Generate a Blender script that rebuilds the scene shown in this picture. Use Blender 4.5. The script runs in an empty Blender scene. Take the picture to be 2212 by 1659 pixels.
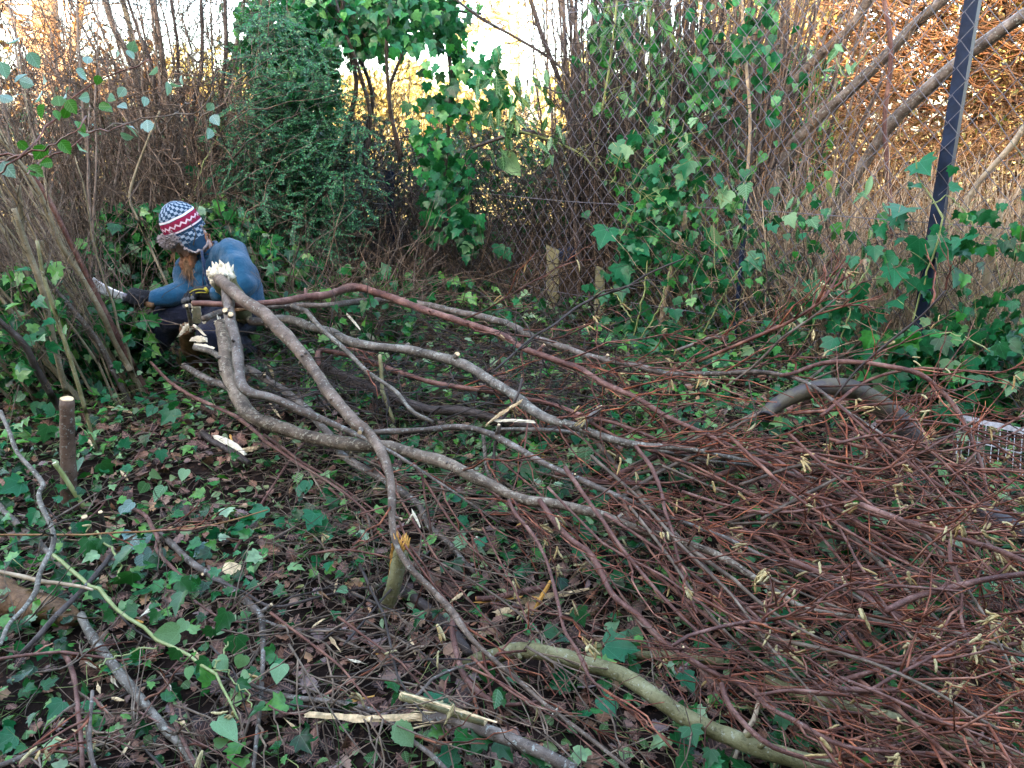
import bpy, math, random
import numpy as np

# ---------------------------------------------------------------- camera, sky, sun, exposure
scene = bpy.context.scene
COL = scene.collection
PITCH = math.radians(17.6)
CAM = np.array([0.0, 0.0, 1.4])
F = 1663.0
cam_d = bpy.data.cameras.new("camera")
cam_d.sensor_width = 36.0
cam_d.lens = 36.0 * F / 2212.0
cam_d.clip_start = 0.05
cam_d.clip_end = 600.0
cam = bpy.data.objects.new("camera", cam_d)
cam.location = CAM
cam.rotation_euler = (math.radians(90) - PITCH, 0, 0)
COL.objects.link(cam)
scene.camera = cam

SUN_EL = math.radians(22.0)
SUN_AZ = math.radians(200.0)      # where the sun stands, clockwise from +Y: behind the camera
w = bpy.data.worlds.new("World")
scene.world = w
w.use_nodes = True
nt = w.node_tree
sky = nt.nodes.new('ShaderNodeTexSky')
sky.sky_type = 'NISHITA'
sky.sun_disc = False
sky.sun_elevation = SUN_EL
sky.sun_rotation = SUN_AZ
sky.air_density = 1.0
sky.dust_density = 3.0
sky.ozone_density = 1.0
wb = nt.nodes.new('ShaderNodeMixRGB'); wb.blend_type = 'MULTIPLY'; wb.inputs[0].default_value = 1.0
wb.inputs[2].default_value = (1.09, 1.0, 0.89, 1)          # the camera's daylight balance for open shade
nt.links.new(sky.outputs[0], wb.inputs[1])
nt.links.new(wb.outputs[0], nt.nodes['Background'].inputs[0])
nt.nodes['Background'].inputs[1].default_value = 0.15
sd = bpy.data.lights.new("sun", 'SUN')
sd.energy = 2.0
sd.angle = math.radians(0.6)
sd.color = (1.0, 0.80, 0.55)
sun = bpy.data.objects.new("sun", sd)
_s = np.array([math.sin(SUN_AZ) * math.cos(SUN_EL), math.cos(SUN_AZ) * math.cos(SUN_EL), math.sin(SUN_EL)])
from mathutils import Vector, Matrix
sun.rotation_euler = Vector(_s).to_track_quat('Z', 'Y').to_euler()
sun.location = (0, -6, 8)
COL.objects.link(sun)
vs = scene.view_settings
vs.view_transform = 'Standard'
vs.look = 'None'
vs.gamma = 1.0
vs.exposure = 3.8
scene.cycles.use_denoising = True
scene.cycles.max_bounces = 6
scene.cycles.diffuse_bounces = 1
scene.cycles.glossy_bounces = 2
scene.cycles.transmission_bounces = 3
scene.cycles.sample_clamp_indirect = 6.0

R = np.random.default_rng(7)
random.seed(7)

# ---------------------------------------------------------------- geometry helpers
CP, SP = math.cos(PITCH), math.sin(PITCH)

def ray(u, v):
    u = np.asarray(u, float); v = np.asarray(v, float)
    a = (u - 1106.0) / F
    b = (829.5 - v) / F
    d = np.stack([a + 0 * b, CP + b * SP + 0 * a, -SP + b * CP + 0 * a], -1)
    return d

def at(u, v, Y):
    d = ray(u, v)
    t = np.asarray(Y, float) / d[..., 1]
    return CAM + d * t[..., None]

def smooth(x, a, b):
    t = np.clip((x - a) / (b - a), 0, 1)
    return t * t * (3 - 2 * t)

def ground(x, y):
    x = np.asarray(x, float); y = np.asarray(y, float)
    g = 0.20 * smooth(y, 1.7, 3.7)
    near = 1 - smooth(y, 9, 16)
    g = g + near * (0.016 * np.sin(3.1 * x + 1.3 * y) + 0.014 * np.sin(5.3 * y - 2.1 * x + 1.0) + 0.008 * np.sin(11 * x + 4) * np.sin(9 * y))
    return g

def gp(u, v, h):
    """the point where the sight line meets the ground raised by h"""
    d = ray(u, v)
    h = np.asarray(h, float) + np.zeros(d.shape[:-1])
    z = 0.1 + h
    for _ in range(30):
        t = np.clip((CAM[2] - z) / np.maximum(-d[..., 2], 0.02), 0.5, 9.0)
        p = CAM + d * t[..., None]
        z = 0.5 * z + 0.5 * (ground(p[..., 0], p[..., 1]) + h)
    return p

def nrm(a):
    a = np.asarray(a, float)
    return a / np.maximum(np.linalg.norm(a, axis=-1, keepdims=True), 1e-9)

def catmull(P, n):
    P = np.asarray(P, float)
    if len(P) == 2:
        t = np.linspace(0, 1, n)[:, None]
        return P[0] * (1 - t) + P[1] * t
    Q = np.vstack([2 * P[0] - P[1], P, 2 * P[-1] - P[-2]])
    seg = np.linalg.norm(np.diff(P[:, :3], axis=0), axis=1)
    cum = np.r_[0, np.cumsum(seg)]
    s = np.linspace(0, cum[-1], n)
    i = np.clip(np.searchsorted(cum, s, side='right') - 1, 0, len(P) - 2)
    t = ((s - cum[i]) / np.maximum(seg[i], 1e-9))[:, None]
    p0, p1, p2, p3 = Q[i], Q[i + 1], Q[i + 2], Q[i + 3]
    return 0.5 * (2 * p1 + (p2 - p0) * t + (2 * p0 - 5 * p1 + 4 * p2 - p3) * t * t + (3 * p1 - p0 - 3 * p2 + p3) * t ** 3)

class MB:
    """collects vertices, faces and uvs, then links them as one mesh object"""
    def __init__(s):
        s.V = []; s.F = []; s.U = []; s.n = 0
    def add(s, V, Fs, uv=None):
        V = np.asarray(V, float).reshape(-1, 3)
        for f in (Fs if isinstance(Fs, list) else [Fs]):
            f = np.asarray(f, np.int64)
            if len(f): s.F.append(f + s.n)
        s.V.append(V)
        s.U.append(np.zeros((len(V), 2)) if uv is None else np.asarray(uv, float).reshape(-1, 2))
        s.n += len(V)
        return s
    def mesh(s, name, origin, shade=True):
        V = np.concatenate(s.V) - np.asarray(origin, float)
        U = np.concatenate(s.U)
        me = bpy.data.meshes.new(name)
        fl = [f for f in s.F]
        li = np.concatenate([f.ravel() for f in fl]).astype(np.int32)
        tot = np.concatenate([np.full(len(f), f.shape[1]) for f in fl])
        st = np.r_[0, np.cumsum(tot)[:-1]].astype(np.int32)
        me.vertices.add(len(V)); me.vertices.foreach_set('co', V.astype(np.float32).ravel())
        me.loops.add(len(li)); me.loops.foreach_set('vertex_index', li)
        me.polygons.add(len(tot)); me.polygons.foreach_set('loop_start', st)
        me.polygons.foreach_set('use_smooth', np.full(len(tot), bool(shade)))
        uvl = me.uv_layers.new(name='UVMap')
        uvl.data.foreach_set('uv', U[li].astype(np.float32).ravel())
        me.update(calc_edges=True)
        me.validate()
        return me
    def build(s, name, m, parent=None, origin=None, shade=True):
        if parent is not None: origin = ORI[parent.name]
        elif origin is None:
            V = np.concatenate(s.V); origin = V[np.argmin(V[:, 2])]
        me = s.mesh(name, origin, shade)
        me.materials.append(m)
        return link(name, me, parent, origin)

ORI = {}
def link(name, data, parent=None, origin=None):
    o = bpy.data.objects.new(name, data)
    COL.objects.link(o)
    if parent is not None:
        o.parent = parent
        ORI[o.name] = ORI[parent.name]
    else:
        ORI[o.name] = np.asarray(origin, float)
        o.location = ORI[o.name]
    return o

def tag(o, label=None, cat=None, group=None, kind=None):
    if label: o['label'] = label
    if cat: o['category'] = cat
    if group: o['group'] = group
    if kind: o['kind'] = kind
    return o

def thing(name, label, cat, origin, group=None, kind=None):
    o = link(name, None, None, origin)
    o.empty_display_size = 0.1
    return tag(o, label, cat, group, kind)

def frames(P):
    """tangent and two normals along stacked curves P (N,K,3)"""
    T = np.gradient(P, axis=1)
    T = nrm(T)
    mean = nrm(P[:, -1] - P[:, 0])
    ref = np.zeros_like(mean)
    ref[np.arange(len(mean)), np.argmin(np.abs(mean), axis=1)] = 1
    B = nrm(np.cross(T, ref[:, None, :]))
    A = np.cross(B, T)
    return T, A, B

def tubes(P, Rd, S=4, caps=True):
    """many curves at once: P (N,K,3), Rd (N,K)"""
    P = np.asarray(P, float); Rd = np.asarray(Rd, float)
    N, K = P.shape[:2]
    T, A, B = frames(P)
    th = np.linspace(0, 2 * np.pi, S, endpoint=False)
    c, s_ = np.cos(th), np.sin(th)
    V = P[:, :, None, :] + Rd[:, :, None, None] * (A[:, :, None, :] * c[None, None, :, None] + B[:, :, None, :] * s_[None, None, :, None])
    idx = np.arange(N * K * S).reshape(N, K, S)
    a = idx[:, :-1, :]; b = np.roll(idx, -1, axis=2)[:, :-1, :]
    d = idx[:, 1:, :]; c2 = np.roll(idx, -1, axis=2)[:, 1:, :]
    Q = np.stack([a, b, c2, d], -1).reshape(-1, 4)
    Fs = [Q]
    if caps:
        if S == 4: Fs += [idx[:, 0, ::-1].reshape(-1, 4), idx[:, -1, :].reshape(-1, 4)]
        else:
            for row, rev in ((idx[:, 0], True), (idx[:, -1], False)):
                for k in range(1, S - 1):
                    tri = row[:, [0, k + 1, k]] if rev else row[:, [0, k, k + 1]]
                    Fs.append(tri)
    seg = np.r_[[0]] if K < 2 else None
    L = np.concatenate([np.zeros((N, 1)), np.cumsum(np.linalg.norm(np.diff(P, axis=1), axis=2), axis=1)], 1)
    uv = np.stack([np.broadcast_to(th / (2 * np.pi), (N, K, S)), np.broadcast_to(L[:, :, None], (N, K, S))], -1)
    return V.reshape(-1, 3), Fs, uv.reshape(-1, 2)

def curves(pos, dr, L, K=5, curl=0.25, grav=0.0, wig=0.02, clamp=True, rg=R):
    N = len(pos)
    dr = nrm(dr)
    s = np.linspace(0, 1, K)[None, :, None] * np.asarray(L)[:, None, None]
    c = rg.normal(size=(N, 1, 3)); c -= (c * dr[:, None]).sum(-1, keepdims=True) * dr[:, None]
    c = nrm(c) * (curl * rg.random((N, 1, 1)))
    c[..., 2] -= grav
    Lm = np.asarray(L)[:, None, None]
    P = pos[:, None] + dr[:, None] * s + c * s * s / np.maximum(Lm, 1e-6)
    P[:, 1:] += rg.normal(size=(N, K - 1, 3)) * wig * Lm
    if clamp:
        g = ground(P[..., 0], P[..., 1]) + 0.004
        P[..., 2] = np.maximum(P[..., 2], g)
    return P

def taper(N, K, r0, r1):
    t = np.linspace(0, 1, K)[None, :]
    return np.asarray(r0)[..., None] * (1 - t) + np.asarray(r1)[..., None] * t if np.ndim(r0) else np.broadcast_to(r0 * (1 - t) + r1 * t, (N, K))

def sprout(P, n, f0, f1, spread, rg=R, side=None):
    """starts and directions of n twigs along polyline P"""
    P = np.asarray(P, float)
    seg = np.linalg.norm(np.diff(P, axis=0), axis=1); cum = np.r_[0, np.cumsum(seg)]
    s = (f0 + (f1 - f0) * rg.random(n)) * cum[-1]
    i = np.clip(np.searchsorted(cum, s, side='right') - 1, 0, len(P) - 2)
    t = ((s - cum[i]) / np.maximum(seg[i], 1e-9))[:, None]
    pos = P[i] * (1 - t) + P[i + 1] * t
    T = nrm(P[i + 1] - P[i])
    q = rg.normal(size=(n, 3))
    q[:, 2] = q[:, 2] * 0.7 + 0.25
    q -= (q * T).sum(-1, keepdims=True) * T
    a = spread * (0.6 + 0.7 * rg.random((n, 1)))
    return pos, nrm(T * np.cos(a) + nrm(q) * np.sin(a)), s / cum[-1]

# leaf outlines: local x across, y from stalk to tip
def outline(half, cy, dip=0.10, fold=0.18, droop=0.25):
    h = np.array(half, float)
    m = h[(np.abs(h[:, 0]) > 1e-6)][::-1] * [-1, 1]
    ring = np.vstack([h, m])
    V = np.vstack([[0, cy], ring])
    z = fold * np.abs(V[:, 0]) - droop * np.maximum(V[:, 1] - 0.2, 0) ** 2
    z[0] -= dip * 0.4
    n = len(ring)
    Fc = np.array([[0, 1 + k, 1 + (k + 1) % n] for k in range(n)])
    return np.c_[V, z], Fc

LEAF = {
    'ivy': outline([(0, 0), (.17, -.10), (.40, -.02), (.56, .16), (.40, .30), (.50, .60), (.27, .58), (.15, .80), (0, 1.02)], .26),
    'heart': outline([(0, .02), (.16, -.07), (.36, .0), (.47, .22), (.42, .46), (.25, .72), (0, 1.0)], .35),
    'oval': outline([(0, 0), (.16, .10), (.30, .30), (.33, .52), (.22, .78), (0, 1.0)], .45, fold=.25),
    'tooth': outline([(0, 0), (.14, .06), (.20, .03), (.27, .18), (.34, .17), (.36, .32), (.42, .33), (.38, .48), (.40, .54), (.30, .66), (.30, .74), (.17, .84), (0, 1.02)], .40, fold=.22),
    'lance': outline([(0, 0), (.08, .12), (.15, .35), (.16, .55), (.10, .80), (0, 1.0)], .45, fold=.3),
    'oak': outline([(0, 0), (.06, .10), (.18, .16), (.12, .28), (.27, .38), (.19, .48), (.31, .60), (.20, .68), (.20, .82), (.08, .90), (0, 1.0)], .5, fold=-.35, droop=-.3),
    'tiny': (np.array([[0, 0, 0], [.28, .45, .05], [0, 1, -.1], [-.28, .45, .05]], float), np.array([[0, 1, 2], [0, 2, 3]])),
}

def leaves(kind, pos, fwd, nor, size, wid=None):
    """one batch of leaves: stalk end pos, direction fwd, face normal nor, length size"""
    tv, tf = LEAF[kind]
    N, M = len(pos), len(tv)
    f = nrm(fwd)
    n = nor - (nor * f).sum(-1, keepdims=True) * f
    n = nrm(n)
    x = np.cross(f, n)
    sz = np.asarray(size, float)[:, None, None] * np.ones((N, 1, 1))
    wx = (np.ones(N) if wid is None else wid)[:, None, None]
    zf = R.uniform(-.5, 2.4, (N, 1, 1)); tw = R.normal(0, .22, (N, 1, 1)); dr = R.uniform(-.1, .5, (N, 1, 1))
    lx, ly, lz = tv[None, :, 0:1], tv[None, :, 1:2], tv[None, :, 2:3]
    lz = lz * zf + tw * lx * ly - dr * np.maximum(ly - .35, 0) ** 2          # every leaf folds, twists and droops its own way
    V = pos[:, None] + sz * (x[:, None] * lx * wx + f[:, None] * ly + n[:, None] * lz)
    Fx = (tf[None] + (np.arange(N) * M)[:, None, None]).reshape(-1, 3)
    uv = np.broadcast_to(tv[None, :, :2], (N, M, 2))
    return V.reshape(-1, 3), [Fx], uv.reshape(-1, 2)

def rdir(n, rg=R):
    return nrm(rg.normal(size=(n, 3)))

# ---------------------------------------------------------------- materials
def newmat(name):
    m = bpy.data.materials.new(name); m.use_nodes = True
    return m, m.node_tree, m.node_tree.nodes['Principled BSDF']

def nd(nt, typ, **kw):
    n = nt.nodes.new('ShaderNode' + typ)
    for k, v in kw.items(): setattr(n, k, v)
    return n

def ramp(nt, fac, stops, interp='LINEAR'):
    r = nd(nt, 'ValToRGB'); r.color_ramp.interpolation = interp
    e = r.color_ramp.elements
    while len(e) < len(stops): e.new(0.5)
    for k, (p, c) in enumerate(stops):
        e[k].position = p; e[k].color = (*c, 1)
    if fac is not None: nt.links.new(fac, r.inputs[0])
    return r.outputs[0]

def noise(nt, scale, detail=4, rough=0.6, vec=None):
    n = nd(nt, 'TexNoise'); n.inputs['Scale'].default_value = scale
    n.inputs['Detail'].default_value = detail; n.inputs['Roughness'].default_value = rough
    if vec is not None: nt.links.new(vec, n.inputs['Vector'])
    return n.outputs['Fac']

def mth(nt, op, a, b=None, c=None):
    n = nd(nt, 'Math', operation=op)
    for k, x in enumerate((a, b, c)):
        if x is None: continue
        if isinstance(x, (int, float)): n.inputs[k].default_value = x
        else: nt.links.new(x, n.inputs[k])
    return n.outputs[0]

def mix(nt, fac, a, b, blend='MIX'):
    n = nd(nt, 'MixRGB', blend_type=blend)
    for k, x in enumerate((fac, a, b)):
        if isinstance(x, (int, float)): n.inputs[k].default_value = x
        elif isinstance(x, tuple): n.inputs[k].default_value = (*x, 1)
        else: nt.links.new(x, n.inputs[k])
    return n.outputs[0]

def bumpn(nt, p, height, dist=0.002, strength=0.6):
    b = nd(nt, 'Bump'); b.inputs['Distance'].default_value = dist; b.inputs['Strength'].default_value = strength
    nt.links.new(height, b.inputs['Height']); nt.links.new(b.outputs[0], p.inputs['Normal'])

def bark(name, stops, lichen=(0.30, 0.31, 0.27), lich=0.62, rough=0.44, sc=14, lich_sc=70, bump=0.004, jit=0.35, spec=0.22, rings=True, hue=.15):
    m, nt, p = newmat(name)
    tc = nd(nt, 'TexCoord').outputs['Object']
    n1 = noise(nt, sc, 5, .65, tc)
    c = ramp(nt, n1, stops)
    n2 = noise(nt, lich_sc, 3, .7, tc)
    big = noise(nt, 6, 3, .6, tc)
    f = mth(nt, 'MULTIPLY', mth(nt, 'GREATER_THAN', n2, lich), mth(nt, 'MULTIPLY', big, 1.3))
    c = mix(nt, f, c, lichen)
    pt = noise(nt, lich_sc * .28, 5, .75, tc)
    c = mix(nt, mth(nt, 'MULTIPLY', mth(nt, 'GREATER_THAN', pt, .61), .4), c, tuple(.45 * x for x in stops[0][1]))
    c = mix(nt, mth(nt, 'MULTIPLY', mth(nt, 'LESS_THAN', pt, .40), .35), c, tuple(min(1, 1.15 * x) for x in stops[-1][1]))
    if rings:
        uv = nd(nt, 'TexCoord').outputs['UV']
        mp = nd(nt, 'Mapping'); mp.inputs['Scale'].default_value = (4, 90, 1)
        nt.links.new(uv, mp.inputs[0])
        n3 = noise(nt, 1.0, 3, .6, mp.outputs[0])
        dk = mth(nt, 'GREATER_THAN', n3, 0.63)
        c = mix(nt, mth(nt, 'MULTIPLY', dk, .45), c, tuple(0.35 * x for x in stops[0][1]))
    gi = nd(nt, 'NewGeometry').outputs['Random Per Island']
    k = mth(nt, 'MULTIPLY_ADD', gi, jit * 2, 1 - jit)
    wn = nd(nt, 'TexWhiteNoise'); wn.noise_dimensions = '1D'; nt.links.new(gi, wn.inputs['W'])
    cc = nd(nt, 'CombineXYZ')
    nt.links.new(mth(nt, 'MULTIPLY', k, mth(nt, 'MULTIPLY_ADD', wn.outputs['Value'], hue, 1 - hue * .5)), cc.inputs[0]); nt.links.new(k, cc.inputs[1]); nt.links.new(mth(nt, 'MULTIPLY', k, mth(nt, 'MULTIPLY_ADD', wn.outputs['Value'], -hue, 1 + hue * .5)), cc.inputs[2])
    c = mix(nt, 1.0, c, cc.outputs[0], 'MULTIPLY')
    nt.links.new(c, p.inputs['Base Color'])
    p.inputs['Roughness'].default_value = rough
    p.inputs['Specular IOR Level'].default_value = spec
    if bump: bumpn(nt, p, noise(nt, 160, 4, .7, tc), bump, .7)
    return m

def leafmat(name, stops, rough=0.30, spec=0.32, trans=0.25, vein=None, interp='LINEAR', tcol=None):
    m, nt, p = newmat(name)
    gi = nd(nt, 'NewGeometry').outputs['Random Per Island']
    c = ramp(nt, gi, stops, interp)
    tc = nd(nt, 'TexCoord')
    n1 = noise(nt, 45, 3, .6, tc.outputs['Object'])
    v = ramp(nt, n1, [(.3, (.55, .58, .55)), (.7, (1.3, 1.25, 1.15))])
    c = mix(nt, 1.0, c, v, 'MULTIPLY')
    if vein:
        sp = nd(nt, 'SeparateXYZ'); nt.links.new(tc.outputs['UV'], sp.inputs[0])
        x, y = sp.outputs[0], sp.outputs[1]
        if vein == 'palm':
            ang = mth(nt, 'ARCTAN2', x, mth(nt, 'ADD', y, 0.02))
            r = mth(nt, 'SQRT', mth(nt, 'ADD', mth(nt, 'MULTIPLY', x, x), mth(nt, 'MULTIPLY', y, y)))
            w_ = mth(nt, 'MULTIPLY', mth(nt, 'ABSOLUTE', mth(nt, 'SINE', mth(nt, 'MULTIPLY', ang, 4.3))), r)
        else:
            a1 = mth(nt, 'ABSOLUTE', x)
            a2 = mth(nt, 'MULTIPLY', mth(nt, 'ABSOLUTE', mth(nt, 'SINE', mth(nt, 'MULTIPLY', mth(nt, 'SUBTRACT', y, mth(nt, 'MULTIPLY', a1, .8)), 20))), .09)
            w_ = mth(nt, 'MINIMUM', a1, a2)
        f = mth(nt, 'MULTIPLY', mth(nt, 'LESS_THAN', w_, 0.022), 0.55)
        c = mix(nt, f, c, tuple(min(1, 1.4 * q + .07) for q in stops[len(stops) // 2][1]))
    nt.links.new(c, p.inputs['Base Color'])
    p.inputs['Roughness'].default_value = rough
    p.inputs['Specular IOR Level'].default_value = spec
    if trans:
        t = nd(nt, 'BsdfTranslucent')
        nt.links.new(mix(nt, 1.0, c, (1.3, 1.5, .6), 'MULTIPLY'), t.inputs[0])
        mx = nd(nt, 'MixShader'); mx.inputs[0].default_value = trans
        nt.links.new(p.outputs[0], mx.inputs[1]); nt.links.new(t.outputs[0], mx.inputs[2])
        nt.links.new(mx.outputs[0], nt.nodes['Material Output'].inputs[0])
    return m

def plain(name, col, rough=.6, spec=.4, sc=30, var=.25, metal=0, bump=0, bsc=150):
    m, nt, p = newmat(name)
    tc = nd(nt, 'TexCoord').outputs['Object']
    n1 = noise(nt, sc, 5, .65, tc)
    lo = tuple(x * (1 - var) for x in col); hi = tuple(min(1, x * (1 + var)) for x in col)
    nt.links.new(ramp(nt, n1, [(.3, lo), (.7, hi)]), p.inputs['Base Color'])
    p.inputs['Roughness'].default_value = rough; p.inputs['Specular IOR Level'].default_value = spec
    p.inputs['Metallic'].default_value = metal
    if bump: bumpn(nt, p, noise(nt, bsc, 3, .6, tc), bump, .7)
    return m

M = {}
M['hazel'] = bark('hazel_bark', [(.30, (.040, .030, .024)), (.50, (.115, .086, .068)), (.70, (.25, .20, .165))], lich=.60)
M['hazel_grey'] = bark('grey_hazel_bark', [(.30, (.045, .036, .028)), (.50, (.125, .102, .080)), (.70, (.26, .22, .18))], lichen=(.34, .33, .27), lich=.58)
M['hazel_red'] = bark('reddish_hazel_bark', [(.28, (.070, .030, .026)), (.50, (.130, .058, .044)), (.72, (.29, .155, .12))], lich=.66, lichen=(.30, .25, .21))
M['dark_bark'] = bark('dark_wet_bark', [(.28, (.030, .022, .020)), (.50, (.062, .046, .040)), (.72, (.11, .085, .075))], lich=.66, lichen=(.2, .2, .18))
M['olive'] = bark('olive_bark', [(.28, (.095, .082, .032)), (.50, (.185, .165, .075)), (.72, (.28, .26, .14))], lich=.63, lichen=(.36, .36, .27))
M['straw'] = bark('tan_bark', [(.28, (.10, .078, .045)), (.50, (.20, .155, .09)), (.72, (.30, .24, .15))], lich=.64)
M['twig'] = bark('red_twig_bark', [(.30, (.040, .013, .009)), (.50, (.135, .045, .028)), (.70, (.34, .145, .085))], lich=.9, rings=False, bump=0, rough=.42, jit=.65, spec=.22, hue=.5)
M['twig_brown'] = bark('brown_twig_bark', [(.30, (.038, .026, .018)), (.50, (.105, .072, .050)), (.70, (.23, .17, .125))], lich=.9, rings=False, bump=0, jit=.55)
M['twig_dark'] = bark('dark_twig_bark', [(.28, (.018, .013, .012)), (.50, (.040, .030, .026)), (.72, (.075, .058, .05))], lich=.9, rings=False, bump=0, jit=.5)
M['thicket'] = bark('thicket_bark', [(.28, (.085, .058, .044)), (.50, (.175, .125, .095)), (.72, (.29, .22, .17))], lich=.64, rings=False, bump=0, jit=.5)
M['dry'] = bark('dry_stalk', [(.28, (.18, .125, .075)), (.50, (.36, .26, .165)), (.72, (.54, .42, .29))], lich=.9, rings=False, bump=0, jit=.5)
M['rust'] = bark('dead_branch_rust', [(.28, (.12, .055, .022)), (.50, (.25, .125, .05)), (.72, (.38, .22, .10))], lich=.9, rings=False, bump=0, jit=.55)
M['vine'] = bark('green_vine', [(.28, (.13, .16, .05)), (.50, (.24, .27, .10)), (.72, (.34, .36, .17))], lich=.9, rings=False, bump=0, jit=.3)
M['rot'] = bark('rotten_wood', [(.30, (.045, .024, .014)), (.48, (.17, .088, .042)), (.72, (.29, .165, .085))], lich=.66, lichen=(.05, .03, .02), sc=22, rings=True, bump=.006)
M['pale'] = plain('fresh_split_wood', (.64, .48, .28), .65, .3, 50, .5, bump=.001)
M['white_wood'] = plain('fresh_white_wood', (.76, .69, .53), .65, .3, 90, .18, bump=.001)
M['orange_wood'] = plain('orange_split_wood', (.62, .33, .08), .6, .3, 40, .3, bump=.001)

G1, G2, G3, G4 = (.010, .040, .018), (.018, .075, .032), (.034, .120, .052), (.10, .24, .10)
M['ivy'] = leafmat('ivy_leaf', [(0, (.006, .034, .014)), (.22, (.010, .065, .018)), (.45, (.020, .130, .030)), (.62, (.018, .155, .070)), (.78, (.08, .27, .045)), (.9, (.16, .34, .10)), (1, (.30, .44, .30))], vein='palm', rough=.27)
M['ivy_near'] = leafmat('ivy_leaf_near', [(0, (.010, .050, .016)), (.4, (.016, .085, .022)), (.75, (.025, .12, .04)), (1, (.06, .19, .07))], vein='palm', rough=.28)
M['ivy_pale'] = leafmat('ivy_leaf_pale', [(0, (.10, .24, .12)), (.5, (.17, .33, .17)), (1, (.27, .44, .30))], vein='palm', rough=.5)
M['ivy_fence'] = leafmat('ivy_leaf_fence', [(0, (.006, .046, .014)), (.35, (.010, .105, .034)), (.65, (.014, .155, .070)), (.85, (.035, .22, .035)), (1, (.13, .32, .13))], vein='palm', rough=.38)
M['bramble'] = leafmat('bramble_leaf', [(0, (.020, .10, .018)), (.45, (.035, .14, .025)), (.5, (.09, .19, .17)), (1, (.20, .34, .33))], vein='pin', rough=.45, interp='CONSTANT')
M['bramble_green'] = leafmat('bramble_leaf_green', [(0, (.020, .10, .012)), (1, (.05, .18, .02))], vein='pin', rough=.4)
M['bramble_pale'] = leafmat('bramble_leaf_pale', [(0, (.10, .20, .20)), (1, (.20, .33, .33))], vein='pin', rough=.5)
M['shrub'] = leafmat('small_evergreen_leaf', [(0, (.008, .045, .018)), (.5, (.020, .120, .055)), (.85, (.05, .21, .095)), (1, (.12, .30, .12))], trans=.2)
M['laurel'] = leafmat('laurel_leaf', [(0, (.020, .085, .025)), (.5, (.05, .15, .06)), (.85, (.11, .24, .12)), (1, (.24, .33, .10))], vein='pin', rough=.35)
M['mixed'] = leafmat('mixed_small_leaf', [(0, (.04, .11, .03)), (.4, (.09, .20, .06)), (.7, (.16, .28, .12)), (.88, (.28, .40, .24)), (1, (.34, .32, .12))], vein='pin', rough=.45)
M['litter'] = leafmat('dead_leaf', [(0, (.022, .013, .014)), (.25, (.070, .036, .034)), (.5, (.155, .078, .066)), (.75, (.25, .12, .07)), (.9, (.21, .165, .185)), (1, (.46, .27, .14))], rough=.5, trans=.05, vein='pin', spec=.25)
M['grass'] = leafmat('grass_blade', [(0, (.03, .09, .02)), (.6, (.07, .16, .04)), (1, (.20, .28, .10))], rough=.45)
M['gold'] = leafmat('golden_leaf', [(0, (.26, .21, .09)), (.5, (.42, .34, .15)), (1, (.55, .43, .22))], rough=.6)
M['rust_dark'] = bark('dead_brush_rust', [(.28, (.045, .018, .008)), (.50, (.105, .045, .017)), (.72, (.19, .095, .04))], lich=.9, rings=False, bump=0, jit=.6, hue=.3)
M['rust_leaf'] = leafmat('rust_leaf', [(0, (.05, .022, .010)), (.5, (.13, .062, .025)), (.85, (.21, .12, .045)), (1, (.20, .20, .05))], rough=.6)
M['catkin'] = bark('catkin_yellow', [(.28, (.24, .16, .07)), (.50, (.40, .31, .15)), (.72, (.52, .44, .23))], lich=.62, lichen=(.20, .12, .05), sc=120, lich_sc=420, rings=False, bump=.004, jit=.35, rough=.8, spec=.1, hue=.25)
# ---------------------------------------------------------------- ground, field
def grid(x0, x1, y0, y1, nx, ny, zf):
    X, Y = np.meshgrid(np.linspace(x0, x1, nx), np.linspace(y0, y1, ny), indexing='ij')
    V = np.stack([X, Y, zf(X, Y)], -1).reshape(-1, 3)
    i = np.arange(nx * ny).reshape(nx, ny)
    Q = np.stack([i[:-1, :-1], i[1:, :-1], i[1:, 1:], i[:-1, 1:]], -1).reshape(-1, 4)
    return V, [Q]

m, nt_, p = newmat('leaf_mould_soil')
tc = nd(nt_, 'TexCoord').outputs['Object']
c = ramp(nt_, noise(nt_, 9, 8, .75, tc), [(.3, (.006, .005, .004)), (.5, (.018, .012, .010)), (.65, (.038, .024, .020)), (.8, (.06, .038, .03))])
c = mix(nt_, mth(nt_, 'MULTIPLY', mth(nt_, 'GREATER_THAN', noise(nt_, 34, 4, .7, tc), .6), .5), c, (.10, .055, .035))
nt_.links.new(c, p.inputs['Base Color']); p.inputs['Roughness'].default_value = .9; p.inputs['Specular IOR Level'].default_value = .05
bumpn(nt_, p, noise(nt_, 60, 6, .75, tc), .012, .9)
M['soil'] = m
b = MB(); V, Fq = grid(-9, 9, -7, 12, 181, 191, ground); b.add(V, Fq)
tag(b.build('ground', m, origin=(0, 0, 0)), kind='structure')

m, nt_, p = newmat('dry_meadow')
tc = nd(nt_, 'TexCoord').outputs['Object']
c = ramp(nt_, noise(nt_, .9, 8, .7, tc), [(.3, (.22, .17, .05)), (.5, (.36, .28, .10)), (.7, (.46, .37, .16))])
nt_.links.new(c, p.inputs['Base Color']); p.inputs['Roughness'].default_value = .9; p.inputs['Specular IOR Level'].default_value = .05
bumpn(nt_, p, noise(nt_, 6, 5, .7, tc), .08, .8)
M['meadow'] = m
b = MB(); V, Fq = grid(-300, 300, 11.5, 400, 61, 61, lambda x, y: 0.206 + 0 * x + 0.012 * (y - 11.5)); b.add(V, Fq)
tag(b.build('field', m, origin=(0, 20, 0.2)), kind='structure')

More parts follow.
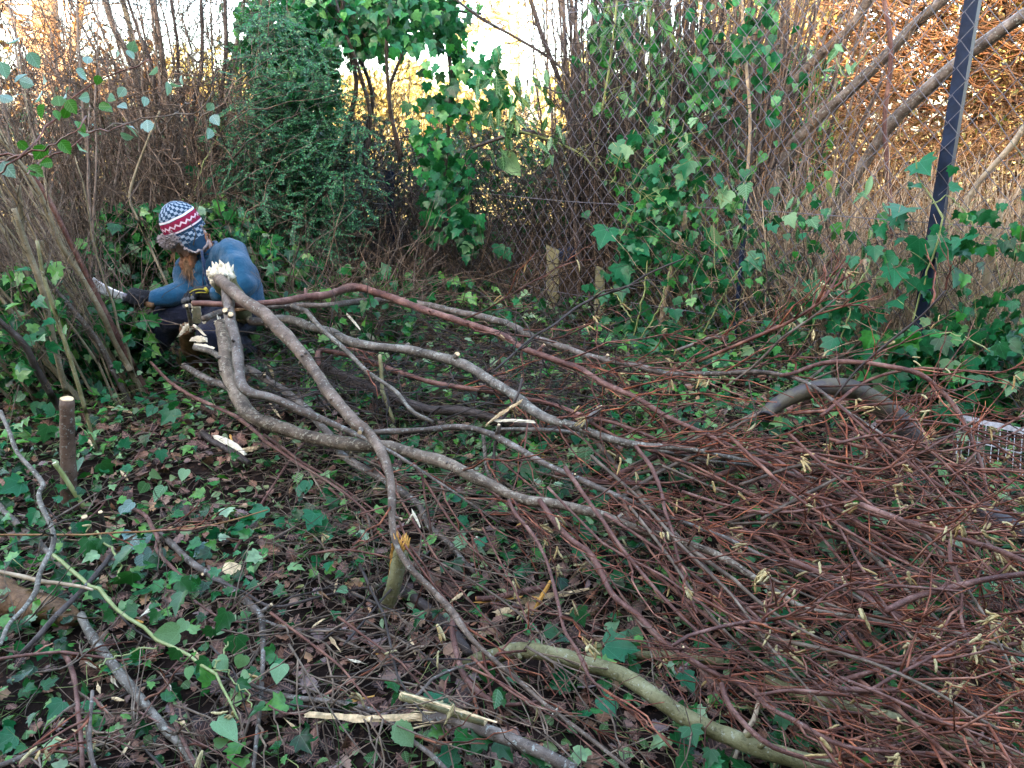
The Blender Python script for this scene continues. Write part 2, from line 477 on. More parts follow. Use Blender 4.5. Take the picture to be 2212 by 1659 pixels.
# unseen tall hedge, added behind the camera to keep the sun off the clearing
b = MB()
n = 13000
pos = np.stack([R.uniform(-26, 22, n), R.uniform(-4.4, -3.0, n), R.uniform(0.0, 1, n)], -1)
top = 7.0 + .25 * np.sin(pos[:, 0] * 1.7) + .15 * np.sin(pos[:, 0] * 4.1)
pos[:, 2] = pos[:, 2] ** .7 * top
b.add(*leaves('heart', pos, rdir(n), rdir(n), R.uniform(.18, .34, n)))
hx = np.linspace(-26, 22, 80)
hv = []
for yy in (-4.1, -3.3):
    for z_ in (0, 1):
        hv.append(np.stack([hx, np.full(80, yy), (6.6 + .25 * np.sin(hx * 1.7)) * z_ + .0], -1))
hv = np.array(hv)   # 0: back low, 1: back high, 2: front low, 3: front high
idx = np.arange(320).reshape(4, 80)
q = lambda a, c_: np.stack([idx[a, :-1], idx[a, 1:], idx[c_, 1:], idx[c_, :-1]], -1)
b2 = MB(); b2.add(hv.reshape(-1, 3), [q(0, 1), q(1, 3), q(3, 2), q(2, 0)])
hd = thing('unseen_shade_hedge', 'unseen tall evergreen hedge added behind the viewer to shade the clearing', 'hedge', (0, -3.7, 0))
b.build('foliage', M['shrub'], hd); b2.build('branches', M['dark_bark'], hd)  # second part is a closed core, added to stop sun and sky light

# ---------------------------------------------------------------- far trees beyond the field
def far_tree(label, u, Y, vtop, wpx, leafm, barkm, n=1400, trunk=.18, base=.3, lsize=.35, cat='tree', name='far_tree', nb=26):
    g0 = at(u, 829, Y); x = g0[0]
    zt = at(u, vtop, Y)[2]; H = zt - .25
    wd = wpx / F * Y
    t = thing(name, label, cat, (x, Y, .2), 'trees and bushes beyond the field')
    K = 8
    P = np.linspace([x, Y, .2], [x + R.uniform(-.4, .4), Y, .2 + H * .85], K)
    P[1:-1, :2] += R.normal(size=(K - 2, 2)) * .05 * wd
    MB().add(*tubes(P[None], taper(1, K, trunk, trunk * .2), 7)).build('trunk', barkm, t)
    ps, dr, fr = sprout(P, nb, base * .6, 1, .8)
    dr[:, 2] = np.abs(dr[:, 2]) * .8 + .15
    C = curves(ps, dr, wd * R.uniform(.3, .62, nb), 6, .3, .05, .03, False)
    b = MB().add(*tubes(C, taper(nb, 6, trunk * .35, .012), 4))
    ps2 = C[:, 2:].reshape(-1, 3); d2 = nrm(np.repeat(C[:, -1] - C[:, 0], 4, 0) + wd * .3 * rdir(len(ps2)))
    C2 = curves(ps2, d2, R.uniform(.12, .3, len(ps2)) * wd, 5, .4, .05, .04, False)
    b.add(*tubes(C2, taper(len(ps2), 5, .03, .008), 4)).build('limbs', barkm, t)
    src = C2.reshape(-1, 3)
    k = R.integers(0, len(src), n)
    pos = src[k] + R.normal(size=(n, 3)) * [.05 * wd, .05 * wd, .04 * H]
    if n: MB().add(*leaves('oval', pos, rdir(n), rdir(n), R.uniform(.6, 1.3, n) * lsize)).build('crown', leafm, t)
    return t

far_tree('low orange brown tree at the far left edge of the field', 40, 34, 150, 260, M['rust_leaf'], M['thicket'], 2600)
far_tree('rounded orange brown bush in the gap left of the hat', 300, 40, 190, 200, M['rust_leaf'], M['thicket'], 2600, base=.05)
far_tree('small rust coloured bush beyond the stems above the hat', 420, 36, 185, 180, M['rust_leaf'], M['thicket'], 2600, base=.05)
far_tree('olive brown bush beside the ivy covered tree, far off', 560, 40, 190, 180, M['gold'], M['thicket'], 2400, base=.05)
far_tree('pale golden bush seen through the gap beside the ivy', 850, 38, 225, 170, M['gold'], M['thicket'], 3200, base=.05)
far_tree('golden bush right of the ivy vine beyond the field', 960, 44, 245, 200, M['gold'], M['thicket'], 3200, base=.05)
far_tree('low golden bush under the sunlit trunk, far off', 1090, 46, 250, 170, M['gold'], M['thicket'], 3000, base=.05)
far_tree('yellow leaved tree far behind the dense upright shoots', 1260, 40, 215, 200, M['gold'], M['thicket'], 3000, base=.05)
far_tree('golden tree far behind the leaning trunks', 1600, 34, 60, 300, M['gold'], M['thicket'], 3000)
far_tree('yellow green tree beyond the right end of the fence', 2150, 30, -60, 420, M['gold'], M['thicket'], 3400)

# the sunlit bent trunk in the gap
t = thing('bent_tree', 'sunlit yellow trunk with a bent limb in the gap between the vines', 'tree', at(1110, 330, 18))
P = catmull([at(1112, 330, 18), at(1108, 230, 18), at(1112, 120, 18), at(1108, 40, 18), at(1112, -60, 18)], 16)
P2 = catmull([at(1108, 40, 18), at(1060, 32, 18), at(1015, 62, 17.8), at(985, 80, 17.6)], 12)
M['lit_bark'] = bark('sunlit_yellow_bark', [(.28, (.28, .20, .08)), (.5, (.42, .32, .14)), (.72, (.55, .45, .24))], rings=False, bump=.01, sc=4, lich_sc=9)  # sunlit yellow is put into the bark colour
MB().add(*tubes(P[None], taper(1, 16, .15, .09), 9)).build('trunk', M['lit_bark'], t)
MB().add(*tubes(P2[None], taper(1, 12, .10, .06), 8)).build('limb', M['lit_bark'], t)
ps, dr, _ = sprout(np.vstack([P, P2]), 34, 0, 1, 1.1)
C = curves(ps, dr, R.uniform(.4, 1.6, 34), 6, .4, .1, .03, False)
b = MB().add(*tubes(C, taper(34, 6, .02, .006), 4))
k = R.integers(0, 34, 160); p0 = C[k, R.integers(1, 6, 160)]
C2 = curves(p0, rdir(160), R.uniform(.2, .6, 160), 5, .4, .1, .03, False)
b.add(*tubes(C2, taper(160, 5, .010, .004), 4)); tw = b.build('twigs', M['thicket'], t); tag(tw, kind='stuff')
pos = C2.reshape(-1, 3)[R.integers(0, 800, 300)] + .03 * rdir(300)
tag(MB().add(*leaves('heart', pos, rdir(300) - [0, 0, .7], rdir(300), R.uniform(.06, .11, 300))).build('leaves', M['gold'], t), kind='stuff')

# sunlit broad trunk at far left
t = thing('broad_tree', 'broad tree trunk glowing orange in the sun at the upper left', 'tree', at(105, 420, 13))
P = catmull([at(112, 420, 13), at(110, 250, 13), at(104, 120, 13), at(96, 0, 13), at(90, -80, 13)], 14)
M['orange_lit_bark'] = bark('sunlit_orange_bark', [(.28, (.22, .12, .06)), (.5, (.38, .22, .12)), (.72, (.50, .33, .2))], rings=False, bump=.01, sc=5, lich_sc=12)  # the sun's orange glow is mixed into this bark colour
MB().add(*tubes(P[None], taper(1, 14, .24, .17), 10)).build('trunk', M['orange_lit_bark'], t)
P2 = catmull([at(108, 200, 13), at(150, 120, 12.8), at(170, 40, 12.8), at(185, -60, 12.8)], 10)
P3 = catmull([at(108, 160, 13), at(60, 90, 12.8), at(10, 20, 12.8), at(-40, -60, 12.8)], 10)
for q_ in (P2, P3): MB().add(*tubes(q_[None], taper(1, 10, .09, .05), 8)).build('limb', M['orange_lit_bark'], t)
ps, dr, _ = sprout(np.vstack([P3[::-1], P2]), 160, 0, 1, 1.0)
C = curves(ps, dr, R.uniform(.4, 1.3, 160), 6, .4, .0, .03, False)
tag(MB().add(*tubes(C, taper(160, 6, .014, .005), 4)).build('twigs', M['rust'], t), kind='stuff')

# ---------------------------------------------------------------- hedge behind the fence
def hedge(label, x0, x1, y0, y1, h, n, nt_, leafm, twigm, kind='heart', ls=.05, name='hedge', wob=.12):
    t = thing(name, label, 'hedge', ((x0 + x1) / 2, (y0 + y1) / 2, ground((x0 + x1) / 2, (y0 + y1) / 2)))
    x = R.uniform(x0, x1, n); y = R.uniform(y0, y1, n)
    hh = h(x) if callable(h) else h
    z = ground(x, y) + (hh + wob * np.sin(x * 5.1 + y * 3)) * R.random(n) ** .75
    pos = np.stack([x, y, z], -1)
    nor = rdir(n) + [0, -.6, .5]
    tag(MB().add(*leaves(kind, pos, rdir(n) - [0, 0, .3], nor, R.uniform(.6, 1.3, n) * ls)).build('leaves', leafm, t), kind='stuff')
    x = R.uniform(x0, x1, nt_); y = R.uniform(y0, y1, nt_); hh = h(x) if callable(h) else np.full(nt_, h)
    z = ground(x, y) + hh * R.random(nt_) * .8
    pos = np.stack([x, y, z], -1)
    C = curves(pos, rdir(nt_) * [1, .7, 1] + [0, 0, .5], R.uniform(.2, .6, nt_), 6, .5, .1, .03)
    tag(MB().add(*tubes(C, taper(nt_, 6, R.uniform(.0025, .006, nt_), .0012 + 0 * R.random(nt_)), 4)).build('twigs', twigm, t), kind='stuff')
    return t

hedge('dense dark hedge behind the fence between ivy tree and upright shoots', -2.6, 2.0, 6.5, 7.6, lambda x: 1.22 - .02 * x, 11000, 3000, M['shrub'], M['twig_brown'], 'oval', .045)
hedge('scrubby dark hedge behind the crouching person', -6.5, -1.6, 6.0, 7.8, lambda x: 1.42 + .08 * np.sin(3 * x), 4500, 5200, M['shrub'], M['thicket'], 'heart', .05)
hedge('brown bracken bank behind the leaning trunks', 1.6, 7.0, 6.2, 7.6, lambda x: 1.25 + .06 * x, 4500, 4200, M['rust_leaf'], M['rust'], 'lance', .07)
hedge('sunlit orange brushwood hedge at the upper right', 3.1, 9.5, 8.2, 9.8, lambda x: 2.45 + .14 * x, 10500, 3000, M['rust_leaf'], M['dark_bark'], 'oak', .12)
# long combed brush of the sunlit hedge
n = 1700
x = R.uniform(2.9, 9, n); y = R.uniform(7.8, 8.4, n); z = R.uniform(1.5, 3.6, n)
C = curves(np.stack([x, y, z], -1), np.stack([R.normal(.7, .5, n), R.normal(0, .4, n), R.normal(-.05, .42, n)], -1), R.uniform(.3, 1.2, n), 7, .5, .1, .03, False)
o = MB().add(*tubes(C, taper(n, 7, R.uniform(.004, .016, n), .003 + 0 * x), 4)).build('cut_brushwood', M['rust_dark'])
tag(o, 'tangled orange brushwood lying along the top of the sunlit hedge', 'brushwood', kind='stuff')

hedge('dark laurel hedge close behind the dense upright shoots', .5, 2.5, 6.2, 6.9, lambda x: 1.85 + .12 * np.sin(4 * x), 5200, 900, M['ivy'], M['twig_dark'], 'oval', .075)
def tangle(label, us, vs_, n, Y, dY, L, mt, r_=(.0012, .004)):
    p = tangle_pts(us, vs_, n, Y, dY)
    C = curves(p, rdir(n) * [1, .6, 1.1] + [0, 0, .35], R.uniform(*L, n), 7, .5, .04, .025)
    k = R.integers(0, n, n); j = R.integers(1, 6, n)
    C2 = curves(C[k, j], nrm(C[k, j + 1] - C[k, j]) + rdir(n) * .8, R.uniform(.3, .6, n) * L[0] * 1.5, 7, .5, 0, .025)
    b = MB().add(*tubes(C, taper(n, 7, R.uniform(*r_, n), .0008 + 0 * p[:, 0]), 4)).add(*tubes(C2, taper(n, 7, r_[0], .0006), 4))
    return tag(b.build('bramble_tangle', mt), label, 'brambles', kind='stuff')
def tangle_pts(us, vs_, n, Y, dY):
    u = R.uniform(us[0], us[1], n); v = R.uniform(vs_[0], vs_[1], n)
    return at(u, v, Y + dY * R.normal(size=n))
tangle('dark bare tangle in the hedge below the bright gap', (760, 1270), (310, 660), 900, 5.6, .25, (.25, .8), M['twig_dark'])
tangle('brown bare tangle across the dense shoots', (1200, 1720), (-20, 640), 800, 5.1, .3, (.25, .8), M['twig_dark'])
tangle('fine dark tangle on the lower right behind the mesh', (1640, 2260), (520, 800), 320, 4.1, .25, (.2, .6), M['twig_dark'])
tangle('fine brown tangle filling the thicket at the left', (-40, 520), (170, 560), 1100, 4.9, .35, (.25, .8), M['twig_brown'])
p = gp(R.uniform(540, 1330, 900), R.uniform(620, 880, 900), R.uniform(.01, .30, 900))
C = curves(p, rdir(900) * [1, 1, .35], R.uniform(.15, .6, 900), 7, .45, .03, .03)
tag(MB().add(*tubes(C, taper(900, 7, R.uniform(.0014, .0045, 900), .001 + 0 * p[:, 0]), 4)).build('dead_brush', M['twig_dark']), 'dark dead brush lying between the pile and the fence', 'brush', kind='stuff')
tangle('fine twigs of the thicket reaching into the sky at the upper left', (-40, 540), (-30, 200), 420, 5.3, .4, (.2, .7), M['twig_dark'], (.001, .003))
# ---------------------------------------------------------------- chain link fence
FA, FB = np.array([-2.25, 7.2]), np.array([3.3, 2.05])
FD = (FB - FA) / np.linalg.norm(FB - FA); FN = np.array([FD[1], -FD[0]])
if FN[1] > 0: FN = -FN
FLEN = np.linalg.norm(FB - FA)

def fp(u, v, off=0.0):
    """sight line meets the fence plane moved off metres towards the viewer"""
    d = ray(u, v); p0 = FA + FN * off
    t = ((p0 - CAM[:2]) @ FN) / (d[..., :2] @ FN)
    return CAM + d * t[..., None]

def fence_off(s, z):
    return .03 * np.sin(1.9 * s + 1.1 * z) + .02 * np.sin(4.3 * s - 2 * z)

cw, ch = .046, .052
t = thing('chain_link_fence', 'sagging dark chain link fence running from the clearing edge to the right', 'fence', (*(FA + FD * 5), ground(*(FA + FD * 5))))
b = MB()
nc = int(FLEN / cw)
for i in range(nc):
    s0 = i * cw
    px = FA + FD * s0
    g0 = float(ground(*px))
    tops = 1.98 if s0 > 3.6 else (1.98 - 1.05 * float(smooth(3.6 - s0, 0, 1.8)))
    K = int(tops / ch) + 1
    k = np.arange(K)
    s = s0 + cw * ((k + i) % 2)
    z = g0 - .02 + k * ch + .012 * math.sin(i * .21) + (s0 * .0)
    off = fence_off(s, z) + .0025 * np.where((k % 2) == 0, 1, -1)
    P = np.concatenate([FA[None] + FD[None] * s[:, None] + FN[None] * off[:, None], z[:, None]], 1)
    P += R.normal(size=P.shape) * .0022
    # keep each bend crisp
    b.add(*tubes(P[None], np.full((1, K), .0023), 4, False))
M['wire'] = plain('dark_coated_wire', (.14, .135, .165), .35, .5, 40, .3)
b.build('mesh', M['wire'], t)
for zz in (.30, .86, 1.9):
    s = np.linspace(0 if zz < 1 else 3.5, FLEN, 60)
    P = np.concatenate([FA + FD * s[:, None] + FN * (fence_off(s, zz) + .006)[:, None], (.2 + zz - .012 * np.sin(s * 1.3) ** 2)[:, None]], 1)
    MB().add(*tubes(P[None], np.full((1, 60), .0019), 5)).build('line_wire', M['wire'], t)
M['post'] = plain('dark_blue_painted_steel', (.008, .018, .048), .5, .3, 25, .35, bump=.001)

def box(b, c, ax, ay, az):
    c = np.asarray(c, float)
    V = [c + sx * ax + sy * ay + sz * az for sx in (-1, 1) for sy in (-1, 1) for sz in (-1, 1)]
    Q = [[0, 1, 3, 2], [4, 6, 7, 5], [0, 4, 5, 1], [2, 3, 7, 6], [0, 2, 6, 4], [1, 5, 7, 3]]
    b.add(np.array(V), [np.array(Q)])

def lpost(px, h, wd=.052, th=.007):
    """angle iron post with small bolts"""
    b = MB(); g0 = float(ground(*px)) - .1
    z = np.array([0, 0, h / 2])
    fx = np.array([*FD, 0]); fy = np.array([*FN, 0])
    c = np.array([*px, g0 + h / 2])
    box(b, c, fx * wd / 2, fy * th / 2, z)
    box(b, c + fx * (wd / 2 - th / 2) - fy * (wd / 2 + .0005), fx * th / 2, fy * (wd / 2 - th / 2), z)
    return b
pp = fp(2030, 420, -.012)[:2]
bp = lpost(pp, 2.4, .052); bp.build('post', M['post'], t, shade=False)
pp2 = fp(1613, 420, -.03)[:2]
lpost(pp2, 1.05, .018).build('post', M['post'], t, shade=False)
pp3 = FA + FD * 1.75 - FN * .03
lpost(pp3, 1.1, .05).build('post', M['post'], t, shade=False)

# ---------------------------------------------------------------- posts and timber behind the fence
M['timber'] = plain('green_weathered_timber', (.26, .25, .15), .8, .2, 14, .3, bump=.002, bsc=60)
M['timber_brown'] = plain('brown_weathered_timber', (.15, .11, .075), .8, .2, 14, .3, bump=.002, bsc=60)
M['cap'] = plain('dark_blue_cap', (.020, .045, .115), .45, .5, 20, .3)

def stake(name, label, u0, v0, u1, v1, wpx, off, mt, cat='stake', point=0.0):
    a, c = fp(u0, v0, off), fp(u1, v1, off)
    g0 = float(ground(c[0], c[1])); c = c + 0; c[2] = min(c[2], g0 - .05)
    wd = wpx / F * np.linalg.norm(a - CAM) / 2
    ax = nrm(a - c); r_ = nrm(np.cross(ax, [0, 1, 0])); f_ = np.cross(ax, r_)
    b = MB(); n_ = 7
    rows = []
    for k in range(n_):
        cc = c + (a - c) * k / (n_ - 1); j = 1 + .05 * math.sin(k * 2.3)
        for (sx, sy) in ((-1, -.8), (-.8, -1), (.8, -1), (1, -.8), (1, .8), (.8, 1), (-.8, 1), (-1, .8)):
            rows.append(cc + r_ * sx * wd * j + f_ * sy * wd * .7 * j + (ax * .02 * sx if k == n_ - 1 else 0))
    i = np.arange(n_ * 8).reshape(n_, 8)
    q_ = np.stack([i[:-1], np.roll(i, -1, 1)[:-1], np.roll(i, -1, 1)[1:], i[1:]], -1).reshape(-1, 4)
    b.add(np.array(rows), [q_, i[-1:, [0, 1, 2, 3]], i[-1:, [0, 3, 4, 7]], i[-1:, [4, 5, 6, 7]]])
    o = b.build(name, mt, origin=c, shade=False)
    return tag(o, label, cat)

stake('wooden_stake', 'taller pale green wooden stake just behind the fence', 1194, 535, 1192, 735, 26, -.25, M['timber'])
stake('wooden_stake', 'shorter mossy wooden stake to the right of the leaning board', 1297, 578, 1292, 745, 21, -.25, M['timber'])
t = thing('capped_post', 'thick brown post wearing a dark blue cap behind the fence', 'post', fp(1228, 700, -.55))
b = MB()
P = np.array([fp(1226, 548, -.55), fp(1226, 640, -.55), fp(1226, 740, -.55)]); P[2, 2] = .1
b.add(*tubes(catmull(P[::-1], 8)[None], np.full((1, 8), .066), 10)).build('shaft', M['timber_brown'], t)
c0 = P[0]
prof = [(.0, .055), (.045, .05), (.075, .03), (.088, .0), (.086, -.035), (.074, -.04)]
K = len(prof); th = np.linspace(0, 2 * np.pi, 14, endpoint=False)
V = np.array([[c0[0] + r_ * math.cos(a), c0[1] + r_ * math.sin(a), c0[2] + z_] for r_, z_ in prof for a in th])
i = np.arange(K * 14).reshape(K, 14)
MB().add(V, [np.stack([i[:-1], np.roll(i, -1, 1)[:-1], np.roll(i, -1, 1)[1:], i[1:]], -1).reshape(-1, 4)]).build('cap', M['cap'], t)
# leaning board
A_ = [fp(1232, 672, -.35), fp(1284, 712, -.32), fp(1272, 752, -.3), fp(1216, 722, -.33)]
A_ = np.array(A_); nn = nrm(np.cross(A_[1] - A_[0], A_[3] - A_[0])) * .012
b = MB(); V = np.vstack([A_ + nn, A_ - nn])
b.add(V, [np.array([[0, 1, 2, 3], [7, 6, 5, 4], [0, 4, 5, 1], [1, 5, 6, 2], [2, 6, 7, 3], [3, 7, 4, 0]])])
tag(b.build('leaning_board', M['timber'], shade=False), 'square greenish board leaning between the two stakes', 'board')

# broken pale trunk behind the fence
def px_tube(pts, Y=None, off=None, S=9, n=24, rough=.06):
    """pts (u,v,width px): tube in the plane of the fence moved by off, or at distance Y"""
    a = np.array(pts, float)
    if off is not None: P = fp(a[:, 0], a[:, 1], off)
    else:
        yy = np.asarray(Y, float) + np.zeros(len(a)); P = at(a[:, 0], a[:, 1], yy)
    dist = (P - CAM) @ np.array([0, CP, -SP])
    r_ = a[:, 2] / 2 / F * dist
    Q = catmull(np.c_[P, r_], n)
    rr = Q[:, 3] * (1 + rough * np.sin(np.arange(n) * 1.7 + a[0, 0]) * np.sin(np.arange(n) * .63))
    return Q[:, :3], rr, tubes(Q[None, :, :3], rr[None], S)

t = thing('broken_tree', 'pale broken leaning trunk with a torn orange top behind the fence', 'tree', fp(1145, 600, -.7))
P, rr, tb = px_tube([(1138, 640, 30), (1147, 546, 28), (1160, 478, 27), (1180, 393, 25), (1203, 330, 27), (1236, 290, 25), (1266, 254, 20)], off=-.7)
MB().add(*tb).build('trunk', M['straw'], t)
def splinters(P0, ax, r_, n, L, rg=R, flat=.5):
    """torn fibres around an end: P0 centre, ax direction"""
    ax = nrm(np.asarray(ax, float)); q = nrm(np.cross(ax, [.3, .5, .8])); q2 = np.cross(ax, q)
    a = rg.uniform(0, 2 * np.pi, n); rad = r_ * np.sqrt(rg.random(n)) * .9
    pos = P0 + (q * np.cos(a)[:, None] + q2 * np.sin(a)[:, None]) * rad[:, None] - ax * .006
    d = ax + .18 * rg.normal(size=(n, 3))
    C = curves(pos, d, L * rg.uniform(.35, 1.1, n), 3, .1, 0, .01, False)
    return tubes(C, np.stack([np.full(n, r_ * .30), np.full(n, r_ * .20), np.full(n, r_ * .03)], 1) * rg.uniform(.5, 1.1, (n, 1)), 4)
MB().add(*splinters(P[-1], P[-1] - P[-2], rr[-1], 16, .07)).build('torn_top', M['orange_wood'], t)
P, rr, tb = px_tube([(1180, 395, 14), (1196, 372, 12), (1206, 350, 10)], off=-.66, n=8)
MB().add(*tb).build('side_stub', M['rust'], t)

# ---------------------------------------------------------------- multi stemmed stools (coppice)
def coppice(label, base, spec, n, spread, L, r0, mat_, twigm, leanx=0.0, leany=0.0, ntw=300, twL=(.25, .8), rad=.22, name='hazel_stool', cat='coppiced tree', nst=0, group=None, twr=.0022, curl=.12):
    """base (x,y); n stems as parts, the rest as one stuff part"""
    x, y = base; g0 = float(ground(x, y))
    t = thing(name, label, cat, (x, y, g0), group)
    tot = n + nst
    a = R.uniform(0, 2 * np.pi, tot); rr = rad * np.sqrt(R.random(tot))
    pos = np.stack([x + rr * np.cos(a) * spec, y + rr * np.sin(a), np.full(tot, g0 - .05)], -1)
    d = np.stack([leanx + spread * rr / rad * np.cos(a) + R.normal(0, .06, tot), leany + .6 * spread * rr / rad * np.sin(a) + R.normal(0, .05, tot), np.ones(tot)], -1)
    C = curves(pos, d, R.uniform(*L, tot), 12, curl, -.03, .004, False)
    ra = R.uniform(*r0, tot)
    Rr = taper(tot, 12, ra, ra * .35)
    for k in range(n):
        MB().add(*tubes(C[k:k + 1], Rr[k:k + 1], 7)).build('stem', mat_, t)
    if nst:
        tag(MB().add(*tubes(C[n:], Rr[n:] * .6, 5)).build('thin_stems', mat_, t), kind='stuff')
    if ntw:
        k = R.integers(0, tot, ntw); j = R.integers(2, 11, ntw)
        p0 = C[k, j]; T = nrm(C[k, np.minimum(j + 1, 11)] - C[k, j - 1])
        dd = T * 1.2 + rdir(ntw) * .8
        Ct = curves(p0, dd, R.uniform(*twL, ntw), 6, .35, -.02, .02, False)
        k2 = R.integers(0, ntw, ntw); j2 = R.integers(1, 5, ntw)
        d2 = nrm(Ct[k2, j2 + 1] - Ct[k2, j2]) + rdir(ntw) * .7
        C2 = curves(Ct[k2, j2], d2, R.uniform(.35, .6, ntw) * np.mean(twL), 6, .35, 0, .02, False)
        b = MB().add(*tubes(Ct, taper(ntw, 6, twr, twr * .35), 4)).add(*tubes(C2, taper(ntw, 6, twr * .6, twr * .3), 4))
        tag(b.build('twigs', twigm, t), kind='stuff')
    return t

# left and centre left thicket
TH = dict(mat_=M['thicket'], twigm=M['twig_brown'])
coppice('many stemmed hazel stool rising behind the hat, nearly upright', (-2.05, 5.3), 2.2, 28, .30, (2.0, 3.3), (.005, .011), leanx=-.06, ntw=200, **TH)
coppice('low young hazel regrowth behind the hat', (-2.0, 5.2), 2.4, 50, .30, (1.1, 1.85), (.005, .011), leanx=-.08, ntw=420, twL=(.2, .5), name='hazel_regrowth', nst=46, **TH)
coppice('brown hazel stool fanning out left of the person', (-2.75, 5.0), 1.7, 16, .42, (1.3, 2.1), (.007, .014), leanx=-.34, ntw=300, **TH)
coppice('low fan of thin stems to the left behind the billhook', (-2.6, 4.9), 2.6, 56, .42, (1.0, 1.9), (.004, .009), leanx=-.24, ntw=420, twL=(.2, .5), name='hazel_regrowth', nst=40, **TH)
coppice('crowded hazel stool at the left edge leaning out of the frame', (-2.7, 4.2), 1.7, 40, .42, (1.2, 2.5), (.005, .012), leanx=-.36, leany=.1, ntw=620, twL=(.2, .6), nst=16, **TH)
coppice('dense tan hazel stems fanning left in front of the billhook', (-2.08, 3.62), 1.3, 40, .26, (1.0, 2.3), (.004, .010), M['straw'], M['twig_brown'], -.50, -.02, 320, rad=.26, twL=(.15, .5), nst=10, curl=.2)
coppice('thin hazel whips standing in front of the thicket at the far left', (-2.45, 3.5), 1.2, 20, .28, (1.0, 1.9), (.004, .008), leanx=-.36, ntw=160, twL=(.15, .45), name='hazel_whips', **TH)
coppice('distant hazel stool between the hat and the ivy covered tree', (-1.75, 6.2), 1.6, 16, .3, (1.0, 1.9), (.006, .012), leanx=.02, ntw=260, nst=10, **TH)
coppice('tall sparse stool far behind at the upper left', (-4.6, 6.6), 1.4, 14, .40, (1.6, 2.8), (.008, .016), leanx=-.35, ntw=200, nst=4, **TH)
# dense upright shoots right of centre
coppice('dense dark upright shoots behind the fence, left half of the clump', (.90, 5.55), 1.3, 46, .12, (2.2, 3.0), (.006, .016), M['thicket'], M['twig_dark'], .03, 0, 420, rad=.42, nst=70, name='shoot_clump', cat='shoots', curl=.2)
coppice('dense upright tan shoots behind the fence beside the leaning trunks', (1.62, 5.0), 1.3, 30, .12, (2.0, 2.9), (.004, .010), M['thicket'], M['rust'], .05, 0, 220, rad=.36, nst=24, name='shoot_clump', cat='shoots', curl=.2)
coppice('dark wet shoots standing deepest in the clump behind the fence', (1.25, 5.8), 1.6, 44, .08, (2.2, 3.0), (.012, .030), M['dark_bark'], M['twig_dark'], .02, 0, 200, rad=.55, nst=60, name='shoot_clump', cat='shoots')
coppice('thin dark shoots growing through the gap beside the ivy vine', (-.55, 6.3), 3.0, 14, .16, (1.4, 2.3), (.004, .009), M['dark_bark'], M['twig_dark'], 0, 0, 220, rad=.35, nst=8, name='shoot_clump', cat='shoots', twL=(.15, .45))
coppice('grey twiggy bush with hanging fine shoots right of the ivy tree', (-1.15, 6.0), 1.7, 20, .3, (.9, 1.75), (.003, .008), M['thicket'], M['twig_brown'], .05, 0, 900, rad=.3, nst=40, name='twiggy_bush', cat='bush', twL=(.15, .5), curl=.4)

# traced upright stems of the left thicket, each rooted in its own stool
def traced(name, label, pts, Y, mt, cat='hazel shoot', S=8, n=22, group=None, down=True, part=None, parent=None):
    a = np.array(pts, float); yy = np.interp(np.linspace(0, 1, len(a)), np.linspace(0, 1, len(np.atleast_1d(Y))), np.atleast_1d(Y))
    P, rr, tb = px_tube(pts, Y=yy, S=S, n=n)
    if down:
        lo = P[np.argmin(P[:, 2])].copy(); g0 = float(ground(lo[0], lo[1]))
        if lo[2] > g0:
            ends = (P[0], P[1]) if P[0, 2] < P[-1, 2] else (P[-1], P[-2])
            e = nrm(ends[0] - ends[1]); e[2] = min(e[2], -.7)
            k = (lo[2] - g0 + .03) / -e[2]
            seg = np.linspace(ends[0] - e * .01, ends[0] + e * k, 5)
            r_ = rr[0] if P[0, 2] < P[-1, 2] else rr[-1]
            if P[0, 2] < P[-1, 2]: P = np.vstack([seg[::-1], P]); rr = np.r_[np.full(5, r_), rr]
            else: P = np.vstack([P, seg]); rr = np.r_[rr, np.full(5, r_)]
            tb = tubes(P[None], rr[None], S)
    b = MB().add(*tb)
    if parent is not None: return b.build(part or 'stem', mt, parent), P, rr
    lo = P[np.argmin(P[:, 2])]
    return tag(b.build(name, mt, origin=lo), label, cat, group), P, rr

def addtwigs(o, P, n, L, mt, f=(.15, 1), spread=.7, r0=.002, sub=1, up=0, K=6, name='twigs', clampz=False):
    ps, dr, _ = sprout(P, n, f[0], f[1], spread)
    dr[:, 2] += up
    C = curves(ps, dr, R.uniform(*L, n), K, .35, 0, .02, clampz)
    b = MB().add(*tubes(C, taper(n, K, r0, r0 * .35), 4))
    out = [C]
    if sub:
        m_ = n * sub
        k = R.integers(0, n, m_); j = R.integers(1, K - 1, m_)
        d2 = nrm(C[k, j + 1] - C[k, j]) + rdir(m_) * .6
        C2 = curves(C[k, j], d2, R.uniform(.3, .6, m_) * np.mean(L), K, .35, 0, .02, clampz)
        b.add(*tubes(C2, taper(m_, K, r0 * .6, r0 * .3), 4)); out.append(C2)
    tag(b.build(name, mt, o), kind='stuff')
    return out

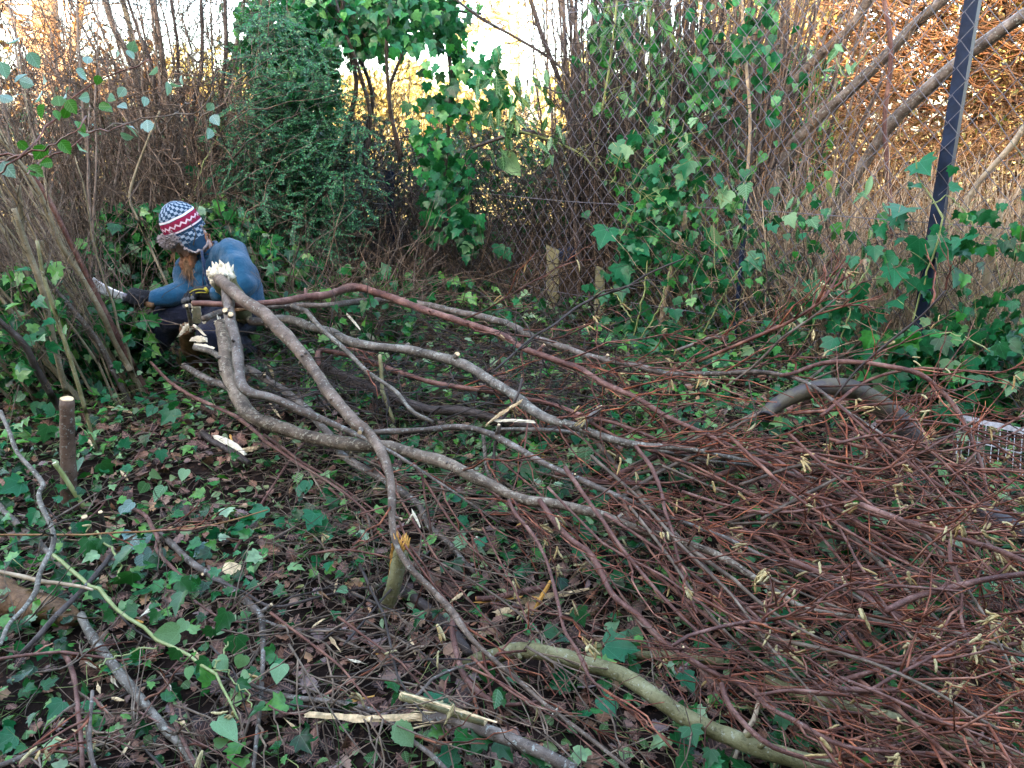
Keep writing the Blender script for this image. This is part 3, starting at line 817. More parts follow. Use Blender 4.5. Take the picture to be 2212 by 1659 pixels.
for lab, pts, Y, mt, nt2 in [
    ('tall brown stem rising straight above the hat', [(380, 470, 15), (369, 341, 14), (362, 273, 14), (358, 188, 13), (345, 85, 12), (328, -20, 12)], 5.0, 'thicket', 40),
    ('thick brown stem curving up at the top left of the sky gap', [(318, 420, 13), (310, 300, 13), (304, 230, 14), (294, 171, 14), (273, 113, 14), (246, 61, 14), (222, -20, 14)], 5.2, 'thicket', 40),
    ('pale tan stem beside the thick curving one in the sky gap', [(312, 400, 11), (305, 260, 12), (297, 164, 12), (287, 85, 12), (270, 20, 12), (258, -30, 12)], 5.6, 'straw', 30),
    ('slender dark stem crossing the sky right of the tall brown one', [(426, 440, 8), (423, 320, 8), (416, 239, 8), (433, 164, 9), (437, 85, 8), (433, -20, 8)], 5.0, 'dark_bark', 36),
    ('rightmost slender stem in the sky gap, next to the ivy', [(460, 455, 8), (466, 310, 8), (478, 205, 9), (488, 102, 9), (485, -20, 8)], 5.0, 'dark_bark', 36),
    ('thin dark stem slanting across the sky gap in the middle', [(430, 410, 7), (410, 273, 8), (386, 178, 8), (384, 100, 7), (366, -20, 7)], 5.2, 'dark_bark', 30),
    ('thin stem leaning right at the edge of the ivy covered tree', [(470, 330, 7), (488, 210, 8), (505, 130, 8), (520, 40, 7), (530, -20, 6)], 5.4, 'thicket', 26),
    ('weathered grey trunk standing behind the slender stems', [(388, 440, 40), (385, 380, 34), (382, 320, 30), (378, 260, 26), (376, 205, 22)], 5.9, 'hazel_grey', 14),
    ('dark stem forking across the pale sky at the top left', [(340, 260, 6), (330, 150, 7), (300, 70, 7), (276, 0, 6), (262, -40, 6)], 5.0, 'dark_bark', 30),
]:
    o, P, rr = traced('hazel_shoot', lab, pts, Y, M[mt])
    addtwigs(o, P, nt2, (.15, .7), M['twig_dark' if mt == 'dark_bark' else 'twig_brown'], (.25, 1), .8, .0022, 2, .1)

# the near leaning stems at left
for lab, pts, Y, mt, S in [
    ('leaning stem with peeled orange bark left of the person', [(283, 803, 13), (246, 736, 12), (222, 681, 12), (171, 589, 11), (126, 520, 11), (85, 415, 10), (34, 341, 9), (-40, 250, 8)], (3.55, 3.3), 'straw', 9),
    ('reddish stem close behind the peeled leaning one', [(290, 795, 13), (240, 700, 13), (196, 610, 12), (150, 520, 11), (110, 440, 11), (60, 360, 10)], (3.6, 3.5), 'hazel_red', 8),
    ('straw coloured upright stem rising behind the cut stump', [(143, 850, 11), (133, 810, 12), (120, 753, 13), (106, 695, 14), (90, 620, 14), (60, 540, 13), (30, 450, 11)], (3.25, 3.2), 'straw', 8),
    ('brown leaning stem ending in the ivy left of the trousers', [(242, 796, 12), (212, 739, 12), (164, 678, 12), (109, 616, 11), (60, 560, 10)], (3.5, 3.4), 'hazel', 8),
    ('dark red brown stem slanting down to the left stump', [(112, 855, 14), (79, 797, 15), (51, 743, 14), (0, 695, 13), (-50, 650, 12)], (3.15, 3.0), 'dark_bark', 8),
    ('tan green stem standing left of the straw coloured one', [(84, 775, 10), (68, 685, 11), (61, 600, 10), (50, 520, 10), (40, 400, 9)], (3.5, 3.5), 'straw', 8),
    ('short broad tan stem standing in the ivy at left', [(90, 735, 13), (89, 660, 13), (88, 600, 11), (92, 520, 9)], (3.7, 3.7), 'straw', 8),
    ('olive stem leaning over the round topped cut stump', [(186, 892, 8), (171, 838, 9), (150, 770, 9), (119, 674, 9), (95, 600, 8), (80, 520, 7)], (3.05, 3.1), 'olive', 8),
    ('thin pale stem bowing across the left thicket', [(300, 480, 6), (280, 430, 6), (290, 380, 6), (320, 300, 5), (345, 240, 5)], (4.2, 4.4), 'straw', 6),
]:
    o, P, rr = traced('hazel_shoot', lab, pts, Y, M[mt], S=S)
    addtwigs(o, P, 14, (.1, .45), M['twig_brown'], (.3, 1), .8, .0018, 1, .1)

# trunks leaning behind the fence on the right
for lab, pts, off, mt in [
    ('thick tan trunk standing just left of the leaning trunks', [(1596, 420, 24), (1600, 330, 24), (1603, 239, 24), (1614, 137, 24), (1637, 68, 24), (1668, -20, 22)], -.9, 'hazel'),
    ('dark upright trunk behind the short fence post', [(1612, 440, 14), (1616, 380, 12), (1624, 273, 12), (1651, 137, 12), (1668, 34, 12), (1676, -20, 11)], -.7, 'dark_bark'),
    ('leaning trunk farthest left, half hidden by upright shoots', [(1640, 300, 20), (1692, 205, 20), (1760, 130, 20), (1835, 62, 20), (1885, -15, 20)], -1.1, 'hazel'),
    ('long straight leaning trunk crossing left of the fence post', [(1680, 385, 25), (1706, 324, 25), (1750, 273, 24), (1818, 212, 24), (1904, 130, 24), (1972, 58, 23), (2060, -20, 22)], -.8, 'hazel'),
    ('rightmost leaning trunk passing behind the fence post', [(1845, 385, 22), (1921, 273, 25), (1989, 205, 26), (2074, 130, 27), (2126, 92, 28), (2230, 20, 28)], -.8, 'hazel'),
    ('slim upright reddish stem crossing the leaning trunks', [(1915, 330, 10), (1911, 256, 10), (1924, 137, 10), (1921, 68, 10), (1906, -15, 9)], -.5, 'hazel_red'),
    ('thin pale pole standing among the upright shoots', [(1612, 410, 7), (1620, 270, 7), (1612, 140, 7), (1600, -15, 7)], -.35, 'dry'),
]:
    P, rr, tb = px_tube(pts, off=off, n=26)
    lo = P[0].copy(); g0 = float(ground(lo[0], lo[1])) - .05
    if lo[2] > g0:
        e = nrm(P[0] - P[1]); e[2] = min(e[2], -.35); e = nrm(e)
        k = (lo[2] - g0) / -e[2]
        P = np.vstack([np.linspace(lo + e * k, lo + e * .02, 6), P]); rr = np.r_[np.full(6, rr[0]), rr]
        tb = tubes(P[None], rr[None], 10)
    o = tag(MB().add(*tb).build('leaning_tree', M[mt], origin=P[0]), lab, 'tree')
    addtwigs(o, P, 16, (.2, .8), M['rust'], (.2, 1), .9, .002, 2, 0)

# dry stalks and bracken behind the fence on the right
def stalks(label, u0, u1, off0, off1, n, h, mt, name='dry_stalks', r_=(.0025, .006), lean=.25):
    u = R.uniform(u0, u1, n); off = R.uniform(off0, off1, n)
    p = np.array([fp(a, 760.0, o_) for a, o_ in zip(u, off)])
    p[:, 2] = ground(p[:, 0], p[:, 1]) - .02
    d = np.stack([R.normal(0, lean, n), R.normal(0, lean * .6, n), np.ones(n)], -1)
    C = curves(p, d, R.uniform(*h, n), 8, .25, .03, .012)
    b = MB().add(*tubes(C, taper(n, 8, R.uniform(*r_, n), .0012 + 0 * u), 4))
    k = R.integers(0, n, n); j = R.integers(2, 7, n)
    C2 = curves(C[k, j], nrm(C[k, j] - C[k, j - 1]) + rdir(n) * .8, R.uniform(.12, .4, n), 5, .5, .1, .02)
    b.add(*tubes(C2, taper(n, 5, .0017, .0008), 4))
    return tag(b.build(name, mt), label, 'stalks', kind='stuff')
stalks('tan dry stalks leaning behind the fence at the right', 1640, 2330, -1.5, -.12, 980, (.5, 1.25), M['dry'])
stalks('grey brown dead stems low behind the fence', 1340, 1750, -1.2, -.15, 420, (.4, 1.1), M['twig_brown'], lean=.3)
stalks('straw coloured bent stalks low behind the mesh left of the post', 1450, 2000, -.7, -.1, 260, (.4, .95), M['dry'], lean=.4)
stalks('brown dead stems in the dark bottom of the hedge', 700, 1250, -1.4, -.15, 500, (.4, 1.0), M['twig_brown'], lean=.45)
stalks('broad pale dry stems among the tan stalks', 1700, 2260, -.6, -.1, 60, (.5, 1.1), M['dry'], 'dry_stems', (.005, .010), .3)
n = 420   # fallen stalks
u = R.uniform(1500, 2300, n); p = np.array([fp(a, 760., o_) for a, o_ in zip(u, R.uniform(-1.3, -.3, n))])
p[:, 2] = ground(p[:, 0], p[:, 1]) + R.uniform(0, .5, n)
C = curves(p, rdir(n) * [1, .6, .25], R.uniform(.3, .9, n), 6, .25, .08, .015)
tag(MB().add(*tubes(C, taper(n, 6, .0035, .0015), 4)).build('fallen_stalks', M['dry']), 'fallen dry stalks heaped along the foot of the fence', 'stalks', kind='stuff')
for lab, pts, off in [
    ('peeling whitish dead stem leaning on the mesh beside the ivy cascade', [(1428, 705, 13), (1436, 640, 13), (1452, 580, 15), (1468, 530, 14), (1482, 455, 10)], -.06),
    ('broad pale split stem leaning right of the fence post', [(2085, 960, 14), (2100, 830, 16), (2110, 720, 16), (2140, 560, 16), (2165, 430, 14)], -.12),
    ('long pale dry stem arching from the right edge', [(2230, 250, 13), (2180, 320, 13), (2110, 400, 12), (2070, 470, 10)], -.3),
    ('pale dry stem standing left of the fence post', [(1905, 770, 10), (1890, 700, 10), (1876, 620, 9), (1868, 560, 7)], -.06),
]:
    P, rr, tb = px_tube(pts, off=off, n=18, S=7)
    tag(MB().add(*tb).build('dry_stalk', M['dry'], origin=P[0]), lab, 'stalk')

for lab, pts, off in [('dark cut dead stem standing behind the mesh right of the ivy cascade', [(1612, 760, 20), (1606, 660, 19), (1596, 580, 17), (1580, 496, 13)], -.25), ('thin dark pole behind the mesh, right of the short stake', [(1540, 745, 12), (1532, 650, 11), (1525, 540, 10), (1530, 430, 9)], -.4)]:
    P, rr, tb = px_tube(pts, off=off, n=16, S=8)
    o = tag(MB().add(*tb).build('dead_pole', M['dark_bark'], origin=P[0]), lab, 'pole')
    V, Fs = None, None
# ---------------------------------------------------------------- ivy covered tree, shrub, vines
def pxcloud(poly_u, poly_v, n, Y, dY):
    """n points inside a picture outline (a list of corners), spread dY metres in depth around Y"""
    pu, pv = np.array(poly_u, float), np.array(poly_v, float)
    out = []
    while len(out) < n:
        u = R.uniform(pu.min(), pu.max(), n); v = R.uniform(pv.min(), pv.max(), n)
        ins = np.zeros(n, bool); j = len(pu) - 1
        for i in range(len(pu)):
            cnd = ((pv[i] > v) != (pv[j] > v)) & (u < (pu[j] - pu[i]) * (v - pv[i]) / (pv[j] - pv[i] + 1e-9) + pu[i])
            ins ^= cnd; j = i
        out += list(zip(u[ins], v[ins]))
    o = np.array(out[:n])
    return at(o[:, 0], o[:, 1], Y + dY * R.normal(size=n))

def clumped(pts, k, s):
    """pull points into leafy clumps"""
    n = len(pts); cs = pts[R.integers(0, n, k)]
    c = cs[R.integers(0, k, n)]
    return c + R.normal(size=(n, 3)) * s

t = thing('ivy_tree', 'dark ivy covered tree column right of the hat, broad glossy leaves on top', 'tree', at(650, 700, 5.6) * [1, 1, 0] + [0, 0, .2])
o, P, rr = traced('x', None, [(665, 640, 40), (660, 500, 40), (655, 350, 36), (640, 180, 34), (650, 0, 30), (660, -120, 28)], 5.6, M['dark_bark'], part='trunk', parent=t)
o, P2, rr = traced('x', None, [(725, 520, 9), (735, 420, 10), (755, 260, 11), (770, 180, 10), (745, 60, 9), (735, -60, 8)], 5.3, M['dark_bark'], part='stem', parent=t, down=False)
o, P3, rr = traced('x', None, [(790, 560, 9), (788, 420, 9), (792, 330, 9), (800, 250, 9), (775, 150, 8), (742, 60, 8), (716, -30, 7)], 5.2, M['dark_bark'], part='stem', parent=t)
addtwigs(t, np.vstack([P2, P3]), 120, (.15, .5), M['twig_dark'], (0, 1), .9, .002, 2)
top = pxcloud([505, 560, 640, 760, 830, 880, 870, 800, 700, 640, 560, 520], [20, -60, -90, -90, -70, -30, 70, 110, 130, 200, 190, 120], 2300, 5.5, .22)
top = np.vstack([top[:700], clumped(top[700:], 60, .07)])
nn = len(top)
tag(MB().add(*leaves('heart', top, rdir(nn) * .7 + [0, -.2, -.8], rdir(nn) * .7 + [0, -1, .35], R.uniform(.035, .075, nn))).build('foliage', M['ivy_fence'], t), kind='stuff')
mid = pxcloud([560, 700, 740, 720, 700, 640, 570, 510, 540], [140, 120, 180, 300, 480, 560, 520, 330, 230], 2600, 5.55, .2)
nn = len(mid)
tag(MB().add(*leaves('heart', mid, rdir(nn) + [0, -.2, -.5], rdir(nn) * .8 + [0, -.8, .4], R.uniform(.025, .055, nn))).build('inner_foliage', M['shrub'], t), kind='stuff')

# small leaved evergreen with sprays of tiny leaves
t = thing('evergreen_shrub', 'small leaved evergreen shrub with drooping feathery sprays right of the person', 'shrub', at(620, 640, 5.2) * [1, 1, 0] + [0, 0, .2])
rt = pxcloud([505, 540, 600, 680, 740, 790, 800, 770, 690, 560, 500, 480], [170, 60, 20, 60, 160, 280, 420, 520, 570, 560, 500, 330], 1500, 5.1, .26)
dd = rdir(1500) * [1, .7, .6] + [0, -.3, -.15]
C = curves(rt, dd, R.uniform(.10, .26, 1500), 7, .4, .12, .01, False)
b = MB().add(*tubes(C, taper(1500, 7, .0014, .0006), 4)); tag(b.build('sprays', M['twig_dark'], t), kind='stuff')
tt = np.linspace(0.1, 1, 16)
pos = []; fw = []
for sgn in (-1, 1):
    for q_ in tt:
        k = q_ * 5.99; i0 = int(k); f_ = k - i0
        pp_ = C[:, i0] * (1 - f_) + C[:, min(i0 + 1, 6)] * f_
        T = nrm(C[:, min(i0 + 1, 6)] - C[:, i0])
        side = nrm(np.cross(T, [0, -.4, 1.])) * sgn
        pos.append(pp_); fw.append(side + T * .5)
pos = np.concatenate(pos); fw = np.concatenate(fw); nn = len(pos)
tag(MB().add(*leaves('tiny', pos, fw + .3 * rdir(nn), rdir(nn) * .5 + [0, -.6, .8], R.uniform(.011, .021, nn))).build('leaves', M['shrub'], t), kind='stuff')
for pts in ([(640, 600, 10), (630, 480, 9), (600, 380, 7), (560, 290, 5)], [(650, 620, 10), (680, 480, 8), (720, 380, 6), (750, 290, 4)], [(620, 600, 9), (590, 520, 7), (540, 460, 5), (500, 420, 3)]):
    traced('x', None, pts, 5.2, M['dark_bark'], part='stem', parent=t)

# ivy vine hanging in the centre gap
def vine_column(label, us, vs_, n, Y, dY, stems, lsize, lm, name='ivy_vine', kind='ivy', vm='twig_dark', cat='ivy', clump=26, cs=.07, wid=1):
    t = thing(name, label, cat, at(stems[0][0][0], stems[0][0][1], Y))
    for pts in stems:
        o, P, rr = traced('x', None, pts, Y + .04, M[vm], part='stem', parent=t, down=False, S=6)
        addtwigs(t, P, 24, (.08, .3), M[vm], (0, 1), 1.0, .0016, 1)
    pts = pxcloud(us, vs_, n, Y, dY)
    h = n // 3
    pts = np.vstack([pts[:h], clumped(pts[h:], clump, cs)])
    tag(MB().add(*leaves(kind, pts, rdir(n) * .6 + [0, -.25, -.8], rdir(n) * .6 + [0, -1, .35], R.uniform(*lsize, n))).build('leaves', M[lm], t), kind='stuff')
    return t
vine_column('thick ivy vine hanging down the bright gap in the middle', [880, 960, 1060, 1075, 1030, 1010, 1040, 1000, 930, 880, 890, 930], [60, 40, 100, 250, 330, 430, 500, 540, 480, 340, 250, 160], 330, 5.0, .14,
            [[(985, 620, 7), (980, 500, 8), (962, 400, 9), (968, 280, 10), (975, 170, 10), (960, 60, 9), (950, -40, 8)], [(870, 340, 7), (845, 250, 9), (838, 180, 8), (835, 90, 8), (850, -20, 7)]], (.045, .085), 'ivy_fence')
vine_column('ivy spray across the top of the gap, left half', [800, 900, 1000, 960, 900, 830], [-40, -60, -30, 60, 90, 70], 260, 5.1, .14,
            [[(1040, 30, 6), (960, 20, 7), (880, 10, 7), (800, -10, 6)]], (.04, .075), 'ivy_fence')
vine_column('ivy leaves over the upright shoots at the top centre', [1230, 1330, 1440, 1560, 1640, 1560, 1480, 1380, 1260], [-50, -60, -40, -30, 100, 330, 420, 300, 60], 170, 4.75, .15,
            [[(1300, 240, 5), (1320, 120, 6), (1335, -20, 6)], [(1400, 230, 5), (1405, 100, 6), (1395, -20, 6)]], (.06, .10), 'laurel', 'laurel_spray', 'lance', 'vine', 'laurel', 16, .10)
vine_column('willow like sprig of long leaves in the gap above the broken trunk', [1050, 1160, 1230, 1210, 1120, 1050], [180, 130, 200, 330, 380, 300], 60, 4.85, .12,
            [[(1010, 215, 4), (1060, 260, 5), (1110, 280, 6), (1180, 300, 6), (1250, 330, 5), (1290, 370, 4)], [(1180, 300, 4), (1140, 230, 4), (1090, 170, 4), (1060, 120, 3)]], (.07, .12), 'laurel', 'laurel_spray', 'lance', 'vine', 'laurel', 18, .06)
# dark bare climbers in the gap
for lab, pts, Y in [
    ('dark bare stem arching from the gap down to the broken trunk', [(1260, 600, 6), (1240, 470, 7), (1205, 380, 8), (1180, 300, 9), (1130, 285, 9), (1075, 300, 8), (1020, 320, 6)], 4.9),
    ('dark leaning stem rising to the top right of the gap', [(1250, 420, 8), (1235, 300, 9), (1210, 180, 10), (1175, 90, 10), (1140, -20, 9)], 5.1),
    ('dark thin stem crossing the bright gap diagonally', [(1290, 260, 5), (1215, 150, 6), (1130, 90, 6), (1040, 40, 6), (960, -20, 5)], 5.0),
    ('dark stem standing at the left edge of the bright gap', [(790, 640, 10), (785, 480, 11), (790, 300, 11), (805, 210, 9), (770, 110, 8), (715, 20, 7)], 5.5),
    ('thin dark stem with a fork in the bright gap', [(865, 350, 7), (848, 260, 8), (842, 190, 8), (870, 110, 6), (880, 20, 5)], 5.3),
]:
    o, P, rr = traced('bare_climber', lab, pts, Y, M['dark_bark'], down=False)
    addtwigs(o, P, 40, (.12, .5), M['twig_dark'], (.1, 1), .9, .002, 2)

# ---------------------------------------------------------------- ground covers
def dens(u, v):
    """ivy density on the ground"""
    return None
n = 27000
x = R.uniform(-5.2, 4.2, n); y = R.uniform(1.15, 6.4, n)
k = np.ones(n)
bare = np.exp(-(((x + .38) / .75) ** 2 + ((y - 1.75) / .42) ** 2))       # bare leaf mould in front
bare2 = np.exp(-(((x + .2) / .5) ** 2 + ((y - 2.2) / .25) ** 2)) * .6
bare3 = np.exp(-(((x + 1.15) / .5) ** 2 + ((y - 2.75) / .18) ** 2)) * .75
patch = .5 + .5 * np.sin(2.3 * x + 1.1) * np.sin(2.9 * y - .5)
keep = R.random(n) < np.clip((.30 + .70 * patch) * (1 - 1.02 * np.maximum(np.maximum(bare, bare2), bare3)) * (1 - .05 * smooth(x, .6, 1.6)), .03, 1)
x, y = x[keep], y[keep]; n = len(x)
z = ground(x, y) + R.uniform(.012, .085, n) * (1 + .8 * smooth(y, 2.6, 4)) + .02
pos = np.stack([x, y, z], -1)
nor = rdir(n) * .75 + [0, -.25, 1.0]
o = MB().add(*leaves('ivy', pos, rdir(n) * [1, 1, .35] + [0, -.25, 0], nor, R.uniform(.018, .054, n))).build('ivy_ground_cover', M['ivy'])
tag(o, 'glossy dark green ivy carpeting the clearing floor', 'ivy', kind='stuff')
# petioles and runners
n2 = 2600; k = R.integers(0, n, n2)
C = curves(pos[k], rdir(n2) * [1, 1, .25] + [0, 0, -.25], R.uniform(.06, .22, n2), 6, .5, .02, .02)
o = MB().add(*tubes(C, taper(n2, 6, .0014, .0009), 4)).build('ivy_runners', M['vine']); tag(o, 'thin green ivy runners creeping over the ground', 'ivy', kind='stuff')

n = 9500; x = R.uniform(-3, 3.2, n); y = R.uniform(1.2, 4.4, n)
keep = R.random(n) > 1.0 * np.exp(-(((x + .35) / .75) ** 2 + ((y - 1.75) / .4) ** 2)); x, y = x[keep], y[keep]; n = len(x)
pos = np.stack([x, y, ground(x, y) + R.uniform(.006, .03, n)], -1)
o = MB().add(*leaves('oval', pos, rdir(n) * [1, 1, .3], rdir(n) * .8 + [0, -.2, 1], R.uniform(.014, .044, n), R.uniform(.6, 1.1, n))).build('mixed_ground_leaves', M['mixed']); tag(o, 'small pale and mid green leaves strewn among the ivy', 'leaves', kind='stuff')

n = 26000; x = R.uniform(-4.5, 4.0, n); y = R.uniform(1.1, 5.2, n)
keep = R.random(n) < (.55 + .45 * np.exp(-(((x + .35) / .9) ** 2 + ((y - 1.8) / .5) ** 2)))
x, y = x[keep], y[keep]; n = len(x)
pos = np.stack([x, y, ground(x, y) + R.uniform(.003, .030, n)], -1)
o = MB().add(*leaves('oak', pos, rdir(n) * [1, 1, .3], rdir(n) * .65 + [0, -.15, 1], R.uniform(.018, .070, n), R.uniform(.8, 1.7, n))).build('leaf_litter', M['litter'])
tag(o, 'dead purple brown leaves littering the ground', 'leaves', kind='stuff')

n = 6500; x = R.uniform(-4, 3.6, n); y = R.uniform(1.15, 4.8, n)
pos = np.stack([x, y, ground(x, y) + R.uniform(.006, .05, n)], -1)
C = curves(pos, rdir(n) * [1, 1, .14], R.uniform(.06, .38, n), 6, .3, .02, .02)
o = MB().add(*tubes(C, taper(n, 6, R.uniform(.0010, .0030, n), .0008 + 0 * x), 4)).build('twig_litter', M['twig_brown']); tag(o, 'fine brown twigs scattered over the clearing floor', 'twigs', kind='stuff')
n = 2600; x = R.uniform(-3.6, 1.0, n); y = R.uniform(1.2, 4.2, n)
pos = np.stack([x, y, ground(x, y) + .0], -1)
C = curves(pos, rdir(n) + [0, 0, .5], R.uniform(.05, .22, n), 5, .5, .25, .01)
o = MB().add(*tubes(C, taper(n, 5, .0014, .0005), 4)).build('grass', M['grass']); tag(o, 'sparse pale green grass blades among the ivy', 'grass', kind='stuff')

# ivy undergrowth behind and around the person
def bank(label, us, vs_, n, Y, dY, size=(.035, .07), lm='ivy', kind='ivy', name='ivy_undergrowth', tw=500):
    p = pxcloud(us, vs_, n, Y, dY); p[:, 2] = np.maximum(p[:, 2], ground(p[:, 0], p[:, 1]) + .03)
    o = MB().add(*leaves(kind, p, rdir(n) * .8 + [0, -.3, -.5], rdir(n) * .7 + [0, -.7, .7], R.uniform(*size, n))).build(name, M[lm])
    tag(o, label, 'ivy', kind='stuff')
    if tw:
        q_ = pxcloud(us, vs_, tw, Y + .1, dY)
        C = curves(q_, rdir(tw) * [1, .6, 1] + [0, 0, .3], R.uniform(.2, .7, tw), 6, .5, .05, .02)
        o = MB().add(*tubes(C, taper(tw, 6, R.uniform(.0015, .004, tw), .001 + 0 * q_[:, 0]), 4)).build('undergrowth_twigs', M['twig_brown'])
        tag(o, label.replace('ivy', 'bare twigs in the ivy', 1), 'twigs', kind='stuff')
bank('dark ivy bank behind the person and under the hazel stools', [150, 230, 340, 480, 600, 700, 680, 500, 300, 140], [560, 440, 450, 430, 520, 560, 680, 700, 720, 700], 3200, 4.75, .22)
bank('ivy heaped between the leaning stems and the trousers', [120, 230, 330, 330, 240, 120], [700, 640, 680, 800, 820, 800], 700, 3.9, .15, tw=160)
bank('low ivy along the foot of the fence behind the top branches', [600, 800, 1000, 1180, 1200, 1000, 800, 600], [600, 560, 600, 640, 760, 720, 680, 690], 480, 5.0, .3, tw=700)
bank('dark ivy at the left edge under the leaning stems', [-60, 120, 150, 60, -60], [600, 560, 720, 840, 860], 700, 3.7, .25, tw=260)
bank('shaded ivy behind the stool of cut stems', [560, 720, 900, 900, 700, 560], [640, 620, 640, 760, 780, 740], 300, 4.3, .22, tw=500)
bank('dark shaded ivy behind the mesh in the middle of the fence', [1325, 1480, 1480, 1325], [470, 480, 740, 740], 380, 5.0, .18, (.03, .06), 'ivy', tw=200)
bank('dark shaded ivy low behind the mesh left of the post', [1470, 1650, 1950, 1960, 1700, 1470], [560, 540, 560, 760, 790, 770], 400, 4.25, .2, (.03, .06), 'ivy', tw=160)
bank('mixed green ivy beside the wire rack below the fence', [1880, 2240, 2240, 2000, 1860], [720, 700, 940, 930, 860], 420, 3.35, .12, (.045, .09), 'ivy_fence', tw=120)

# ---------------------------------------------------------------- ivy on the fence, leaf by leaf
def leaf_mesh(kind, mt):
    key = kind + mt
    if key not in LM:
        v, f = LEAF[kind]
        me = MB().add(v, [f], v[:, :2]).mesh('leaf', (0, 0, 0)); me.materials.append(M[mt]); LM[key] = me
    return LM[key]
LM = {}
def put_leaf(parent, P, size, kind, mt, face=None, tilt=.45, down=(0, -.2, -1.0), nm='leaf', roll=.8):
    o = bpy.data.objects.new(nm, leaf_mesh(kind, mt)); COL.objects.link(o); o.parent = parent
    v = nrm(CAM - P)
    n_ = nrm(v * .7 + np.array([0, 0, .4]) + tilt * R.normal(size=3))
    f_ = np.array(down) + roll * R.normal(size=3) * .6
    f_ = nrm(f_ - n_ * (f_ @ n_)); x_ = np.cross(f_, n_)
    s = size
    base = P - f_ * s * .45 - ORI[parent.name]
    o.matrix_local = Matrix(((*(x_ * s)[[0]], (f_ * s)[0], (n_ * s)[0], base[0]), ((x_ * s)[1], (f_ * s)[1], (n_ * s)[1], base[1]), ((x_ * s)[2], (f_ * s)[2], (n_ * s)[2], base[2]), (0, 0, 0, 1)))
    ORI[o.name] = ORI[parent.name]
    return o

def trail(label, stems, specs, place, kinds=('ivy',), mats=('ivy_fence',), vm='vine', name='ivy_trail', cat='ivy', down=(0, -.2, -1), tilt=.4, extra=0):
    """stems: px polylines; specs: (u,v,px size) leaves; place(u,v)->point"""
    p0 = place(*stems[0][0][:2]) if stems else place(specs[0][0], specs[0][1])
    t = thing(name, label, cat, p0)
    for st in stems:
        P = np.array([place(a, b_) for a, b_, _ in st]); dist = (P - CAM) @ np.array([0, CP, -SP])
        r_ = np.array([c_ for _, _, c_ in st]) / 2 / F * dist
        Q = catmull(np.c_[P, r_], 18); Q[:, :3] += R.normal(size=(18, 3)) * .004
        MB().add(*tubes(Q[None, :, :3], Q[None, :, 3], 6)).build('vine', M[vm], t)
    for k, s in enumerate(specs):
        P = place(s[0], s[1]); d_ = (P - CAM) @ np.array([0, CP, -SP])
        kd = s[3] if len(s) > 3 else kinds[k % len(kinds)]
        mt = s[4] if len(s) > 4 else mats[k % len(mats)]
        put_leaf(t, P + .02 * R.normal(size=3), 1.02 * s[2] / F * d_, kd, mt, down=down, tilt=tilt)
    if extra:
        for k in range(int(extra * len(specs))):
            s = specs[R.integers(0, len(specs))]
            P = place(s[0] + R.normal() * 26, s[1] + R.normal() * 26); d_ = (P - CAM) @ np.array([0, CP, -SP])
            put_leaf(t, P + .02 * R.normal(size=3), R.uniform(.4, .9) * s[2] / F * d_, kinds[k % len(kinds)], mats[k % len(mats)], down=down, tilt=tilt * 1.5)
    return t
fpl = lambda u, v: fp(u, v, .05 + .04 * R.random())
Z3 = lambda L: [(1460 + a * .3414, b_ * .3414, c_ * .3414 * .95) for a, b_, c_ in L]
Z52 = lambda L: [(1460 + a * .3414, 531 + b_ * .3414, c_ * .3414) for a, b_, c_ in L]
Z51 = lambda L: [(708 + a * .3414, 531 + b_ * .3414, c_ * .3414) for a, b_, c_ in L]
Z2 = lambda L: [(708 + a * .3414, b_ * .3414, c_ * .3414) for a, b_, c_ in L]
trail('ivy trail climbing the dark fence post with large star leaves', [[(1968, 800, 4), (1975, 700, 4), (2010, 560, 4), (2035, 470, 4), (1990, 400, 3), (1975, 340, 3)], [(2010, 440, 3), (2060, 430, 3), (2110, 500, 3)]],
      Z3([(1560, 1040, 190), (1430, 1350, 200), (1860, 1560, 130), (1950, 1420, 120), (1560, 1640, 170), (1780, 1190, 90), (1700, 1580, 150), (1340, 1500, 100), (1240, 1620, 110), (1380, 1600, 120)]) +
      Z52([(1360, 210, 160), (1540, 110, 150), (1750, 220, 190), (1600, 250, 100), (1700, 40, 120), (1850, 20, 110), (1480, 220, 110)]), fpl, extra=1.2)
trail('ivy at the foot of the fence post right of the arching pipe', [[(1900, 850, 3), (1930, 790, 3), (1990, 740, 3), (2060, 720, 3), (2140, 760, 3)]],
      Z52([(1370, 700, 140), (1580, 660, 100), (1720, 740, 120), (2030, 740, 140), (1960, 840, 100), (1330, 870, 180), (1460, 940, 110), (1690, 1050, 120), (1500, 1000, 90), (1250, 780, 100), (1440, 740, 120), (2100, 620, 80), (1620, 780, 90), (1900, 760, 110), (2080, 900, 100), (1800, 1000, 100), (1350, 1240, 90), (1380, 1310, 110)]), lambda u, v: fp(u, v, .16), mats=('ivy_fence', 'ivy_fence', 'ivy_pale'), extra=2)
trail('ivy cluster on the fence left of the post, mixed leaf sizes', [[(1810, 760, 3), (1830, 690, 3), (1850, 640, 3), (1880, 560, 3)], [(1740, 740, 3), (1770, 660, 3), (1760, 600, 3)]],
      Z52([(1160, 310, 130), (900, 280, 130), (1190, 400, 110), (980, 450, 110), (1040, 430, 110), (980, 650, 130), (1120, 640, 110), (930, 640, 90), (1000, 560, 90), (1250, 560, 110), (1080, 540, 80), (790, 470, 70), (1310, 480, 80), (1150, 480, 90), (880, 830, 120), (640, 640, 100), (550, 620, 120), (550, 560, 80), (620, 720, 90)]), fpl, mats=('ivy_fence', 'ivy_fence', 'ivy', 'ivy_pale'), extra=2)
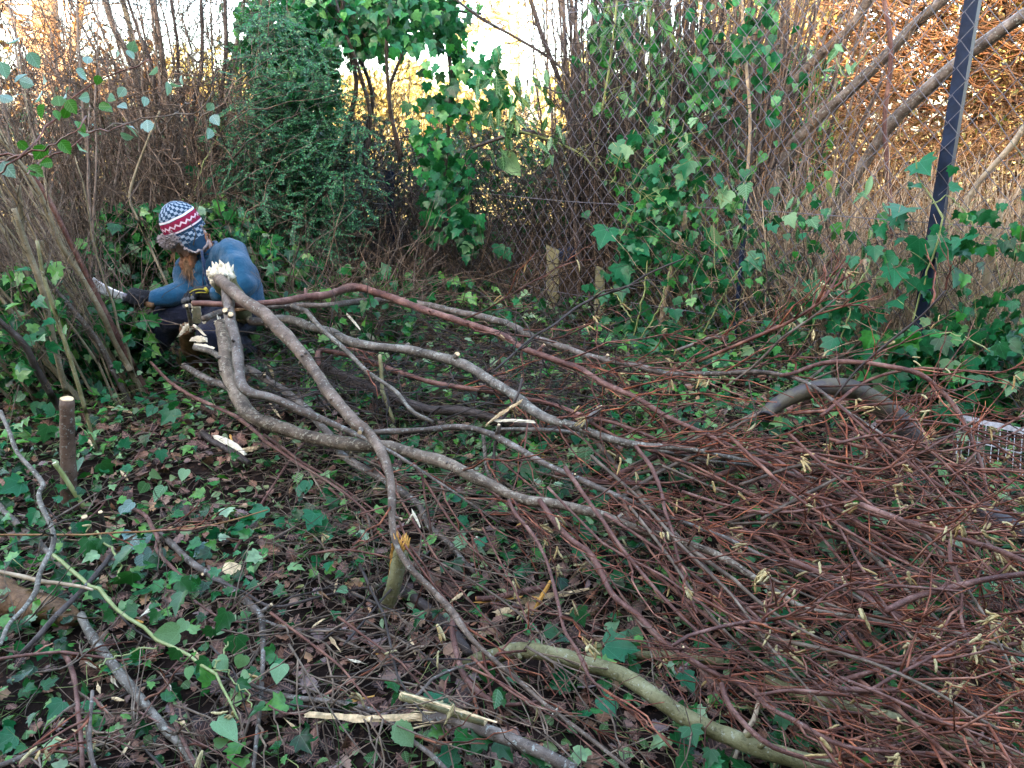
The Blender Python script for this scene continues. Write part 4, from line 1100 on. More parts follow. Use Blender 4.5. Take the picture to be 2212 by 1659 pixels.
trail('ivy sprig on the mesh above the red twigs, right of centre', [[(1500, 760, 3), (1560, 640, 3), (1600, 580, 3), (1640, 560, 3)]],
      Z52([(500, 130, 120), (470, 160, 100), (550, 120, 90), (160, 270, 80), (30, 400, 90), (20, 590, 70), (60, 780, 90), (160, 720, 100), (300, 1060, 100), (560, 980, 80), (340, 1110, 60)]), fpl)
trail('hanging ivy cascade in the middle of the fence, big pale centred leaves', [[(1400, 540, 3), (1390, 640, 4), (1370, 720, 4), (1340, 790, 3)], [(1450, 560, 3), (1430, 650, 4), (1380, 740, 3)], [(1320, 620, 3), (1370, 700, 3)]],
      Z51([(1890, 210, 150), (1890, 110, 120), (1920, 600, 190), (2050, 680, 150), (1880, 700, 110), (2000, 50, 110), (1850, 310, 110), (1720, 330, 80), (2150, 550, 130), (1800, 200, 100), (1840, 150, 90), (1880, 270, 110), (2010, 400, 90), (1990, 600, 140), (2100, 620, 110), (1960, 720, 100), (1850, 790, 110), (1900, 850, 120), (1790, 620, 90), (2160, 700, 110), (1820, 470, 80), (2090, 740, 90), (1950, 520, 110), (1780, 540, 80)]), fpl, mats=('ivy_fence', 'ivy_fence', 'ivy_near', 'ivy_fence'), extra=2.2)
trail('two big maple shaped ivy leaves on the mesh in front of dark shoots', [[(1340, 520, 2), (1370, 450, 2), (1395, 400, 2)]],
      Z2([(2010, 1180, 190), (1760, 1490, 170), (2110, 1080, 80), (2140, 1230, 120), (1950, 1560, 110), (1880, 1620, 100), (2080, 1280, 80)]), fpl)
trail('pale green ivy cluster high on the mesh above the maple shaped leaves', [[(1320, 400, 2), (1340, 340, 2), (1370, 280, 2)]],
      Z2([(1850, 940, 110), (1890, 1010, 140), (1930, 830, 100), (1950, 1000, 90), (1830, 1020, 80), (2060, 850, 80)]), fpl, mats=('ivy_fence', 'ivy_pale'))
trail('small green leaves on the mesh among the tan stalks', [[(1500, 480, 2), (1530, 420, 2), (1560, 390, 2)]],
      Z3([(80, 1060, 120), (40, 1180, 90), (60, 1250, 100), (290, 1150, 90), (150, 750, 70), (40, 900, 70), (200, 1450, 90), (330, 1300, 120), (380, 1230, 110), (650, 1440, 90), (780, 1390, 100), (860, 1440, 90), (180, 1180, 90)]), lambda u, v: fp(u, v, .02), mats=('ivy_fence', 'ivy_pale', 'laurel'))
trail('laurel sprig with long drooping leaves on the mesh at upper right', [[(1890, 90, 3), (1860, 130, 3), (1830, 170, 3), (1800, 120, 3)]],
      Z3([(960, 310, 150), (1030, 250, 110), (1130, 400, 120), (1090, 490, 100), (1000, 480, 90), (280, 1470, 170), (1200, 1150, 150), (1230, 1180, 140), (400, 1380, 100), (1180, 1260, 110)]), lambda u, v: fp(u, v, .03), ('lance',), ('laurel', 'ivy_pale'), cat='laurel', name='laurel_spray')
trail('large pale drooping leaf pair in front of the broken trunk', [[(1120, 300, 3), (1108, 320, 3), (1100, 340, 3)]],
      [(1104, 352, 66, 'oval', 'ivy_pale'), (1090, 358, 40, 'oval', 'laurel')], lambda u, v: fp(u, v, .12), cat='leaves', name='leaf_pair')
trail('ivy and privet mix in the dark hedge below the gap', [[(905, 640, 3), (920, 520, 3), (950, 430, 3), (970, 360, 3)], [(1010, 520, 2), (1005, 430, 2)]],
      [(925, 372, 34), (975, 388, 30), (925, 400, 40), (965, 425, 46), (1000, 405, 46), (990, 425, 40), (925, 450, 34), (975, 470, 34), (1005, 462, 30), (925, 490, 34), (905, 560, 26), (955, 590, 30), (905, 520, 24), (1000, 480, 36), (940, 340, 30), (1010, 340, 28), (965, 345, 30), (885, 545, 24), (1070, 540, 30), (1090, 560, 30), (1025, 545, 26), (900, 630, 30), (975, 610, 26), (1040, 500, 22)], lambda u, v: fp(u, v, .1), mats=('ivy_fence', 'ivy', 'ivy_near'))

# many small leaves climbing all over the mesh
def climber(label, us, vs_, n, off, size, lm, kind='ivy', k=18):
    cu = R.uniform(us[0], us[1], k); cv = R.uniform(vs_[0], vs_[1], k); i = R.integers(0, k, n)
    u = cu[i] + R.normal(0, 32, n); v = cv[i] + R.normal(0, 46, n); o_ = off + .06 * R.normal(size=n)
    p = np.array([fp(a, b_, c_) for a, b_, c_ in zip(u, v, o_)]); p[:, 2] = np.maximum(p[:, 2], ground(p[:, 0], p[:, 1]) + .02)
    t = thing('ivy_climber', label, 'ivy', p[np.argmin(p[:, 2])])
    tag(MB().add(*leaves(kind, p, rdir(n) * .5 + [0, -.2, -.9], rdir(n) * .6 + [-.2, -1, .45], R.uniform(*size, n))).build('leaves', M[lm], t), kind='stuff')
    q_ = p[R.integers(0, n, n // 3)]
    C = curves(q_, rdir(len(q_)) * [1, .4, .8] + [0, 0, .6], R.uniform(.08, .35, len(q_)), 6, .5, .05, .02)
    tag(MB().add(*tubes(C, taper(len(q_), 6, .0016, .0009), 4)).build('vines', M['vine' if kind == 'ivy' else 'twig_brown'], t), kind='stuff')
    return t
climber('small leaved ivy scattered over the mesh in the middle', (1330, 1500), (340, 720), 240, .03, (.03, .06), 'ivy_fence')
climber('small leaved ivy scattered over the mesh left of the post', (1480, 1960), (470, 770), 190, .0, (.03, .06), 'ivy_fence', k=22)
climber('small leaved ivy right of the fence post', (2040, 2240), (470, 880), 170, .02, (.03, .06), 'ivy_fence', k=12)
climber('mixed leaves in the dark hedge left of the broken trunk', (790, 1160), (320, 660), 420, -.5, (.025, .055), 'ivy_fence', k=26)
climber('scattered leaves among the upright shoots', (1230, 1680), (0, 460), 330, -.35, (.035, .07), 'ivy_fence', 'heart', k=26)
climber('pale long leaves low on the mesh among the stalks', (1480, 1900), (400, 640), 70, -.05, (.05, .10), 'laurel', 'lance', k=10)
# ---------------------------------------------------------------- brambles in front at the left
npx = lambda Y: (lambda u, v: at(u, v, Y + .08 * R.normal()))
Z1 = lambda L, k='tooth', m_='bramble_pale': [(a * .3414, b_ * .3414, c_ * .3414 * .9, k, m_) for a, b_, c_ in L]
t = trail('bramble cane with blue green leaves arching in at the upper left', [[(-30, 395, 4), (40, 340, 4), (110, 270, 4), (160, 210, 4), (220, 170, 3), (300, 140, 3), (330, 130, 2)], [(-30, 330, 5), (60, 335, 5), (130, 330, 4), (200, 285, 3), (280, 270, 3)]],
      Z1([(100, 290, 100), (30, 340, 110), (150, 365, 110), (140, 475, 110), (215, 465, 90), (230, 510, 100), (205, 560, 100), (30, 590, 100), (150, 580, 90), (770, 330, 90), (870, 290, 90), (820, 260, 90), (620, 310, 80), (550, 470, 100), (840, 370, 70), (130, 1060, 130), (210, 1090, 110), (350, 700, 130), (380, 660, 90), (560, 600, 90)]) + Z1([(560, 510, 70)], m_='bramble_green'), npx(2.6), vm='twig', name='bramble', cat='bramble', down=(.3, -.3, -.6), tilt=.9)
trail('bramble cane with bright green toothed leaves at the left', [[(-20, 355, 4), (40, 335, 5), (100, 318, 4), (160, 285, 3), (185, 250, 3)], [(60, 380, 3), (90, 350, 3), (105, 330, 3)]],
      Z1([(270, 740, 110), (345, 740, 70), (470, 720, 110), (430, 735, 80), (590, 670, 80), (290, 940, 120), (370, 935, 110), (465, 905, 90), (480, 1000, 110), (560, 960, 100), (290, 1045, 90), (275, 1115, 110), (320, 1075, 90), (530, 760, 70), (260, 960, 80)], m_='bramble_green'), npx(2.5), vm='twig', name='bramble', cat='bramble', down=(.3, -.3, -.6), tilt=.9)
trail('bramble cane with pale leaves crossing in front of the thin stems', [[(170, 290, 3), (220, 280, 3), (290, 262, 3), (360, 250, 3), (430, 240, 3), (460, 200, 2)], [(340, 300, 3), (390, 235, 3), (430, 215, 2)]],
      Z1([(640, 650, 100), (680, 640, 80), (800, 660, 80), (770, 590, 80), (990, 770, 100), (940, 750, 70), (770, 815, 90), (850, 810, 90), (855, 870, 100), (1330, 730, 90), (1350, 760, 80), (1140, 470, 80), (1140, 545, 90), (1130, 600, 80), (940, 480, 80), (900, 700, 70), (1310, 680, 70)]), npx(3.3), vm='twig_brown', name='bramble', cat='bramble', down=(.3, -.3, -.6), tilt=.9)
trail('ivy clump climbing the stems to the right above the hat', [[(420, 420, 3), (440, 350, 3), (470, 300, 3), (480, 250, 3)]],
      Z1([(1270, 1100, 90), (1310, 1130, 90), (1380, 1110, 80), (1440, 1130, 70), (1310, 880, 60), (1350, 830, 60), (1420, 780, 80), (1480, 900, 60), (1270, 1350, 80), (1340, 1380, 90), (1420, 1390, 80), (1400, 1060, 70), (1480, 1050, 60)], 'ivy', 'ivy_fence'), npx(4.8), cat='ivy')
# ---------------------------------------------------------------- cut stems and branches
def lay(pts, h, n=None):
    """picture polyline (u,v,width) laid h metres above the ground -> points and radii"""
    a = np.array(pts, float); a[:, 2] *= .93
    seg = np.linalg.norm(np.diff(a[:, :2], axis=0), axis=1); f = np.r_[0, np.cumsum(seg)]; f /= f[-1]
    h = np.asarray(h, float)
    hh = np.interp(f, h[:, 0], h[:, 1]) if h.ndim == 2 else np.interp(f, np.linspace(0, 1, len(np.atleast_1d(h))), np.atleast_1d(h))
    P = gp(a[:, 0], a[:, 1], hh)
    dist = (P - CAM) @ np.array([0, CP, -SP])
    r_ = a[:, 2] / 2 / F * dist
    # smooth the distance so the stem runs evenly
    if n is None: n = max(8, int(np.linalg.norm(np.diff(P, axis=0), axis=1).sum() / .028))
    Q = catmull(np.c_[P, r_], n)
    return Q[:, :3], Q[:, 3]

def disc(P0, ax, r_, n=12, th=.002):
    ax = nrm(np.asarray(ax, float)); q = nrm(np.cross(ax, [.31, .52, .8])); q2 = np.cross(ax, q)
    a = np.linspace(0, 2 * np.pi, n, endpoint=False)
    ring = q * np.cos(a)[:, None] + q2 * np.sin(a)[:, None]
    j = 1 + .06 * R.normal(size=(n, 1))
    V = np.vstack([P0 + ring * r_ * .93 * j + ax * th, P0 + ring * r_ * .98 - ax * .006, [P0 + ax * (th + .0008)]])
    k = np.arange(n); k2 = (k + 1) % n
    return V, [np.stack([k, k2, k2 + n, k + n][::-1], -1), np.stack([np.full(n, 2 * n), k, k2], -1)]

def cat_tubes(P0, n_each=0, L=(.018, .045), r_=(.0022, .0040)):
    """catkins hanging in small bunches of one to five"""
    cnt = R.choice([1, 1, 2, 2, 3, 4, 5], len(P0))
    base = np.repeat(P0, cnt, 0); n = len(base)
    d0 = rdir(len(P0)) * [1, 1, .4] + [0, -.25, -.5]
    d = np.repeat(d0, cnt, 0) + .35 * R.normal(size=(n, 3))
    C = curves(base + .004 * R.normal(size=(n, 3)), d, R.uniform(*L, n), 8, .55, .2, .012)
    ra = R.uniform(*r_, n)
    prof = np.array([.55, .95, 1, 1.0, 1.03, 1, .92, .45])
    rad = ra[:, None] * prof[None] * (1 + .10 * R.normal(size=(n, 8)))
    return tubes(C, np.maximum(rad, .0008), 6)

TWK = .27
def branch(label, pts, h, mt='hazel', tw=0, twL=(.2, .6), f=(.3, 1), spread=.55, twm='twig', cut=None, cut_end=None, catk=0, name='cut_branch', cat='branch', group=None, S=10, knots=6, r0=.0042, sub=2, up=-.02, rough=.09, stubs=None, tipclose=True):
    P, rr = lay(pts, h)
    K = len(P)
    P = P + np.stack([np.convolve(R.normal(size=K + 4), np.ones(5) / 5, 'valid') for _ in range(3)], 1) * rr[:, None] * .22
    if S <= 8:      # thin shoots kink at their buds
        kn = np.linspace(0, K - 1, max(3, K // 7)); kk = R.normal(size=(len(kn), 3)) * .011
        P = P + np.stack([np.interp(np.arange(K), kn, kk[:, c_]) for c_ in range(3)], 1)
    ph = R.uniform(0, 6, 3); s = np.arange(K) * .028
    rr = rr * (1 + rough * np.sin(s * 21 + ph[0]) * np.sin(s * 8 + ph[1]) + .03 * R.normal(size=K))
    g = ground(P[:, 0], P[:, 1]); P[:, 2] = np.maximum(P[:, 2], g + rr * .5)
    b = MB().add(*tubes(P[None], rr[None], S))
    # branch collars and small knots
    for _ in range(knots):
        i = R.integers(2, K - 2); T = nrm(P[i + 1] - P[i - 1]); q = nrm(np.cross(T, R.normal(size=3)))
        d = nrm(q + T * .5); L_ = rr[i] * R.uniform(1.2, 1.9)
        C = np.array([P[i] + d * L_ * k for k in (0, .6, 1.0)])
        b.add(*tubes(C[None], np.array([[rr[i] * .55, rr[i] * .33, rr[i] * .22]]), 7))
    o = b.build(name, M[mt], origin=P[np.argmin(P[:, 2])])
    tag(o, label, cat, group)
    if stubs is None: stubs = 2 if (S >= 10 and K > 40) else 0
    for _ in range(stubs):
        i = R.integers(4, int(K * .7)); T = nrm(P[i + 1] - P[i - 1]); q = R.normal(size=3); q[2] = abs(q[2]) + .4
        d = nrm(nrm(np.cross(T, np.cross(q, T))) + T * .5); L_ = rr[i] + R.uniform(.015, .05); r1 = rr[i] * R.uniform(.35, .55)
        C = np.array([P[i], P[i] + d * L_ * .5, P[i] + d * L_])
        sb = MB().add(*tubes(C[None], np.array([[r1 * 1.3, r1 * 1.05, r1]]), 8)).build('side_stub', M[mt], o)
        V, Fs = disc(C[-1], d, r1, 9, .001); MB().add(V, Fs).build('cut_face', M['pale'], sb, shade=False)
    if cut: 
        V, Fs = disc(P[0], P[0] - P[1], rr[0]); MB().add(V, Fs).build('cut_face', M[cut], o, shade=False)
    if cut_end:
        V, Fs = disc(P[-1], P[-1] - P[-2], rr[-1]); MB().add(V, Fs).build('cut_face', M[cut_end], o, shade=False)
    if tw:
        tw = max(3, int(tw * TWK)); catk = int(catk * .32 + .5)
        out = addtwigs(o, P, tw, twL, M[twm], f, spread, r0, sub, up, clampz=True)
        if catk:
            src = np.concatenate([c[:, 2:].reshape(-1, 3) for c in out])
            p0 = src[R.integers(0, len(src), catk)]
            c_ = MB().add(*cat_tubes(p0, 2)).build('catkins', M['catkin'], o); tag(c_, kind='stuff')
    return o, P, rr

def torn(o, P, rr, mt='white_wood', n=26, L=.05, end=0, name='splintered_end'):
    i, j = (0, 1) if end == 0 else (-1, -2)
    MB().add(*splinters(P[i], P[i] - P[j], rr[i], n, L)).build(name, M[mt], o)

B51 = lambda L: [(708 + a * .3414, 531 + b_ * .3414, c_) for a, b_, c_ in L]
B52 = lambda L: [(1460 + a * .3414, 531 + b_ * .3414, c_) for a, b_, c_ in L]
B4 = lambda L: [(a * .3414, 531 + b_ * .3414, c_) for a, b_, c_ in L]
B7 = lambda L: [(a * .3414, 1093 + b_ * .3414, c_) for a, b_, c_ in L]
B8 = lambda L: [(708 + a * .3414, 1093 + b_ * .3414, c_) for a, b_, c_ in L]
B9 = lambda L: [(1460 + a * .3414, 1093 + b_ * .3414, c_) for a, b_, c_ in L]
BK = lambda L: [((480 + a / 5.53) * .8848, (650 + b_ / 5.53) * .8848, c_) for a, b_, c_ in L]

# the big stems running out of the stool
o, P, rr = branch('thickest grey stem bending out of the stool along the near edge of the pile',
    BK([(335, 790, 27), (375, 1000, 30), (395, 1250, 31), (415, 1440, 31)]) + [(515, 862, 33), (545, 898, 33), (600, 922, 32), (700, 950, 31), (780, 962, 31), (860, 970, 30), (950, 997, 28), (1050, 1042, 26), (1120, 1075, 24), (1200, 1090, 23), (1290, 1111, 21), (1391, 1148, 19), (1480, 1172, 18), (1562, 1207, 16), (1665, 1272, 14), (1733, 1311, 12), (1801, 1326, 11), (1887, 1340, 10), (1955, 1363, 9), (2040, 1421, 8), (2109, 1463, 7), (2230, 1535, 6)],
    [(0, .42), (.09, .27), (.16, .20), (.45, .24), (.7, .22), (1, .15)], 'hazel_grey', 70, (.2, .7), (.45, 1), catk=60, S=14, knots=10)
torn(o, P, rr, 'white_wood', 40, .05)
MB().add(*splinters(P[1] + np.array([.004, -.004, -.01]), np.array([.1, -.3, -1.]), rr[0] * .9, 18, .055)).build('peeled_patch', M['white_wood'], o)
o, P, rr = branch('second stem standing beside the thickest one and bending right at the foot',
    BK([(400, 330, 24), (440, 560, 25), (490, 840, 26), (540, 1080, 26), (575, 1330, 25), (600, 1560, 24)]) + [(540, 848, 23), (597, 862, 21), (649, 886, 20), (690, 903, 17), (740, 925, 13), (800, 952, 10), (860, 985, 8), (960, 1050, 6), (1080, 1130, 5)],
    [(0, .56), (.3, .38), (.5, .28), (1, .14)], 'hazel', 26, (.2, .55), (.6, 1), S=12, knots=8)
o, P, rr = branch('long purplish stem falling from the splintered top across the whole pile',
    BK([(300, 165, 26), (420, 280, 28), (560, 400, 29), (800, 580, 31), (960, 720, 30), (1200, 940, 30), (1440, 1200, 29), (1600, 1420, 28)]) + [(758, 903, 27), (797, 935, 26), (825, 978, 24), (842, 1030, 20), (846, 1080, 18), (851, 1163, 16), (880, 1219, 15), (930, 1270, 15), (974, 1318, 16), (1015, 1376, 13), (1066, 1424, 12), (1117, 1468, 11), (1186, 1527, 10), (1288, 1605, 9), (1370, 1672, 8)],
    [(0, .60), (.35, .36), (.55, .20), (.75, .10), (1, .08)], 'hazel', 24, (.2, .6), (.5, 1), S=14, knots=12)
branch('fork of the purplish stem curling round the leaf mould at the front', B8([(800, 680, 15), (790, 800, 14), (820, 950, 14), (870, 1090, 14), (980, 1200, 13), (1100, 1255, 11), (1250, 1250, 9), (1385, 1228, 7)]), (.12, .06, .05), 'hazel_red', 10, (.15, .4), (.3, 1))
branch('silvery speckled stem arching through the middle of the pile',
    [(574, 688, 16), (620, 690, 20), (665, 702, 20), (708, 716, 21), (752, 736, 22), (815, 748, 22), (879, 756, 23), (940, 770, 23), (998, 785, 23), (1049, 815, 23), (1101, 848, 23), (1148, 883, 23), (1203, 910, 22), (1247, 925, 21), (1305, 944, 18), (1374, 962, 16), (1459, 966, 13), (1560, 985, 11), (1660, 1010, 9), (1790, 1060, 7), (1900, 1120, 6)],
    [(0, .36), (.3, .34), (.6, .30), (1, .2)], 'hazel_grey', 60, (.2, .6), (.5, 1), catk=26, S=12, knots=10)
branch('reddish upper branch from the gloved hand that humps and dives into the pile',
    [(417, 655, 13), (470, 657, 14), (540, 658, 15), (600, 652, 16), (650, 644, 17), (708, 637, 18), (763, 621, 19), (821, 634, 18), (885, 657, 17), (947, 679, 17), (981, 690, 16), (1049, 712, 15), (1101, 732, 15), (1128, 750, 15), (1186, 773, 14), (1254, 797, 14), (1305, 829, 14), (1374, 859, 13), (1442, 901, 12), (1530, 940, 11), (1630, 990, 9), (1740, 1040, 8), (1860, 1110, 6)],
    [(0, .54), (.2, .48), (.45, .40), (.7, .32), (1, .22)], 'hazel_red', 90, (.25, .75), (.5, 1), cut='pale', catk=70, S=12, knots=10)
branch('farthest top branch reaching along the fence to the arching red twigs',
    [(440, 690, 15), (500, 668, 15), (560, 662, 14), (640, 660, 14), (708, 659, 14), (797, 650, 15), (862, 650, 16), (930, 661, 16), (998, 675, 16), (1083, 696, 16), (1152, 727, 16), (1220, 753, 16), (1288, 774, 15), (1374, 790, 14), (1442, 807, 13), (1528, 808, 12), (1631, 804, 11), (1699, 812, 10), (1750, 831, 9), (1791, 859, 9), (1835, 893, 8), (1904, 937, 7), (1990, 1000, 6)],
    [(0, .46), (.3, .38), (.6, .36), (1, .36)], 'hazel', 90, (.25, .8), (.5, 1), catk=90, S=12, knots=10)
branch('arching red brown shoot at the right below the fence post', B52([(640, 815, 9), (740, 800, 9), (850, 765, 10), (960, 742, 11), (1150, 738, 12), (1350, 762, 12), (1500, 800, 12), (1620, 890, 11), (1720, 990, 11), (1810, 1120, 10), (1870, 1250, 9), (1930, 1400, 8), (1960, 1560, 6)]), [(0, .38), (.5, .46), (1, .22)], 'hazel_red', 40, (.15, .5), (.05, 1), .8, catk=36, S=8)
branch('thin grey stem with a cut tip lying over the silvery stem', [(631, 657, 11), (660, 680, 11), (697, 712, 11), (751, 756, 11), (797, 801, 11), (831, 826, 10), (862, 852, 10), (899, 889, 9), (947, 911, 8)], (.44, .36, .3), 'hazel_grey', 6, (.1, .3), cut='pale', S=8)
branch('reddish stem with a hooked start crossing behind the silvery stem', [(690, 788, 10), (686, 770, 12), (698, 757, 12), (776, 773, 12), (862, 804, 12), (930, 825, 12), (998, 838, 12), (1077, 848, 12), (1135, 862, 12), (1203, 876, 11), (1254, 896, 10), (1330, 915, 9), (1420, 950, 8), (1540, 1010, 6)], (.22, .26, .24, .2), 'hazel_red', 50, (.2, .6), (.4, 1), catk=24, S=9)
branch('dull brown thick limb lying under the middle of the pile', B51([(-50, 760, 24), (150, 850, 25), (330, 912, 25), (600, 1030, 24), (800, 1042, 22), (950, 1062, 20), (1100, 1105, 18), (1300, 1140, 16), (1600, 1180, 14), (1900, 1250, 12), (2300, 1340, 10)]), (.12, .16, .16, .12), 'dark_bark', 30, (.2, .6), (.4, 1), S=12)
branch('horizontal brown limb with a split fork in the centre of the pile', B51([(270, 1180, 13), (500, 1168, 14), (800, 1150, 15), (950, 1166, 15), (1050, 1200, 15), (1200, 1282, 15), (1400, 1392, 14), (1600, 1482, 14), (1800, 1572, 13), (2000, 1650, 12)]) + [(1460, 1122, 11), (1560, 1160, 10), (1680, 1215, 9), (1800, 1260, 8), (1920, 1330, 6)], (.24, .26, .24, .16), 'hazel', 50, (.2, .6), (.4, 1), catk=40, S=10)
branch('grey speckled fork hanging from the split crotch in the centre', B51([(985, 1180, 9), (1000, 1250, 9), (1012, 1330, 8), (1030, 1420, 7), (1060, 1520, 6)]), (.25, .10), 'hazel_grey', 6, (.1, .25), S=8)
branch('thin grey branch running right from the split crotch', B51([(1080, 1120, 9), (1250, 1128, 10), (1400, 1140, 10), (1600, 1175, 10), (1800, 1215, 10), (2100, 1290, 9), (2400, 1360, 8)]) + [(1660, 1010, 7), (1800, 1040, 6)], (.26, .24, .2), 'hazel_grey', 40, (.2, .5), (.3, 1), S=8)
branch('dark brown stem sliding under the thickest grey stem', [(533, 794, 15), (597, 831, 18), (666, 886, 19), (703, 930, 19), (742, 985, 19), (810, 1026, 18), (862, 1060, 17), (906, 1091, 15), (927, 1137, 14), (974, 1178, 13), (1008, 1219, 12), (1028, 1240, 10)], (.22, .14, .10, .04), 'hazel', 14, (.15, .5), (.4, 1), S=10)
branch('long slender stem reaching forward on the left side of the pile', B4([(950, 750, 7), (1100, 870, 8), (1300, 990, 9), (1500, 1100, 9), (1680, 1222, 9), (1780, 1300, 8), (1900, 1400, 7), (2200, 1600, 6)]) + [(830, 1140, 5)], (.22, .14, .08), 'hazel_red', 12, (.2, .5), (.5, 1), twm='twig_brown', S=8)
branch('slender fork lying parallel in front of the stem pile', B4([(1680, 1222, 7), (1850, 1312, 7), (2030, 1420, 6), (2200, 1560, 5)]) + [(800, 1100, 4), (900, 1190, 4)], (.10, .06), 'hazel_red', 6, (.2, .4), twm='twig_brown', S=7)
branch('brown stem end with peeled sliver just left of the stool', B4([(1165, 760, 16), (1300, 842, 16), (1420, 892, 15), (1520, 960, 13)]), (.24, .18), 'hazel', 0, cut='pale', S=9)
branch('grey stem lying behind the two standing stems of the stool', B4([(1230, 640, 14), (1340, 672, 15), (1450, 740, 14), (1560, 790, 13)]), (.32, .28), 'hazel_grey', 0, S=9)
branch('thin drooping red twigged branch in the centre right of the pile', [(1378, 960, 9), (1408, 1006, 10), (1428, 1064, 10), (1432, 1100, 9), (1445, 1144, 8), (1459, 1206, 8), (1475, 1260, 7), (1500, 1330, 6)], (.34, .22), 'hazel_red', 16, (.15, .4), S=8, catk=8)
branch('long thin red branch hanging over the splinters toward the front', B8([(1160, -40, 8), (1200, 60, 9), (1300, 200, 9), (1390, 400, 9), (1450, 600, 9), (1500, 760, 8), (1580, 900, 8), (1640, 1080, 7), (1740, 1180, 6), (1900, 1330, 5)]), (.26, .12), 'hazel_red', 22, (.12, .4), S=8, catk=10)
branch('reddish purple stem sweeping down the front right of the pile', B8([(1340, -40, 13), (1480, 160, 14), (1570, 240, 14), (1650, 290, 15), (1720, 400, 15), (1800, 560, 14), (1950, 682, 14), (2080, 822, 14), (2220, 925, 13)]) + B9([(220, 1050, 12), (400, 1130, 12), (520, 1190, 12), (700, 1330, 11), (850, 1420, 11), (1020, 1500, 10), (1200, 1540, 9), (1400, 1512, 8), (1600, 1430, 7), (1750, 1330, 6)]), (.26, .16, .12, .16), 'hazel_red', 40, (.15, .5), (.35, 1), catk=40, S=10)
branch('tan branch with cut side stub in the middle right', B51([(1600, 1120, 13), (1680, 1060, 13), (1750, 1000, 11)]), (.34, .36), 'hazel', 0, cut_end='pale', S=8)
branch('purple brown stem along the right edge of the pile', B9([(720, 340, 13), (900, 420, 14), (1080, 500, 14), (1300, 642, 14), (1500, 762, 14), (1680, 892, 13), (1800, 990, 12), (1850, 1130, 11), (1900, 1280, 10), (2020, 1440, 9), (2150, 1600, 8)]), (.28, .2, .16), 'hazel_red', 50, (.15, .45), (.1, 1), catk=46, S=10)
branch('upper right stem running out of the frame with catkins', B9([(1170, -10, 14), (1400, 80, 14), (1650, 160, 14), (1830, 220, 13), (2050, 282, 12), (2300, 390, 11)]), (.38, .34), 'hazel_red', 50, (.15, .45), (.0, 1), .7, catk=60, S=10)
branch('curving branch at the far right under the wire rack', B9([(1770, 230, 11), (1760, 330, 11), (1800, 430, 10), (1840, 560, 9), (1830, 700, 8), (1880, 860, 8), (1960, 1010, 7)]), (.36, .22), 'hazel_red', 16, (.1, .3), catk=24, S=8)
branch('long flat arching branch with catkin bunches low at the right', B9([(0, 840, 9), (120, 770, 9), (400, 700, 9), (620, 680, 9), (830, 670, 8), (900, 610, 8), (1080, 530, 8), (1300, 540, 7), (1600, 560, 6), (1850, 580, 5)]), (.3, .32), 'hazel_red', 26, (.1, .35), (.2, 1), .7, catk=40, S=8)
branch('bright orange brown shoot slanting up to the right', B9([(540, 1190, 8), (760, 1160, 9), (1000, 1180, 9), (1180, 1185, 9), (1400, 1060, 9), (1560, 990, 8), (1750, 880, 7), (1900, 800, 6), (2060, 740, 5)]), (.22, .30), 'hazel_red', 20, (.1, .35), (.2, 1), .7, catk=30, S=8)
branch('red brown shoot bending along the bottom right edge', B9([(500, 1160, 12), (560, 1260, 12), (800, 1390, 11), (1000, 1500, 10), (1200, 1545, 9), (1500, 1560, 8), (1750, 1560, 8), (1900, 1500, 7), (1960, 1360, 7), (1900, 1200, 6)]), (.20, .24), 'hazel_red', 30, (.1, .35), (.2, 1), catk=30, S=9)
branch('dark purple shoot curving down at the bottom right', B9([(290, 1130, 12), (330, 1250, 13), (450, 1400, 13), (600, 1520, 12), (800, 1590, 12), (1000, 1640, 11), (1250, 1640, 10), (1500, 1630, 9)]), (.2, .12), 'hazel_red', 10, (.1, .3), S=9)
branch('upward slanting stem with thick end at the right edge', B9([(1330, 665, 14), (1480, 590, 15), (1620, 545, 15), (1800, 500, 15), (2000, 460, 14), (2300, 420, 14)]), (.30, .34), 'hazel_red', 20, (.1, .3), catk=20, S=9)

# smooth olive and brown logs near the bottom edge
branch('smooth olive green log bowing along the bottom of the photo', B8([(850, 1010, 24), (920, 972, 30), (1080, 935, 35), (1200, 915, 36), (1400, 942, 37), (1600, 985, 37), (1800, 1035, 37), (1950, 1120, 38), (2200, 1290, 38)]) + B9([(120, 1360, 38), (250, 1422, 39), (500, 1532, 40), (750, 1600, 40), (1000, 1665, 40), (1300, 1740, 38)]), [(0, .02), (.2, .11), (1, .11)], 'olive', 0, name='log', cat='log', S=16, knots=5, rough=.03)
branch('second olive log half hidden under red twigs at the bottom right', B9([(560, 1090, 24), (850, 1222, 30), (1100, 1282, 31), (1400, 1365, 32), (1650, 1482, 32), (1900, 1530, 32), (2300, 1660, 32)]), (.14, .14), 'olive', 0, name='log', cat='log', S=14, knots=4, rough=.03)
branch('dull olive log end lying behind the big ivy leaf', B8([(1640, 955, 18), (1800, 945, 20), (2000, 945, 21), (2220, 950, 20), (2500, 990, 18)]), .04, 'olive', 0, name='log', cat='log', S=12)
o, P, rr = branch('split brown pole with a long pale torn face at the bottom', B8([(600, 1345, 25), (720, 1340, 28), (800, 1355, 30), (1000, 1425, 31), (1200, 1502, 31), (1400, 1592, 31), (1560, 1680, 31)]), .10, 'hazel', 0, name='log', cat='log', S=14)
